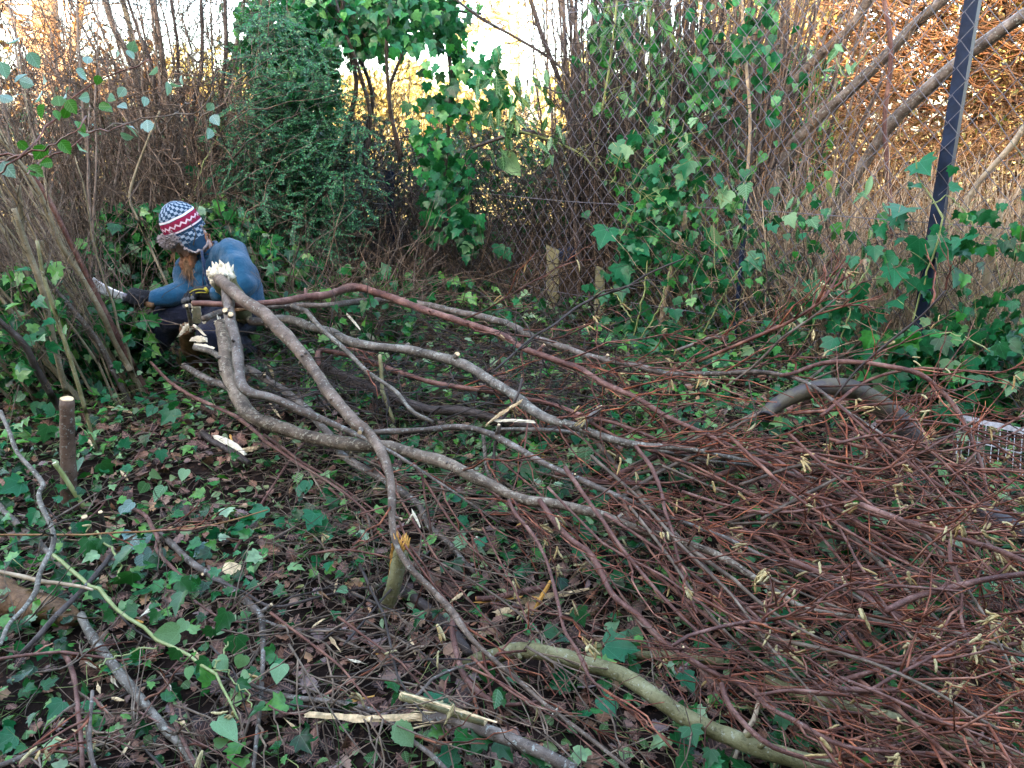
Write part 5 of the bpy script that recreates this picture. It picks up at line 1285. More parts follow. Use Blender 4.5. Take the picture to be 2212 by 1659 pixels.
def slab(label, pts, h, mt, name='split_piece', cat='wood piece', th=.012, parent=None, partname=None):
    """pts (u,v,width): a long flat split face of wood with ragged ends"""
    P, rr = lay(pts, h, 14)
    g_ = ground(P[:, 0], P[:, 1]); P[:, 2] = np.maximum(P[:, 2], g_ + th * .7)
    T = nrm(np.gradient(P, axis=0)); sd = nrm(np.cross(T, nrm(CAM - P))); up = np.cross(sd, T)
    up *= np.sign((up * nrm(CAM - P)).sum(-1, keepdims=True))
    n = len(P); rw = rr * (1 + .12 * R.normal(size=n)); rw2 = rr * (1 + .12 * R.normal(size=n))
    A1 = P + sd * rw[:, None]; A2 = P - sd * rw2[:, None]; mid = P + up * (.25 * rr + .002 * R.normal(size=n))[:, None]
    B1 = A1 - up * th; B2 = A2 - up * th
    V = np.stack([A1, mid, A2, B2, B1], 1)
    V[0] += T[0] * R.normal(size=(5, 1)) * .012; V[-1] += T[-1] * R.normal(size=(5, 1)) * .012
    i = np.arange(n * 5).reshape(n, 5)
    q_ = np.stack([i[:-1], np.roll(i, -1, 1)[:-1], np.roll(i, -1, 1)[1:], i[1:]], -1).reshape(-1, 4)
    b = MB().add(V.reshape(-1, 3), [q_, i[:1, [0, 4, 3]], i[:1, [0, 3, 2]], i[:1, [0, 2, 1]], i[-1:, [0, 3, 4]], i[-1:, [0, 2, 3]], i[-1:, [0, 1, 2]]])
    if parent is not None: return b.build(partname, M[mt], parent, shade=False)
    return tag(b.build(name, M[mt], origin=P[0], shade=False), label, cat)
slab('', B8([(-120, 1320, 13), (0, 1325, 12), (200, 1345, 16), (400, 1345, 15), (560, 1335, 17), (680, 1345, 12)]), .10, 'pale', parent=o, partname='torn_face')
MB().add(*splinters(P[1], P[0] - P[1], rr[0], 24, .09)).build('splinters', M['pale'], o)
o, P, rr = branch('short olive half round piece with pale edges above the split pole', B8([(470, 1205, 20), (580, 1235, 22), (700, 1270, 23), (850, 1320, 23), (1000, 1372, 20)]), .12, 'olive', 0, name='split_piece', cat='wood piece', S=12, cut='pale', cut_end='pale')
slab('', B8([(480, 1185, 4), (650, 1238, 6), (800, 1285, 7), (1000, 1350, 6)]), .145, 'pale', parent=o, partname='split_edge', th=.006)
branch('dark olive limb half buried leading from the splintered stump', B8([(455, 530, 24), (520, 570, 25), (620, 650, 26), (760, 780, 26), (840, 870, 24), (900, 940, 18)]), (.03, .03), 'dark_bark', 0, name='limb', S=12)
branch('torn reddish bark piece on its side above the orange splinter', B8([(940, 585, 10), (1050, 580, 13), (1200, 548, 15), (1320, 525, 15), (1400, 510, 11)]), .06, 'hazel_red', 0, name='split_piece', cat='wood piece', cut='orange_wood')
slab('thin orange edge of the torn bark piece', B8([(960, 610, 4), (1100, 590, 5), (1240, 575, 5)]), .05, 'orange_wood', th=.005)
slab('upright orange splinter standing by the torn bark piece', B8([(1290, 700, 7), (1345, 590, 9), (1405, 485, 8)]), [(0, .02), (1, .13)], 'orange_wood', 'splinter', 'splinter', .006)
slab('pale split billet lying under the orange splinter', B8([(1200, 615, 9), (1330, 575, 13), (1500, 555, 11), (1640, 525, 5)]), .03, 'pale')
slab('short pale chip with a square end left of the orange splinter', B8([(1068, 680, 14), (1120, 665, 15), (1172, 648, 12)]), .03, 'pale', 'wood_chip', 'wood chip', .014)
slab('slim orange chip beside the split pole at the bottom', B8([(50, 1245, 3), (150, 1235, 6), (270, 1208, 4)]), .02, 'orange_wood', 'wood_chip', 'wood chip', .004)
slab('small orange splinter on the leaf mould in front', B8([(290, 905, 3), (310, 935, 5), (335, 965, 3)]), .02, 'orange_wood', 'wood_chip', 'wood chip', .004)
slab('jagged pale slab on the ground right of the dark log', B4([(1355, 1205, 10), (1430, 1235, 14), (1500, 1275, 12), (1540, 1310, 7)]), .05, 'white_wood', 'wood_chip', 'wood chip', .012)
slab('flat pale chip at the end of the dark log', B4([(1480, 1300, 6), (1560, 1290, 10), (1640, 1275, 8)]), .04, 'pale', 'wood_chip', 'wood chip', .008)
slab('whitish chip lying on reddish litter left of the stool', B4([(690, 1020, 5), (760, 1035, 8), (830, 1055, 4)]), .03, 'pale', 'wood_chip', 'wood chip', .006)
slab('crumbling pale brown chip in the ivy, centre left', B4([(830, 1150, 7), (890, 1175, 12), (950, 1150, 9)]), .03, 'rot', 'wood_chip', 'wood chip', .010)
slab('thin white sliver caught upright on the slanting stems', B8([(500, 110, 4), (535, 60, 6), (548, 55, 6)]), (.15, .19), 'white_wood', 'wood_chip', 'wood chip', .004)
slab('second leg of the white sliver on the slanting stems', B8([(545, 55, 6), (565, 90, 6), (582, 128, 3)]), (.19, .16), 'white_wood', 'wood_chip', 'wood chip', .004)
slab('pale yellow strip of torn wood pointing up from the split crotch', B51([(1000, 1135, 4), (1100, 1060, 8), (1205, 995, 6)]), (.3, .38), 'pale', 'torn_strip', 'wood strip', .004)
slab('white strip of torn wood lying flat from the split crotch', B51([(1060, 1108, 6), (1170, 1105, 7), (1275, 1110, 6)]), .31, 'white_wood', 'torn_strip', 'wood strip', .004)
slab('upright pale sliver in the twigs below the purplish stem', BK([(980, 1350, 6), (1040, 1480, 7), (1100, 1590, 6)]), (.16, .06), 'pale', 'wood_chip', 'wood chip', .004)
slab('pair of pale slivers stuck in the ivy by the trouser leg', B4([(1095, 660, 5), (1120, 720, 6), (1150, 770, 5)]), (.2, .06), 'pale', 'wood_chip', 'wood chip', .004)
slab('pale sliver leaning beside the pair by the trouser leg', B4([(1135, 655, 3), (1138, 690, 5), (1145, 740, 4)]), (.22, .1), 'pale', 'wood_chip', 'wood chip', .004)
slab('white chip hanging in the ivy at the boot', B4([(815, 610, 6), (835, 640, 9), (850, 690, 4)]), (.2, .1), 'white_wood', 'wood_chip', 'wood chip', .004)
slab('pale chip by the split pole end at the bottom', B8([(-60, 1230, 6), (-20, 1225, 9), (20, 1240, 5)]), .02, 'pale', 'wood_chip', 'wood chip', .006)
slab('narrow pale sliver behind the grey stem with the cut tip', [(742, 671, 4), (760, 690, 6), (778, 712, 3)], .3, 'white_wood', 'wood_chip', 'wood chip', .004)

# stumps
def stump(label, pts, h, mt, facemat, tornn=0, tornmat=None, flare=1.25, hz=None):
    P, rr = lay(pts, h, 16)
    rr = rr * (1 + .05 * np.sin(np.arange(16) * 1.9))
    lo = P[-1].copy(); g0 = float(ground(lo[0], lo[1])); 
    P = np.vstack([P, [lo[0], lo[1], min(lo[2], g0) - .04]]); rr = np.r_[rr, rr[-1] * flare]
    o = tag(MB().add(*tubes(P[::-1][None], rr[::-1][None], 14)).build('tree_stump', M[mt], origin=P[-1]), label, 'stump')
    if facemat:
        V, Fs = disc(P[0], P[0] - P[1] + np.array([0, -.35, .1]) * 0, rr[0], 14, .003); MB().add(V, Fs).build('cut_face', M[facemat], o, shade=False)
    if tornn: MB().add(*splinters(P[0], P[0] - P[1], rr[0], tornn, .05)).build('splintered_top', M[tornmat], o)
    return o, P, rr
M['stump_bark'] = bark('ringed_stump_bark', [(.28, (.060, .036, .026)), (.50, (.125, .075, .052)), (.72, (.19, .125, .09))], lich=.62, bump=.004)
stump('slim upright cut stump with a round pale top at the left', [(145, 862, 31), (145, 900, 32), (146, 960, 33), (148, 1020, 35), (150, 1080, 36)], [(0, .40), (1, .0)], 'stump_bark', 'pale')
o, P, rr = stump('leaning olive stump with a splintered orange top in the foreground', B8([(466, 262, 34), (455, 330, 35), (435, 430, 35), (410, 530, 35), (385, 600, 34), (362, 680, 34)]), [(0, .22), (1, .0)], 'olive', None, 46, 'orange_wood', 1.1)
slab('', B8([(415, 250, 8), (408, 320, 9), (398, 400, 7), (385, 460, 4)]), [(0, .235), (1, .09)], 'orange_wood', parent=o, partname='torn_strip', th=.004)
stump('low round cut stump face in the leaf mould, pale orange disc', [(500, 1229, 44), (498, 1240, 46), (494, 1252, 46)], [(0, .045), (1, .0)], 'dark_bark', 'pale')
stump('tiny cut stub beside a second one in the ivy at lower left', B7([(535, 70, 14), (550, 120, 15), (575, 200, 15)]), [(0, .10), (1, 0)], 'stump_bark', 'pale')
stump('tiny dark cut stub right of the first one at lower left', B7([(636, 40, 10), (645, 90, 11), (665, 170, 11)]), [(0, .10), (1, 0)], 'dark_bark', 'pale')
stump('green cut shoot leaning in front of the round topped stump', B4([(345, 1375, 10), (400, 1450, 11), (470, 1560, 11), (540, 1660, 11)]), [(0, .18), (1, 0)], 'vine', 'white_wood')

# the stool being cut
o, P, rr = stump('knotty olive stool trunk with a white splintered top under the hinged stem', BK([(330, 120, 60), (400, 260, 52), (500, 400, 48), (580, 560, 46), (640, 720, 40), (660, 860, 32), (670, 960, 32)]), [(0, .60), (.5, .42), (1, .14)], 'olive', None, 60, 'white_wood', 1.3)
stool = o
ax = nrm(P[0] - P[1])
MB().add(*splinters(P[0] + ax * .012, np.array([0, 0, 1.]), rr[0] * .9, 60, .045)).build('splinters', M['white_wood'], o)
Pk = gp(*(BK([(660, 690, 0)])[0][:2]), .33)
b = MB()
for k in range(9):
    a = rdir(1)[0] * .020
    C = np.array([Pk + a * .2, Pk + a + [0, -.02, 0], Pk + a * 1.4 + [0, -.035, 0]])
    b.add(*tubes(C[None], np.array([[.026, .021, .008]]) * R.uniform(.7, 1.1), 9))
b.build('knot', M['straw'], o)
slab('', BK([(285, 250, 9), (300, 330, 12), (330, 400, 6)]), [(0, .55), (1, .47)], 'white_wood', parent=o, partname='torn_face', th=.006)
o, P, rr = stump('reddish brown ragged stump with white axe cuts below the gloved hand', B4([(1180, 520, 30), (1185, 580, 36), (1215, 660, 42), (1290, 760, 48)]), [(0, .34), (1, .04)], 'rot', None, 10, 'white_wood', 1.2)
for lab, pts, h in (('axe_cut', [(1135, 570, 5), (1165, 530, 9), (1195, 500, 6)], (.33, .38)), ('axe_cut', [(1215, 590, 8), (1260, 590, 14), (1300, 595, 9)], .33), ('axe_cut', [(1230, 625, 8), (1280, 645, 17), (1340, 660, 15)], .30), ('axe_cut', [(1220, 500, 5), (1250, 520, 6), (1290, 560, 4)], .36)):
    slab('', B4(pts), h, 'white_wood', parent=o, partname=lab, th=.01)
slab('upright white slab of cut wood under the gloved hand', B4([(1240, 388, 18), (1245, 430, 19), (1242, 492, 19)]), [(0, .50), (1, .38)], 'white_wood', 'cut_slab', 'wood piece', .012)
branch('stub of a stem under the white slab below the hand', B4([(1180, 380, 8), (1195, 430, 9), (1210, 500, 10)]), (.50, .38), 'hazel', 0, name='branch_stub', cut='pale', S=9, knots=0)
branch('ragged split stem running right behind the standing stems', B4([(1290, 480, 9), (1330, 440, 11), (1400, 415, 12), (1480, 405, 12), (1560, 395, 11)]), (.42, .46), 'rot', 0, name='split_branch', cut='white_wood', S=9)
branch('hollow cut branch end poking out right of the knot', BK([(720, 740, 18), (800, 745, 20), (900, 745, 20), (1010, 760, 17)]), .32, 'hazel', 0, name='branch_stub', cut='pale', S=10, knots=1)

# left foreground pieces
branch('dark crooked grey branch hanging down the left edge', B4([(0, 1050, 9), (60, 1180, 9), (110, 1310, 10), (220, 1430, 11), (275, 1520, 12), (242, 1565, 11), (262, 1640, 11)]) + B7([(300, 80, 12), (342, 190, 12), (325, 280, 12), (290, 345, 12), (248, 450, 12), (228, 545, 12), (150, 650, 11), (60, 745, 10), (0, 880, 9)]), (.30, .24, .18, .2), 'hazel_grey', 10, (.1, .35), twm='twig_dark', S=9)
branch('black wet stick crossing the rotten log at the left', B7([(720, 290, 10), (640, 390, 12), (550, 500, 12), (450, 605, 13), (350, 700, 13), (240, 830, 12), (125, 945, 10)]), (.10, .14, .08), 'dark_bark', 0, S=9)
branch('thick grey limb descending to the bottom edge at left', B7([(520, 690, 20), (545, 760, 21), (600, 852, 22), (700, 985, 22), (830, 1152, 22), (950, 1292, 21), (1050, 1420, 20), (1150, 1520, 19), (1240, 1660, 18)]), (.08, .07), 'hazel_grey', 6, (.1, .3), cut='hazel_grey', S=12)
branch('brown branch running down to a fork in the leaf mould', B7([(990, 160, 12), (1100, 250, 14), (1240, 382, 16), (1400, 482, 17), (1520, 575, 18), (1610, 650, 18), (1655, 705, 16), (1662, 860, 13), (1662, 1000, 12), (1650, 1200, 11), (1630, 1400, 10), (1610, 1600, 9), (1600, 1700, 8)]), (.06, .05), 'hazel', 14, (.1, .35), twm='twig_brown', S=10)
branch('thinner arm of the forked brown branch going right', B7([(1660, 690, 8), (1760, 740, 8), (1900, 780, 7), (2100, 800, 6), (2300, 850, 5)]), .05, 'hazel', 10, (.1, .3), twm='twig_brown', S=8)
branch('dark forked branch beside the low stump disc', B7([(830, 20, 8), (920, 70, 10), (960, 160, 10), (990, 240, 10), (985, 310, 9), (1080, 400, 8), (1170, 470, 7)]), .07, 'hazel_red', 10, (.1, .3), twm='twig_brown', S=8)
branch('long purple twig slanting along the bottom left', B7([(1040, 1080, 8), (1100, 1250, 10), (1160, 1400, 10), (1230, 1560, 9), (1290, 1680, 9)]), .08, 'hazel_red', 8, (.1, .25), twm='twig_brown', S=8)
branch('upright grey twig topped with catkins at the bottom left', B7([(560, 1190, 9), (562, 1300, 9), (565, 1430, 10), (600, 1560, 11), (670, 1680, 11)]), (.2, .14), 'hazel', 6, (.05, .2), catk=8, S=8, f=(0, .6))
branch('pinkish stem with catkins at the bottom left corner', B7([(-40, 1655, 13), (60, 1620, 13), (160, 1580, 12), (260, 1540, 10)]), .14, 'hazel', 6, (.05, .2), catk=10, S=9)
branch('red thorny stem lying across the left edge', B7([(-40, 1000, 8), (120, 970, 8), (330, 945, 8), (560, 935, 7), (760, 935, 5)]), .10, 'hazel_red', 22, (.04, .15), twm='twig', S=8)
branch('dark brown shoot dropping to the bottom edge at left', B7([(390, 975, 10), (430, 1020, 11), (480, 1150, 11), (505, 1300, 11), (512, 1500, 11), (505, 1700, 11)]), .09, 'hazel_red', 8, (.1, .3), twm='twig_brown', S=8)
branch('thin reddish twig running flat across the left', B7([(-30, 195, 4), (200, 188, 5), (450, 180, 5), (700, 178, 5), (980, 185, 5), (1250, 165, 4), (1500, 100, 4), (1700, 30, 3)]), .13, 'rust', 6, (.1, .3), twm='twig', S=7, knots=2)
branch('fine dark branch sweeping across the front centre', B8([(-700, 490, 6), (-500, 545, 7), (-300, 620, 7), (0, 540, 7), (200, 500, 7), (350, 480, 6)]), .06, 'dark_bark', 12, (.1, .3), twm='twig_dark', S=7)
branch('slim branch curving over the bottom centre to the split pole', B8([(-500, 1130, 9), (-350, 1180, 11), (-200, 1215, 12), (0, 1235, 12), (150, 1258, 12), (300, 1300, 12), (400, 1370, 12), (520, 1480, 12), (650, 1575, 12), (760, 1680, 11)]), .07, 'hazel', 12, (.1, .35), twm='twig', S=9)
branch('side twig of the slim branch pointing up to the fork', B8([(375, 1310, 7), (500, 1250, 8), (650, 1170, 8), (800, 1060, 8), (900, 1010, 7), (1040, 960, 5)]), .09, 'hazel', 8, (.1, .3), S=8)
branch('thin purple twig lying across the leaf mould in front', B8([(-300, 790, 5), (-100, 790, 6), (100, 800, 6), (250, 870, 6), (400, 960, 6), (550, 1060, 5), (700, 1180, 4)]), .05, 'hazel_red', 12, (.1, .3), twm='twig_brown', S=7)
branch('cut brown stem lying in the ivy at the far left', B7([(-60, -60, 14), (60, 70, 15), (150, 150, 15), (250, 240, 14), (400, 390, 13)]), .06, 'hazel', 0, S=10)
branch('pale bleached stick lying across the rotten log', B7([(-60, 395, 9), (100, 412, 10), (230, 435, 10), (350, 452, 10), (520, 485, 8), (600, 510, 6)]), .16, 'dry', 0, S=8, knots=2)
branch('fallen dark log end in the ivy below the long slender stem', B4([(1270, 1180, 15), (1360, 1245, 16), (1450, 1295, 16), (1580, 1375, 13)]), .03, 'dark_bark', 0, name='log', cat='log', cut='pale', S=10)
branch('short purplish log piece lying left of the stool', B4([(1080, 950, 15), (1110, 1000, 17), (1130, 1060, 17), (1200, 1120, 14)]), .03, 'hazel_red', 0, name='log', cat='log', S=10)
branch('bleached stick standing in the twigs at the lower right', B9([(510, 740, 9), (540, 840, 10), (570, 930, 9), (600, 1010, 7)]), (.16, .05), 'dry', 0, cut='pale', S=8)
branch('pale barkless stick by the olive log at the bottom', B9([(520, 1250, 10), (490, 1340, 11), (430, 1410, 11), (370, 1530, 10), (330, 1640, 10)]), (.10, .06), 'dry', 0, S=8, knots=2)
branch('olive stem poking up through the middle of the pile', B51([(300, 690, 9), (335, 800, 9), (360, 900, 9), (390, 1050, 9), (410, 1140, 8)]), (.36, .12), 'olive', 0, cut='pale', S=8)
branch('dark thin shoot standing upright in front of the split crotch', B51([(1200, 850, 5), (1195, 960, 6), (1150, 1070, 7), (1110, 1180, 7), (1060, 1290, 7), (1045, 1430, 6)]), (.44, .14), 'dark_bark', 10, (.05, .2), twm='twig_dark', S=7)
branch('grey brown stick leaning on the low red twigs below the fence', B52([(0, 690, 8), (120, 640, 9), (230, 590, 9), (290, 585, 8), (330, 592, 6)]), (.42, .5), 'hazel', 4, (.1, .3), S=8)
branch('slim red branch rising above the pile toward the fence post', B52([(150, 720, 7), (330, 640, 8), (480, 575, 9), (620, 510, 9), (800, 430, 8), (950, 340, 7), (1040, 230, 5), (1090, 150, 4)]), [(0, .42), (1, .78)], 'twig', 34, (.08, .3), (.1, 1), .6, catk=12, S=7, up=.1)
branch('thin brown branch rising beside the slim red one', B52([(300, 880, 5), (500, 760, 6), (700, 600, 6), (850, 480, 6), (1000, 350, 5), (1080, 260, 4)]), [(0, .36), (1, .7)], 'twig_brown', 16, (.08, .3), (.2, 1), .6, S=6, up=.1)
branch('dark twig stretched from the pile up across the fence at right', B52([(1000, 960, 5), (1130, 800, 5), (1250, 690, 6), (1400, 560, 6), (1560, 420, 5), (1700, 260, 4)]), [(0, .38), (1, .8)], 'twig_dark', 14, (.08, .3), (.2, 1), .6, S=6, up=.1)
branch('long bare twig slanting across the stakes behind the pile', [(1060, 800, 5), (1140, 735, 6), (1185, 710, 6), (1240, 668, 6), (1290, 640, 6), (1340, 622, 5), (1400, 590, 5), (1480, 560, 4)], [(0, .42), (1, .75)], 'twig_dark', 16, (.1, .35), (.1, 1), .7, twm='twig_dark', S=6, up=.05)

# rotten log at left edge
o, P, rr = branch('thick rotten orange brown log at the left edge', B7([(-160, 520, 92), (0, 585, 82), (150, 615, 74), (300, 650, 62), (420, 690, 50), (470, 720, 34)]), .05, 'rot', 0, name='log', cat='log', S=18, knots=0, rough=.09)

# the mass of thin red branches on the right, each branch on its own
LAB = 'thin red brown hazel branch tangled in the brush pile on the right'
for k in range(54):
    u0 = R.uniform(1150, 1900); v0 = 880 + (u0 - 1150) * R.uniform(.0, .75) + R.uniform(0, 240)
    Lp = R.uniform(300, 900); sl = R.normal(.30, .48)
    n_ = 6; s = np.linspace(0, 1, n_)
    bow = R.normal(0, .16) * Lp
    u = u0 + Lp * s; v = v0 + Lp * sl * s + bow * np.sin(np.pi * s)
    ok = (u < 2330) & (v < 1420 + (u - 1022) * .24)
    if ok.sum() < 4: continue
    w0 = R.uniform(6, 15)
    h0 = R.uniform(.08, .36); h1 = R.uniform(.03, .38)
    pts = np.stack([u, v, np.linspace(w0, 4.5, n_)], 1)[ok]
    branch(LAB, pts, (h0, h1), ('twig', 'twig', 'twig_brown', 'hazel_red')[R.integers(0, 4)], R.integers(4, 9), (.12, .42), (.1, 1), .7, catk=int(R.integers(0, 11)), name='brush_branch', group='thin branches of the brush pile', S=7, knots=2, sub=2, r0=.0036)
LAB2 = 'thin brown branch lying in the front and left of the brush pile'
for k in range(32):
    u0 = R.uniform(560, 1250); v0 = R.uniform(900, 1500)
    Lp = R.uniform(200, 520); sl = R.normal(.55, .5); n_ = 5; s = np.linspace(0, 1, n_)
    u = u0 + Lp * s; v = v0 + Lp * sl * s + R.normal(0, .10) * Lp * np.sin(np.pi * s)
    ok = (v < 1750) & (v > 800)
    if ok.sum() < 4: continue
    pts = np.stack([u, v, np.linspace(R.uniform(4, 8), 3, n_)], 1)[ok]
    branch(LAB2, pts, (R.uniform(.03, .2), R.uniform(.02, .12)), 'twig_brown' if R.random() < .6 else 'twig', R.integers(5, 14), (.1, .4), (.1, 1), .6, catk=int(R.integers(0, 4)), name='brush_branch', group='thin branches of the brush pile', twm='twig_brown', S=6, knots=0, sub=1, r0=.0028)
LAB3 = 'thin dark twig lying across the left foreground'
for k in range(40):
    u0 = R.uniform(-60, 900); v0 = R.uniform(1150, 1640)
    Lp = R.uniform(150, 420); an = R.uniform(-.9, 1.2); n_ = 5; s = np.linspace(0, 1, n_)
    u = u0 + Lp * s * math.cos(an); v = v0 + Lp * math.sin(an) * s + R.normal(0, .08) * Lp * np.sin(np.pi * s)
    ok = (v < 1750) & (v > 900)
    if ok.sum() < 4: continue
    pts = np.stack([u, v, np.linspace(R.uniform(4, 8), 3, n_)], 1)[ok]
    branch(LAB3, pts, (R.uniform(.03, .12), R.uniform(.03, .12)), ('twig_brown', 'twig_dark', 'hazel_red')[k % 3], R.integers(4, 12), (.08, .3), (.1, 1), .7, catk=int(R.random() < .3) * 3, name='fallen_twig', cat='twig', group='twigs lying in the left foreground', twm='twig_brown', S=6, knots=0, sub=1, r0=.0026)

LAB4 = 'thin red twigged branch lying over the bent pipe and the wire rack'
for k in range(15):
    u0 = R.uniform(1560, 2080); v0 = R.uniform(840, 1000); Lp = R.uniform(250, 500); sl = R.normal(.15, .35); n_ = 5; s = np.linspace(0, 1, n_)
    u = u0 + Lp * s; v = v0 + Lp * sl * s + R.normal(0, .12) * Lp * np.sin(np.pi * s); v = np.maximum(v, 800)
    branch(LAB4, np.stack([u, v, np.linspace(R.uniform(6, 10), 4, n_)], 1), (R.uniform(.3, .45), R.uniform(.3, .45)), 'twig', R.integers(10, 24), (.1, .4), (.1, 1), .8, catk=int(R.integers(0, 8)), name='brush_branch', group='branches over the pipe and rack', S=7, knots=1, sub=2, r0=.0032)
LABC = 'small pale wood chip lying on the clearing floor'
for k in range(48):
    u0, v0 = R.uniform(120, 1250), R.uniform(880, 1630); an = R.uniform(0, 3.14); Lc = R.uniform(14, 44)
    o = slab(LABC, [(u0 - Lc * math.cos(an) / 2, v0 - Lc * math.sin(an) / 3, 4), (u0, v0, R.uniform(5, 10)), (u0 + Lc * math.cos(an) / 2, v0 + Lc * math.sin(an) / 3, 3)], R.uniform(.04, .07), ('pale', 'white_wood', 'rot', 'orange_wood', 'pale')[k % 5] if k % 5 != 3 or k % 2 else 'pale', 'wood_chip', 'wood chip', .005)
    o['group'] = 'small wood chips on the clearing floor'
# finest twigs filling the pile
n = 1100
u = R.uniform(1050, 2290, n); v = 840 + R.random(n) * (1659 - 840)
lo_ = 870 + np.maximum(0, 1500 - u) * .55
keep = (v > 860 + np.maximum(0, 1500 - u) * .15) & (v < 1700) & (u > 1040 + (v - 900) * .60) & (v < 1390 + (u - 1022) * .26)
u, v = u[keep], v[keep]; n = len(u)
p = gp(u, v, R.uniform(.02, .30, n))
d = np.stack([R.normal(.7, .8, n), R.normal(-.4, .8, n), R.normal(0, .25, n)], -1)
C = curves(p, d, R.uniform(.12, .5, n), 7, .45, .02, .03)
o = MB().add(*tubes(C, taper(n, 7, R.uniform(.0010, .0024, n), .0007 + 0 * u), 4)).build('twig_tangle', M['twig']); tag(o, 'tangle of the finest red twigs filling the brush pile', 'twigs', kind='stuff')
n = 450
u = R.uniform(560, 1200, n); v = R.uniform(700, 1250, n)
p = gp(u, v, R.uniform(.02, .2, n)); d = np.stack([R.normal(.6, .7, n), R.normal(-.3, .6, n), R.normal(0, .2, n)], -1)
C = curves(p, d, R.uniform(.1, .45, n), 7, .4, .02, .02)
o = MB().add(*tubes(C, taper(n, 7, R.uniform(.0010, .0022, n), .0007 + 0 * u), 4)).build('twig_tangle', M['twig_brown']); tag(o, 'fine brown twigs filling the gaps between the big stems', 'twigs', kind='stuff')

# ---------------------------------------------------------------- ivy vines in the foreground
gpl = lambda h: (lambda u, v: gp(u, v, h))
Z7 = lambda L, k='ivy', m_='ivy_near': [(a * .3414, 1093 + b_ * .3414, c_ * .3414, k, m_) for a, b_, c_ in L]
S7 = lambda L: [(a * .3414, 1093 + b_ * .3414, c_) for a, b_, c_ in L]
trail('long pale ivy vine with fresh green leaves snaking through the lower left', [S7([(340, 300, 8), (560, 490, 9), (680, 590, 9), (800, 692, 8), (1000, 832, 8), (1200, 952, 7), (1330, 1032, 7), (1420, 1152, 6), (1500, 1350, 5)]), S7([(1350, 1030, 4), (1400, 960, 4), (1430, 870, 3), (1460, 845, 3)]), S7([(1330, 1030, 3), (1440, 1060, 3), (1560, 1200, 3), (1600, 1280, 3)]), S7([(1000, 890, 4), (850, 920, 4), (700, 970, 4), (620, 1020, 3)])],
      Z7([(1430, 690, 150), (1490, 850, 140), (1210, 1050, 110), (1120, 985, 100), (550, 1080, 110), (1500, 1120, 90), (1660, 1265, 120), (1150, 630, 150), (1185, 495, 110), (960, 785, 90), (1340, 730, 90)]) + Z7([(1440, 985, 110), (1570, 950, 100), (1540, 1080, 120), (1680, 1130, 130), (1450, 1405, 190), (1290, 1040, 80), (1030, 800, 160), (1210, 740, 90), (1400, 1470, 90)], 'heart', 'ivy_pale'), gpl(.13), vm='vine', down=(0, -.6, -.5), tilt=.5)
trail('dark veined ivy leaves in front of the black wet stick', [S7([(600, 160, 4), (700, 260, 5), (760, 340, 5), (740, 460, 4)])], Z7([(780, 325, 170), (650, 225, 100), (770, 440, 160), (500, 280, 150), (740, 690, 90), (850, 690, 100), (680, 480, 90)]), gpl(.12), down=(0, -.6, -.5))
trail('pale blue green fallen leaves in a patch on the ground at lower left', [], Z7([(760, 40, 80), (870, 140, 100), (880, 250, 120), (960, 210, 80), (1010, 290, 90), (900, 330, 110), (960, 290, 90), (950, 380, 100), (1330, 280, 120), (820, 75, 60), (620, 290, 70), (860, 400, 80)], 'tooth', 'bramble_pale'), gpl(.05), cat='leaves', name='leaf_patch', down=(0, -1, -.2))
trail('blue green ivy leaves at the far left edge on the ground', [], Z7([(40, 320, 110), (110, 260, 120), (580, 425, 100), (210, 110, 110), (20, 100, 90), (505, 130, 80), (310, 1250, 120), (170, 1310, 70), (60, 1410, 150), (250, 890, 90)], 'ivy', 'ivy_fence'), gpl(.07), cat='ivy', down=(0, -.8, -.3))
trail('bright green upright leaves behind the vine, mid left', [], Z7([(240, 610 - 600, 10)]) + Z7([(1640, 60, 120), (1530, 100, 110), (1560, 110, 70), (2050, 110, 170), (1990, 130, 140), (1780, 165, 70), (1340, 160, 90), (2070, 440, 90), (1950, 380, 70), (1620, 390, 90)], 'ivy', 'ivy_fence'), gpl(.07), cat='ivy', down=(0, -.8, -.3))
trail('big dark ivy leaves around the olive log at the bottom', [], [(708 + a * .3414, 1093 + b_ * .3414, c_ * .3414, k, m_) for a, b_, c_, k, m_ in [(1940, 800, 130, 'heart', 'ivy_near'), (1890, 920, 210, 'ivy', 'ivy_fence'), (1470, 1080, 140, 'ivy', 'ivy_fence'), (720, 1185, 140, 'heart', 'ivy_fence'), (780, 1030, 80, 'heart', 'ivy_near'), (960, 1040, 120, 'heart', 'ivy_near'), (1410, 830, 120, 'ivy', 'ivy_near'), (1600, 760, 120, 'ivy', 'ivy_near'), (1740, 720, 120, 'heart', 'ivy_pale'), (1820, 440, 160, 'oval', 'ivy_pale'), (1090, 1160, 100, 'ivy', 'ivy_near'), (1750, 1190, 100, 'ivy', 'ivy_near'), (1780, 1250, 150, 'heart', 'ivy_fence'), (440, 1500, 180, 'tooth', 'ivy_pale'), (830, 1490, 110, 'ivy', 'ivy_near'), (800, 1570, 150, 'ivy', 'ivy_fence'), (930, 1560, 150, 'ivy', 'ivy_near'), (1110, 1580, 150, 'ivy', 'ivy_near'), (1280, 1610, 150, 'ivy', 'ivy_near'), (900, 220, 160, 'oak', 'ivy_pale'), (260, 1620, 90, 'tooth', 'laurel'), (1040, 1310, 130, 'oval', 'laurel'), (730, 390, 100, 'heart', 'ivy_near'), (1640, 150, 120, 'heart', 'ivy_fence'), (520, 490, 70, 'heart', 'laurel'), (100, 610, 70, 'heart', 'laurel')]], gpl(.07), cat='ivy', down=(0, -.8, -.3))
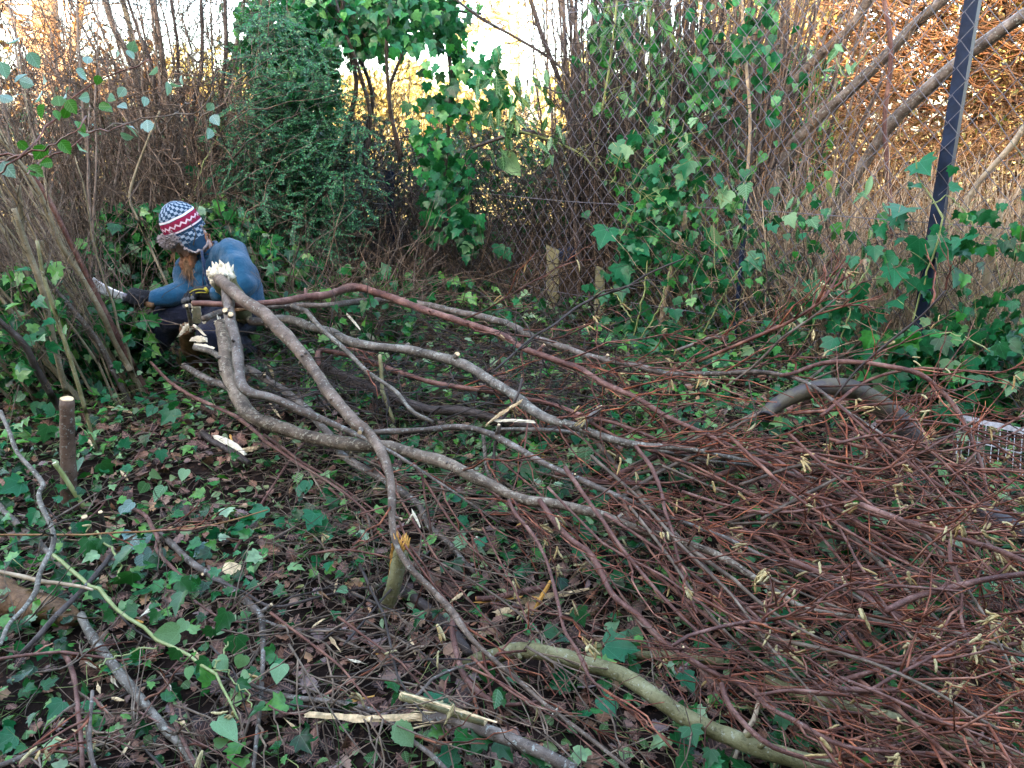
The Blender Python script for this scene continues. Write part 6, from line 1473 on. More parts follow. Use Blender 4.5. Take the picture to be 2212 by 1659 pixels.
trail('ivy leaves showing through the red twigs at the bottom right', [], [(1460 + a * .3414, 1093 + b_ * .3414, c_ * .3414, 'ivy', m_) for a, b_, c_, m_ in [(505, 910, 130, 'ivy_near'), (680, 1030, 150, 'ivy_near'), (50, 1050, 140, 'ivy_fence'), (60, 1240, 130, 'ivy_near'), (100, 1450, 150, 'ivy_near'), (50, 1580, 160, 'ivy_near'), (210, 1610, 110, 'ivy_near'), (420, 1050, 90, 'ivy_fence'), (1390, 1130, 130, 'ivy_near'), (620, 610, 100, 'ivy_near'), (1590, 640, 100, 'ivy_near'), (1750, 780, 120, 'ivy_fence'), (770, 740, 110, 'ivy_near'), (1430, 890, 80, 'ivy_fence'), (810, 460, 100, 'ivy_near'), (940, 250, 100, 'ivy_near'), (710, 1430, 130, 'ivy_near'), (590, 710, 90, 'ivy_fence'), (1270, 870, 80, 'ivy_near')]], gpl(.10), cat='ivy', down=(0, -.8, -.3))
trail('broad green leaves glimpsed under the middle of the pile', [], [(708 + a * .3414, 531 + b_ * .3414, c_ * .3414, k, m_) for a, b_, c_, k, m_ in [(600, 930, 120, 'oval', 'ivy_pale'), (540, 910, 90, 'oval', 'ivy_fence'), (640, 990, 80, 'oak', 'litter'), (220, 930, 110, 'heart', 'ivy_fence'), (280, 1000, 70, 'lance', 'ivy_fence'), (1240, 1190, 130, 'lance', 'ivy_pale'), (1160, 1400, 150, 'oval', 'ivy_near'), (1270, 1440, 160, 'oval', 'ivy_near'), (1370, 1460, 130, 'oval', 'ivy_near'), (1340, 1300, 130, 'oval', 'ivy_fence'), (1200, 1250, 110, 'oval', 'ivy_near'), (930, 1310, 130, 'lance', 'ivy_fence'), (670, 1420, 110, 'heart', 'ivy_near'), (760, 1420, 70, 'heart', 'ivy_near'), (790, 1600, 110, 'heart', 'ivy_fence'), (420, 1620, 100, 'ivy', 'ivy_near'), (1640, 1340, 120, 'heart', 'laurel'), (1560, 1270, 90, 'oval', 'ivy_fence'), (1200, 800, 70, 'heart', 'ivy_near'), (-150, 930, 90, 'ivy', 'ivy_fence'), (-70, 620, 60, 'ivy', 'ivy_fence'), (30, 1640, 90, 'ivy', 'ivy_near')]], gpl(.08), cat='leaves', name='leaf_patch', down=(0, -.8, -.3))
trail('ivy plants around the round topped stump at the left', [], [(a * .3414, 531 + b_ * .3414, c_ * .3414, k, m_) for a, b_, c_, k, m_ in [(60, 1560, 150, 'ivy', 'ivy_fence'), (250, 1040, 100, 'heart', 'ivy_near'), (310, 1060, 90, 'heart', 'ivy_fence'), (310, 1210, 110, 'ivy', 'ivy_near'), (1030, 1050, 130, 'ivy', 'ivy_fence'), (900, 1040, 80, 'heart', 'ivy_fence'), (970, 720, 110, 'ivy', 'ivy_fence'), (560, 800, 110, 'ivy', 'ivy_fence'), (670, 900, 100, 'ivy', 'ivy_fence'), (640, 860, 90, 'ivy', 'ivy_near'), (340, 740, 130, 'ivy', 'ivy_fence'), (300, 720, 90, 'ivy', 'ivy_near'), (1300, 820, 80, 'ivy', 'ivy_near'), (730, 1400, 110, 'ivy', 'ivy_near'), (510, 1400, 120, 'heart', 'ivy_near'), (900, 1550, 80, 'heart', 'laurel'), (1840, 1560, 80, 'heart', 'ivy_fence'), (1920, 1560, 90, 'heart', 'ivy_fence'), (1000, 1600, 110, 'heart', 'laurel'), (1980, 930, 90, 'ivy', 'ivy_fence'), (1080, 900, 80, 'lance', 'ivy_near'), (150, 1000, 80, 'heart', 'laurel'), (850, 1240, 70, 'ivy', 'ivy_fence'), (1100, 1290, 80, 'ivy', 'ivy_fence'), (980, 1450, 80, 'heart', 'ivy_pale'), (1200, 1450, 80, 'heart', 'ivy_pale'), (790, 1620, 80, 'heart', 'bramble_pale'), (110, 1130, 90, 'ivy', 'ivy_fence'), (500, 580, 90, 'ivy', 'ivy_near'), (700, 760, 80, 'ivy', 'ivy_fence')]], gpl(.09), cat='ivy', down=(0, -.7, -.4))
# ---------------------------------------------------------------- pipe and wire rack
M['pipe'] = plain('dark_grey_pipe', (.050, .045, .050), .5, .4, 9, .4, bump=.002, bsc=40)
m, nt_, p = newmat('muddy_pipe')
tc = nd(nt_, 'TexCoord').outputs['Object']
c = mix(nt_, ramp(nt_, noise(nt_, 7, 5, .7, tc), [(.46, (0, 0, 0)), (.54, (1, 1, 1))]), (.060, .052, .056), (.105, .092, .058))
c = mix(nt_, mth(nt_, 'MULTIPLY', noise(nt_, 60, 4, .7, tc), .5), c, (.03, .026, .024))
nt_.links.new(c, p.inputs['Base Color']); p.inputs['Roughness'].default_value = .55
bumpn(nt_, p, noise(nt_, 80, 4, .6, tc), .003, .7)
M['muddy'] = m
pts = [(1655, 900, 30), (1664, 884, 32), (1699, 862, 36), (1750, 843, 40), (1800, 836, 44), (1840, 842, 47), (1880, 862, 49), (1921, 890, 50), (1955, 922, 50), (1985, 960, 50), (2005, 992, 49), (2015, 1012, 48)]
P, rr = lay(pts, [(0, .26), (.35, .36), (.85, .16), (1, .0)], 46)
t = thing('bent_pipe', 'thick dark grey muddy pipe arching out of the brushwood below the fence', 'pipe', P[-1])
MB().add(*tubes(P[None], rr[None], 18)).build('pipe_wall', M['muddy'], t)
P2 = P + np.array([0, .03, -.02]); i0 = 40
for i in (0,):
    th = np.linspace(0, 2 * np.pi, 18)
    q = nrm(np.cross(P[1] - P[0], [0, 0, 1])); q2 = nrm(np.cross(q, P[1] - P[0]))
    C = P[0] + (q * np.cos(th)[:, None] + q2 * np.sin(th)[:, None]) * rr[0]
    MB().add(*tubes(C[None], np.full((1, 18), .006), 6)).build('rim', M['pipe'], t)
P, rr = lay([(2120, 1100, 44), (2160, 1128, 48), (2210, 1150, 50), (2290, 1170, 50)], .09, 18)
t2 = thing('bent_pipe', 'dark buried end of pipe at the right edge under the twigs', 'pipe', P[0])
MB().add(*tubes(P[None], rr[None], 16)).build('pipe_wall', M['pipe'], t2)

M['white_metal'] = plain('white_enamel_wire', (.52, .53, .57), .45, .5, 40, .45)
t = thing('wire_rack', 'white enamelled wire rack lying tilted behind the twigs at the right edge', 'rack', gp(2160, 1000, .05))
c4 = [gp(2075, 905, .17), gp(2330, 962, .17), gp(2330, 1060, .03), gp(2065, 985, .03)]
def bar(name, pts, r_, S=6):
    pts = np.array(pts); return MB().add(*tubes(pts[None], np.full((1, len(pts)), r_), S)).build(name, M['white_metal'], t)
fr = np.array([c4[0], c4[1], c4[2], c4[3], c4[0]])
fr2 = np.concatenate([np.linspace(fr[k], fr[k + 1], 8)[:-1] for k in range(4)] + [fr[-1:]])
bar('frame', fr2, .0035)
b = MB(); ax = c4[1] - c4[0]; L_ = np.linalg.norm(ax); nn = nrm(np.cross(ax, c4[3] - c4[0]))
box(b, (c4[0] + c4[1]) / 2 + np.array([0, 0, .008]), ax / 2, nn * .003, nrm(np.cross(nn, ax)) * .011)
b.build('top_rail', M['white_metal'], t, shade=False)
for k in np.linspace(.04, .97, 16):
    a = c4[0] + (c4[1] - c4[0]) * k; d_ = c4[3] + (c4[2] - c4[3]) * k
    bar('rod', np.linspace(a, d_, 6), .0019)
for k in (.5,):
    bar('cross_rod', np.linspace(c4[0] * (1 - k) + c4[3] * k, c4[1] * (1 - k) + c4[2] * k, 10), .0024)

# ---------------------------------------------------------------- the person
def q6(x, y, Y):
    return at(177.0 + x * .2133, 424.7 + y * .2133, Y)

class Blob:
    """closed rounded pieces joined into one continuous skin"""
    def __init__(s): s.b = MB()
    def cap(s, p0, p1, r0, r1, S=16, flat=None):
        p0, p1 = np.asarray(p0, float), np.asarray(p1, float)
        ax = nrm(p1 - p0); K = 5
        a = np.linspace(-np.pi / 2, 0, K); P = [p0 + ax * r0 * math.sin(x) for x in a]; r_ = [r0 * max(math.cos(x), .02) for x in a]
        a = np.linspace(0, np.pi / 2, K); P += [p1 + ax * r1 * math.sin(x) for x in a]; r_ += [r1 * max(math.cos(x), .02) for x in a]
        s.b.add(*tubes(np.array(P)[None], np.array(r_)[None], S)); return s
    def chain(s, pts, rads):
        for i in range(len(pts) - 1): s.cap(pts[i], pts[i + 1], rads[i], rads[i + 1])
        return s
    def ell(s, c, rx, axes=None, n=14):
        c = np.asarray(c, float); A = np.eye(3) if axes is None else np.array(axes)
        th = np.linspace(0, np.pi, n); ph = np.linspace(0, 2 * np.pi, 2 * n, endpoint=False)
        V = np.array([[math.sin(t_) * math.cos(f_), math.sin(t_) * math.sin(f_), math.cos(t_)] for t_ in np.clip(th, .02, np.pi - .02) for f_ in ph]) * np.asarray(rx)
        V = V @ A + c
        i = np.arange(n * 2 * n).reshape(n, 2 * n)
        Q = np.stack([i[:-1], i[1:], np.roll(i, -1, 1)[1:], np.roll(i, -1, 1)[:-1]], -1).reshape(-1, 4)
        s.b.add(V, [Q, i[:1], i[-1:, ::-1]]); return s
    def skin(s, name, m, parent=None, origin=None, vox=.008, sm=6, wr=0, wsc=20, amp2=0):
        V = np.concatenate(s.b.V); o0 = ORI[parent.name] if parent is not None else np.asarray(origin, float)
        me = s.b.mesh(name + '_raw', o0)
        tmp = bpy.data.objects.new('tmp', me); COL.objects.link(tmp)
        md = tmp.modifiers.new('r', 'REMESH'); md.mode = 'VOXEL'; md.voxel_size = vox; md.use_smooth_shade = True
        m2 = tmp.modifiers.new('s', 'SMOOTH'); m2.iterations = sm; m2.factor = .5
        dg = bpy.context.evaluated_depsgraph_get()
        out = bpy.data.meshes.new_from_object(tmp.evaluated_get(dg))
        bpy.data.objects.remove(tmp)
        if wr:
            n = len(out.vertices); co = np.zeros(n * 3, np.float32); out.vertices.foreach_get('co', co); co = co.reshape(-1, 3)
            no = np.zeros(n * 3, np.float32); out.vertices.foreach_get('normal', no); no = no.reshape(-1, 3)
            w_ = co + o0
            f = np.sin(w_[:, 0] * wsc + 3 * np.sin(w_[:, 2] * wsc * .7)) * np.sin(w_[:, 2] * wsc * 1.3 + 2 * np.sin(w_[:, 1] * wsc * .9)) + .5 * np.sin(w_[:, 0] * wsc * 2.3 + w_[:, 2] * wsc * 1.9 + 1)
            co += no * (f * wr)[:, None].astype(np.float32)
            out.vertices.foreach_set('co', co.ravel())
        out.polygons.foreach_set('use_smooth', np.ones(len(out.polygons), bool))
        out.materials.clear(); out.materials.append(m); out.update()
        out.name = name
        return link(name, out, parent, o0)

def cloth(name, col, rough=.9, sc=900, wv=.0008, sheen=.3, var=.18, fold=0):
    m, nt, p = newmat(name)
    tc = nd(nt, 'TexCoord').outputs['Object']
    n1 = noise(nt, 18, 5, .6, tc); n2 = noise(nt, 320, 3, .7, tc)
    c = ramp(nt, n1, [(.3, tuple(x * (1 - var) for x in col)), (.7, tuple(min(1, x * (1 + var)) for x in col))])
    c = mix(nt, mth(nt, 'MULTIPLY', mth(nt, 'GREATER_THAN', n2, .66), .25), c, tuple(min(1, x * 1.6 + .02) for x in col))
    nt.links.new(c, p.inputs['Base Color'])
    p.inputs['Roughness'].default_value = rough; p.inputs['Specular IOR Level'].default_value = .15
    p.inputs['Sheen Weight'].default_value = sheen
    h = mth(nt, 'MULTIPLY_ADD', noise(nt, 16, 3, .5, tc), 6 * (1 + fold), noise(nt, 500, 2, .6, tc))
    bumpn(nt, p, h, .005, .9)
    return m
M['fleece'] = cloth('blue_fleece', (.005, .082, .175))
M['fleece_dark'] = cloth('dark_blue_trim', (.012, .035, .095))
M['trouser'] = cloth('black_navy_trousers', (.016, .020, .044), .85, sheen=.15)
M['glove'] = cloth('black_work_glove', (.012, .013, .018), .75, sheen=.1)
M['glove_grey'] = cloth('grey_glove_pad', (.16, .17, .19), .7, sheen=.1)
M['glove_yellow'] = cloth('yellow_glove_piping', (.62, .52, .06), .6, sheen=0)
M['skin'] = plain('skin', (.58, .34, .26), .5, .4, 40, .12, bump=.0006)
M['beard'] = plain('reddish_brown_hair', (.26, .125, .070), .65, .3, 120, .4, bump=.002, bsc=300)
M['hairpale'] = plain('light_brown_hair', (.30, .18, .10), .6, .3, 120, .35, bump=.002, bsc=300)
M['fur'] = plain('grey_fur', (.30, .26, .26), .95, .1, 90, .4, bump=.004, bsc=260)
M['boot'] = plain('dark_boot', (.03, .022, .016), .6, .4, 40, .3, bump=.002)

HY = 3.92
hc = q6(1075, 400, HY)                       # middle of the head
fw = nrm(np.array([-.80, -.42, -.42])); rt_ = nrm(np.cross(fw, [-.10, -.10, 1.0])); upv = np.cross(rt_, fw)
# rt_ points to the person's right
HS = .88
def hl(f_, r_, u_): return hc + (fw * f_ + rt_ * r_ + upv * u_) * HS

hips = [q6(1690, 1130, 4.02), q6(1420, 1150, 4.08)]
shR, shL = q6(1070, 725, 4.02), q6(1500, 560, 3.92)
elR, wrR = q6(1075, 945, 3.92), q6(735, 1035, 3.80)
elL, wrL = q6(1640, 900, 3.78), q6(1310, 985, 3.72)
kneeR, ankR = q6(905, 1210, 3.90), q6(700, 1560, 3.93)
kneeL, ankL = q6(1330, 1420, 3.72), q6(1650, 1560, 4.05)
g_ = ground(ankR[0], ankR[1]); 
per = Blob()
per.ell(hl(0, 0, .035), (.084, .066, .092), [fw, rt_, upv])
per.ell(hl(.03, 0, -.055), (.062, .054, .066), [fw, rt_, upv])
per.cap(hl(.088, 0, .010), hl(.112, 0, -.028), .009, .014)          # nose
per.cap(hl(.080, .035, .030), hl(.080, -.035, .030), .014, .014)    # brow
per.cap(hl(.072, .034, -.03), hl(.072, -.034, -.03), .022, .022)    # cheeks
per.cap(hl(.078, .0, -.085), hl(.070, .0, -.105), .020, .020)       # chin
per.cap(hl(.086, .018, -.058), hl(.086, -.018, -.058), .008, .008)  # lips
per.ell(hl(.0, -.078, -.01), (.02, .008, .03), [fw, rt_, upv]); per.ell(hl(.0, .078, -.01), (.02, .008, .03), [fw, rt_, upv])
neck = q6(1290, 600, 3.97)
per.chain([hl(-.03, 0, -.07), neck, q6(1330, 720, 3.99), q6(1420, 900, 4.0), q6(1520, 1090, 4.02)], [.055, .056, .10, .12, .12])
per.chain([q6(1330, 700, 3.99), shR, elR, wrR, q6(690, 1030, 3.80)], [.05, .05, .038, .028, .022])
per.chain([q6(1330, 700, 3.99), shL, elL, wrL, q6(1270, 980, 3.725)], [.05, .05, .040, .027, .022])
per.chain([q6(1545, 1150, 4.03), q6(1300, 1165, 3.98), kneeR, ankR, ankR * [1, 1, 0] + [-.03, -.02, g_ + .04]], [.09, .08, .055, .042, .04])
per.chain([q6(1545, 1165, 4.02), q6(1420, 1320, 3.87), kneeL, ankL], [.08, .065, .05, .04])
gz = float(ground(hips[0][0], hips[0][1]))
PERS = per.skin('person', M['skin'], None, (hips[0][0], hips[0][1], gz), .0065, 4)
tag(PERS, 'crouching bearded person in a blue fleece and knitted earflap hat chopping at the stool', 'person')

fl = Blob()
fl.chain([q6(1540, 1110, 4.04), q6(1505, 980, 4.03), q6(1460, 820, 4.01), q6(1430, 690, 4.0)], [.138, .143, .132, .098])
fl.chain([q6(1440, 1060, 4.02), q6(1330, 900, 3.98), q6(1260, 760, 3.97)], [.13, .122, .100])
fl.cap(shR + np.array([.02, 0, 0]), q6(1310, 735, 3.98), .066, .105); fl.cap(q6(1310, 735, 3.98), shL, .10, .068)
fl.cap(shL + np.array([.0, .05, -.01]), q6(1585, 800, 4.03), .070, .090)
fl.cap(q6(1585, 800, 4.04), q6(1650, 1075, 4.05), .104, .108)
fl.chain([shR, q6(1050, 800, 3.97), elR], [.066, .064, .060]); fl.chain([elR, q6(900, 1000, 3.85), wrR], [.064, .056, .042])
fl.chain([shL, q6(1600, 720, 3.83), elL], [.070, .068, .064]); fl.chain([elL, q6(1480, 965, 3.74), wrL + np.array([.03, 0, 0])], [.062, .052, .040])
fl.cap(q6(1330, 640, 3.97), q6(1400, 590, 4.0), .050, .055)
FLE = fl.skin('fleece', M['fleece'], PERS, None, .009, 5, wr=.0036, wsc=24)
# collar ring, zip and cuffs
th = np.linspace(0, 2 * np.pi, 22)
cc = q6(1300, 590, 3.96); a1 = nrm(np.array([.75, -.55, .25])); n_c = nrm(hl(-.03, 0, -.07) - q6(1400, 760, 4.0)); a1 = nrm(a1 - n_c * (a1 @ n_c)); a2 = np.cross(n_c, a1)
b = MB()
for k, (rad, hh) in enumerate(((.066, 0), (.063, .018), (.060, .034))):
    C = cc + (a1 * np.cos(th)[:, None] + a2 * np.sin(th)[:, None]) * rad + n_c * hh
    b.add(*tubes(C[None], np.full((1, 22), .010), 8))
b.build('collar', M['fleece'], FLE)
zp = np.array([q6(1250, 640, 3.86), q6(1240, 700, 3.855), q6(1228, 780, 3.85), q6(1225, 860, 3.855), q6(1235, 950, 3.86)])
MB().add(*tubes(catmull(zp, 16)[None], np.full((1, 16), .004), 6)).build('zip', M['fleece_dark'], FLE)

tr = Blob()
tr.chain([q6(1570, 1165, 4.05), q6(1480, 1180, 4.05), q6(1300, 1165, 3.98)], [.138, .138, .105])
tr.chain([q6(1400, 1165, 4.0), q6(1150, 1175, 3.94), kneeR], [.120, .104, .088])
tr.chain([kneeR, q6(800, 1370, 3.92), ankR, ankR * [1, 1, 0] + [-.02, -.01, g_ + .06]], [.086, .078, .068, .062])
tr.chain([q6(1560, 1180, 4.02), q6(1420, 1320, 3.86), kneeL, ankL], [.125, .10, .085, .065])
tr.skin('trousers', M['trouser'], PERS, None, .009, 5, wr=.0045, wsc=24)
bt = Blob(); a0 = np.array([ankR[0] - .02, ankR[1], g_ + .045]); bt.chain([a0 + [0, 0, .05], a0, a0 + [-.10, -.10, -.005], a0 + [-.16, -.15, -.01]], [.050, .050, .045, .036])
bt.skin('boot', M['boot'], PERS, None, .008, 3)

# gloves: palm, four unequal fingers bent at the knuckles, thumb from the side
def glove(name, wrist, palm, fingers, thumb, pr=.030):
    g = Blob()
    g.cap(wrist, palm[0], .030, .034); g.chain(palm, [.036, .034, .030][:len(palm)])
    for f_ in fingers: g.chain(f_, [.0145, .0125, .0115, .0100][:len(f_)])
    g.chain(thumb, [.017, .014, .012])
    o = g.skin(name, M['glove'], PERS, None, .0038, 2, wr=.0006, wsc=90)
    return o
kl = [q6(1165, 955, 3.70), q6(1125, 960, 3.715), q6(1090, 975, 3.735), q6(1062, 1000, 3.76)]
fin = []
for k, kk in enumerate(kl):
    sc_ = (1, 1.08, 1.0, .82)[k]
    fin.append([kk, kk + np.array([-.012, -.024, -.030]) * sc_, kk + np.array([-.006, -.022, -.064]) * sc_, kk + np.array([.012, .008, -.080]) * sc_])
GL = glove('glove', wrL, [q6(1270, 975, 3.725), q6(1190, 975, 3.735), q6(1130, 995, 3.75)], fin, [q6(1230, 1010, 3.74), q6(1200, 1060, 3.755), q6(1165, 1085, 3.775)])
for k, kk in enumerate(kl):
    sc_ = (1, 1.08, 1.0, .82)[k]
    for (dx, dy, dz) in ((-.012, -.036, -.028), (-.008, -.034, -.058)):
        c_ = kk + np.array([dx, dy, dz]) * sc_
        Blob().ell(c_, (.010, .004, .012)).b.build('finger_pad', M['glove_grey'], GL)
for off in (0, .016):
    C = catmull(np.array([q6(1270, 942, 3.69) - [0, 0, off], q6(1200, 936, 3.688) - [0, .002, off], q6(1140, 945, 3.685) - [0, .004, off], q6(1095, 970, 3.70) - [0, .006, off]]), 12)
    MB().add(*tubes(C[None], np.full((1, 12), .0022), 5)).build('piping', M['glove_yellow'], GL)
b = MB(); C = np.array([q6(1245, 925, 3.68), q6(1262, 945, 3.675), q6(1275, 965, 3.68)]); b.add(*tubes(C[None], np.full((1, 3), .007), 6)); b.build('cuff_tab', M['glove_yellow'], GL)

hd_a, hd_b = q6(690, 1095, 3.77), q6(440, 1010, 3.79)        # handle of the billhook
ha = nrm(hd_b - hd_a); hm = (hd_a + hd_b) / 2
side = nrm(np.cross(ha, [0, 1, 0])); side *= np.sign(side[2])
fr_ = nrm(np.cross(side, ha)); fr_ *= -np.sign(fr_[1])       # towards the viewer
fin = []
for k in range(4):
    sc_ = (.92, 1.0, 1.05, .95)[k]
    base = hm + ha * (.036 - .022 * k) * -1 + side * .026 - fr_ * .010
    fin.append([base, base + fr_ * .036 * sc_ + side * .002, base + fr_ * .042 * sc_ - side * .030 * sc_, base + fr_ * .022 * sc_ - side * .052 * sc_])
glove('glove', wrR, [q6(680, 1025, 3.80), hm + side * .028 - fr_ * .004 - ha * .02, hm + side * .026 - fr_ * .008 + ha * .03], fin,
      [hm + side * .016 + ha * .03 - fr_ * .018, hm + ha * .052 - fr_ * .018 - side * .012, hm + ha * .062 + fr_ * .012 - side * .022])

# billhook held in the glove
BH = thing('billhook', 'pale bladed billhook held in the outstretched glove', 'billhook', hd_a)
MB().add(*tubes(np.linspace(hd_a - ha * .02, hd_b, 8)[None], np.array([[.017, .016, .0145, .014, .0145, .015, .014, .012]]), 10)).build('handle', M['rot'], BH)
MB().add(*tubes(np.linspace(hd_b - ha * .012, hd_b + ha * .006, 4)[None], np.full((1, 4), .0155), 10)).build('ferrule', M['wire'], BH)
M['steel'] = plain('worn_bright_steel', (.74, .75, .78), .38, .5, 60, .18, metal=.35)
outl = [(445, 985), (400, 965), (330, 938), (260, 905), (190, 865), (150, 838), (118, 812), (104, 832), (100, 870), (115, 905), (150, 950), (200, 985), (270, 1008), (340, 1030), (400, 1042), (440, 1035)]
V = np.array([q6(x, y, 3.795) for x, y in outl]); nb = np.array([0, 1., 0]) * .003
cen = V.mean(0); n = len(V); k = np.arange(n); k2 = (k + 1) % n
mid = V * .6 + np.array([q6(x * .5 + 130, y * .5 + 470, 3.795) for x, y in outl]) * .4
VV = np.vstack([V, V * .72 + cen * .28 - nb, V * .72 + cen * .28 + nb, [cen - nb], [cen + nb]])
MB().add(VV, [np.stack([k, k2, k2 + n, k + n], -1), np.stack([k2, k, k + 2 * n, k2 + 2 * n], -1), np.stack([k + n, k2 + n, np.full(n, 3 * n)], -1), np.stack([k2 + 2 * n, k + 2 * n, np.full(n, 3 * n + 1)], -1)]).build('blade', M['steel'], BH, shade=False)

# hat: knitted dome with bands, two ear flaps, fur brim
def knit_mat():
    m, nt, p = newmat('patterned_knit')
    uv = nd(nt, 'TexCoord').outputs['UV']
    sp = nd(nt, 'SeparateXYZ'); nt.links.new(uv, sp.inputs[0]); a, z = sp.outputs[0], sp.outputs[1]
    navy, grey, white, red = (.018, .050, .095), (.26, .33, .42), (.78, .78, .80), (.27, .018, .060)
    A = mth(nt, 'MULTIPLY', a, 15.0); Zc = mth(nt, 'MULTIPLY', z, 52)
    row = mth(nt, 'FLOOR', mth(nt, 'MULTIPLY', z, 64.0))
    fa = mth(nt, 'ABSOLUTE', mth(nt, 'SUBTRACT', mth(nt, 'FRACT', mth(nt, 'ADD', A, mth(nt, 'MULTIPLY', row, .40))), .5))
    fz = mth(nt, 'ABSOLUTE', mth(nt, 'SUBTRACT', mth(nt, 'FRACT', mth(nt, 'MULTIPLY', z, 64.0)), .5))
    chk = mth(nt, 'MULTIPLY', mth(nt, 'LESS_THAN', fa, .25), mth(nt, 'LESS_THAN', fz, .46))
    # rows where the checks sit
    def band(lo, hi): return mth(nt, 'MULTIPLY', mth(nt, 'GREATER_THAN', z, lo), mth(nt, 'LESS_THAN', z, hi))
    c = mix(nt, mth(nt, 'MULTIPLY', chk, mth(nt, 'MAXIMUM', band(.115, .185), band(-.035, .020))), navy, grey)
    c = mix(nt, band(.103, .114), c, white)
    c = mix(nt, band(.045, .100), c, red)
    zig = mth(nt, 'ABSOLUTE', mth(nt, 'SUBTRACT', mth(nt, 'FRACT', mth(nt, 'MULTIPLY', a, 20)), .5))
    zz = mth(nt, 'ABSOLUTE', mth(nt, 'SUBTRACT', z, mth(nt, 'MULTIPLY_ADD', zig, .030, .064)))
    c = mix(nt, mth(nt, 'LESS_THAN', zz, .0055), c, (.80, .62, .70))
    c = mix(nt, band(.034, .043), c, (.82, .70, .74))
    nt.links.new(c, p.inputs['Base Color']); p.inputs['Roughness'].default_value = .95; p.inputs['Specular IOR Level'].default_value = .1
    mp = nd(nt, 'Mapping'); mp.inputs['Scale'].default_value = (110, 330, 1); nt.links.new(uv, mp.inputs[0])
    vo = nd(nt, 'TexVoronoi'); vo.inputs['Scale'].default_value = 1.0; nt.links.new(mp.outputs[0], vo.inputs['Vector'])
    bumpn(nt, p, mth(nt, 'SUBTRACT', 1.0, vo.outputs['Distance']), .003, .8)
    return m
M['knit'] = knit_mat()
hat_o = hl(-.005, 0, .020)
def hat_pt(ang, z, rx=.112, ry=.098):
    """ang 0 = forward, +90deg = the person's left; z along the head axis"""
    if z > .05:
        k = math.sqrt(max(0., 1 - ((z - .05) / .135) ** 2.3)) if z < .185 else 0
    else: k = 1.0
    return hat_o + (fw * math.cos(ang) * rx * k - rt_ * math.sin(ang) * ry * k + upv * z) * HS
HT = thing('hat', None, None, hat_o); HT.parent = PERS; HT.location = HT.location - PERS.location
ORI[HT.name] = ORI[PERS.name]; HT.location = (0, 0, 0)
na = 48
zs = [.0, .015, .03, .05, .065, .08, .095, .11, .125, .14, .155, .168, .178, .1835, .1849]
V = []; U = []
for z in zs:
    for k in range(na + 1):
        ang = -math.pi + 2 * math.pi * k / na
        jit_ = 1 + .012 * math.sin(7 * ang + 40 * z)
        pz = z if z > .02 else z + .022 * max(0, math.cos(ang)) * (1 - z / .02)
        V.append((hat_pt(ang, pz) - hat_o) * jit_ + hat_o); U.append((k / na, pz))
i = np.arange(len(zs) * (na + 1)).reshape(len(zs), na + 1)
MB().add(np.array(V), [np.stack([i[:-1, :-1], i[:-1, 1:], i[1:, 1:], i[1:, :-1]], -1).reshape(-1, 4)], np.array(U)).build('crown', M['knit'], HT)
for sgn in (1, -1):
    V = []; U = []; rows = np.linspace(0, 1, 14); cols = np.linspace(-1, 1, 17)
    edge = []
    for r_ in rows:
        hw = .70 * math.sqrt(max(0, 1 - r_ ** 2.6)) + .02
        for c_ in cols:
            ang = sgn * (math.radians(96) + hw * c_); z = .012 - .115 * r_
            P_ = hat_pt(ang, z, .114, .101) - upv * 0
            P_ = P_ + (-rt_ * sgn) * .012 * r_
            V.append(P_); U.append((.5 + ang / (2 * math.pi), z))
            if abs(c_) == 1: edge.append((r_, c_, P_))
    i = np.arange(14 * 17).reshape(14, 17)
    fp_ = MB().add(np.array(V), [np.stack([i[:-1, :-1], i[:-1, 1:], i[1:, 1:], i[1:, :-1]], -1).reshape(-1, 4)], np.array(U)).build('ear_flap', M['knit'], HT)
    sol = fp_.modifiers.new('thick', 'SOLIDIFY'); sol.thickness = .009; sol.offset = 1
    e1 = [p_ for r_, c_, p_ in edge if c_ == -1]; e2 = [p_ for r_, c_, p_ in edge if c_ == 1]
    loop = np.array(e1 + e2[::-1]); loop = catmull(loop, 60) + .003 * R.normal(size=(60, 3))
    MB().add(*tubes(loop[None], np.full((1, 60), .0065) * R.uniform(.7, 1.3, (1, 60)), 7)).build('fleece_trim', M['fur'], fp_)
    tip = np.array(V).reshape(14, 17, 3)[-1, 8]
    C = catmull(np.array([tip, tip + [.008, -.02, -.05], tip + [.014, -.02, -.12], tip + [.02, -.015, -.19], tip + [.016, -.01, -.24]]), 22)
    MB().add(*tubes(C[None], (.0075 + .002 * np.sin(np.arange(22) * 2.1))[None], 7)).build('tie_cord', M['fleece_dark'], fp_)
b = MB()
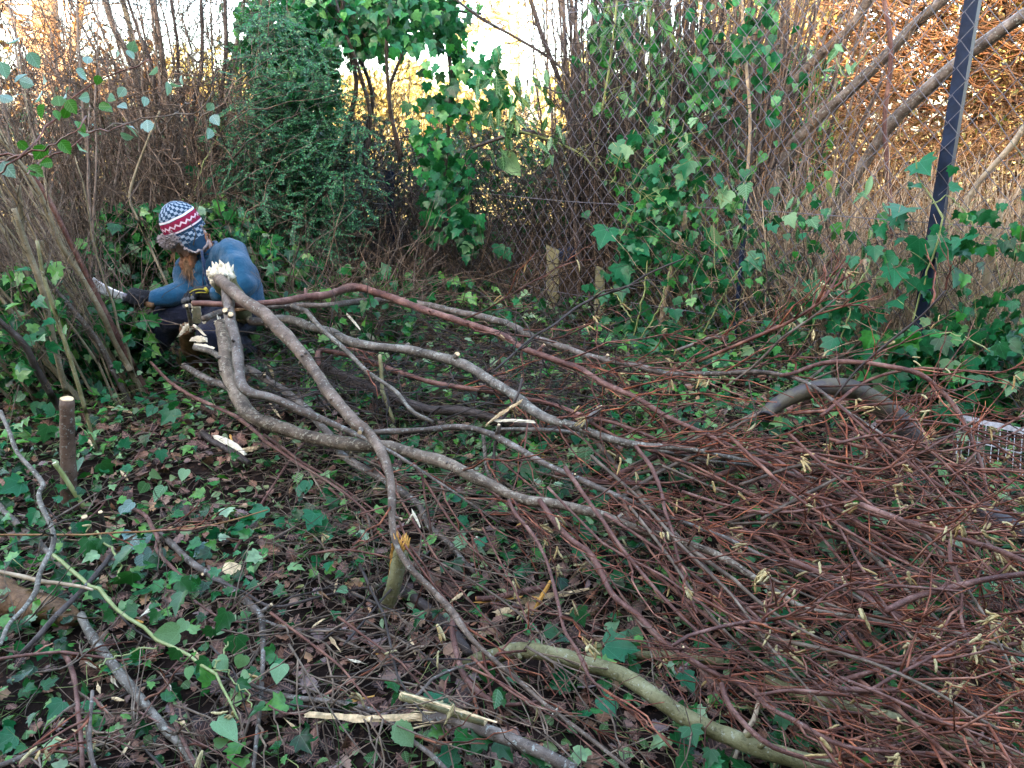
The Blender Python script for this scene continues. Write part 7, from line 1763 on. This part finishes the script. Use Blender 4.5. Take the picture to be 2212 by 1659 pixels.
for k in range(70):
    ang = R.uniform(-1.05, 1.05); c_ = hat_pt(ang, .012 + R.uniform(-.022, .022)) + fw * .018 * math.cos(ang)
    nsp = 22; pos = np.repeat(c_[None], nsp, 0) + R.normal(size=(nsp, 3)) * .006
    out_ = nrm(c_ - hat_o)
    C = curves(pos, out_ + .8 * rdir(nsp), R.uniform(.010, .024, nsp), 4, .5, .1, .03, False)
    b.add(*tubes(C, np.stack([np.full(nsp, .0030), np.full(nsp, .0032), np.full(nsp, .0022), np.full(nsp, .0006)], 1), 4))
b.build('fur_brim', M['fur'], HT)

# beard, hanging locks
bd = Blob()
bd.chain([hl(.066, 0, -.100), hl(.080, 0, -.138), hl(.075, .004, -.175), hl(.068, .002, -.205)], [.036, .046, .036, .014])
bd.cap(hl(.020, -.052, -.075), hl(.068, -.028, -.135), .018, .032); bd.cap(hl(.020, .052, -.075), hl(.068, .028, -.135), .018, .032)
bd.cap(hl(.088, .028, -.062), hl(.088, -.028, -.062), .009, .009)
BD = bd.skin('beard', M['beard'], PERS, None, .006, 2, wr=.003, wsc=120)
n = 420; k = R.uniform(-1, 1, n)
p0 = np.array([hl(.072 + .026 * math.cos(a * 1.5) + R.normal() * .006, .055 * math.sin(a * 1.5), R.uniform(-.16, -.09)) for a in k])
C = curves(p0, np.repeat((nrm(fw * .35 - upv))[None], n, 0) + .25 * rdir(n), R.uniform(.03, .09, n), 6, .5, .1, .02, False)
tag(MB().add(*tubes(C, taper(n, 6, .0016, .0006), 4)).build('strands', M['hairpale'], BD), kind='stuff')
n = 6
p0 = np.array([hl(.088 + R.normal() * .008, R.uniform(-.05, .06), R.uniform(-.01, .015)) for _ in range(n)])
C = curves(p0, np.repeat((np.array([-.12, -.15, -1.]))[None], n, 0) + .12 * rdir(n), R.uniform(.05, .12, n), 8, .35, .0, .02, False)
tag(MB().add(*tubes(C, taper(n, 8, .0030, .0016), 6)).build('hair_locks', M['hairpale'], PERS), kind='stuff')
p0 = np.array([hl(-.07 + R.normal() * .015, R.uniform(-.085, -.03), R.uniform(-.03, .0)) for _ in range(20)])
C = curves(p0, np.repeat((np.array([.06, -.05, -1.]))[None], 20, 0) + .15 * rdir(20), R.uniform(.06, .14, 20), 8, .35, .0, .02, False)
tag(MB().add(*tubes(C, taper(20, 8, .0042, .002), 6)).build('back_locks', M['beard'], PERS), kind='stuff')
for s_ in (-1, 1):
    Blob().ell(hl(.080, .032 * s_, .006), (.011, .011, .011)).b.build('eye', M['fleece_dark'], PERS)
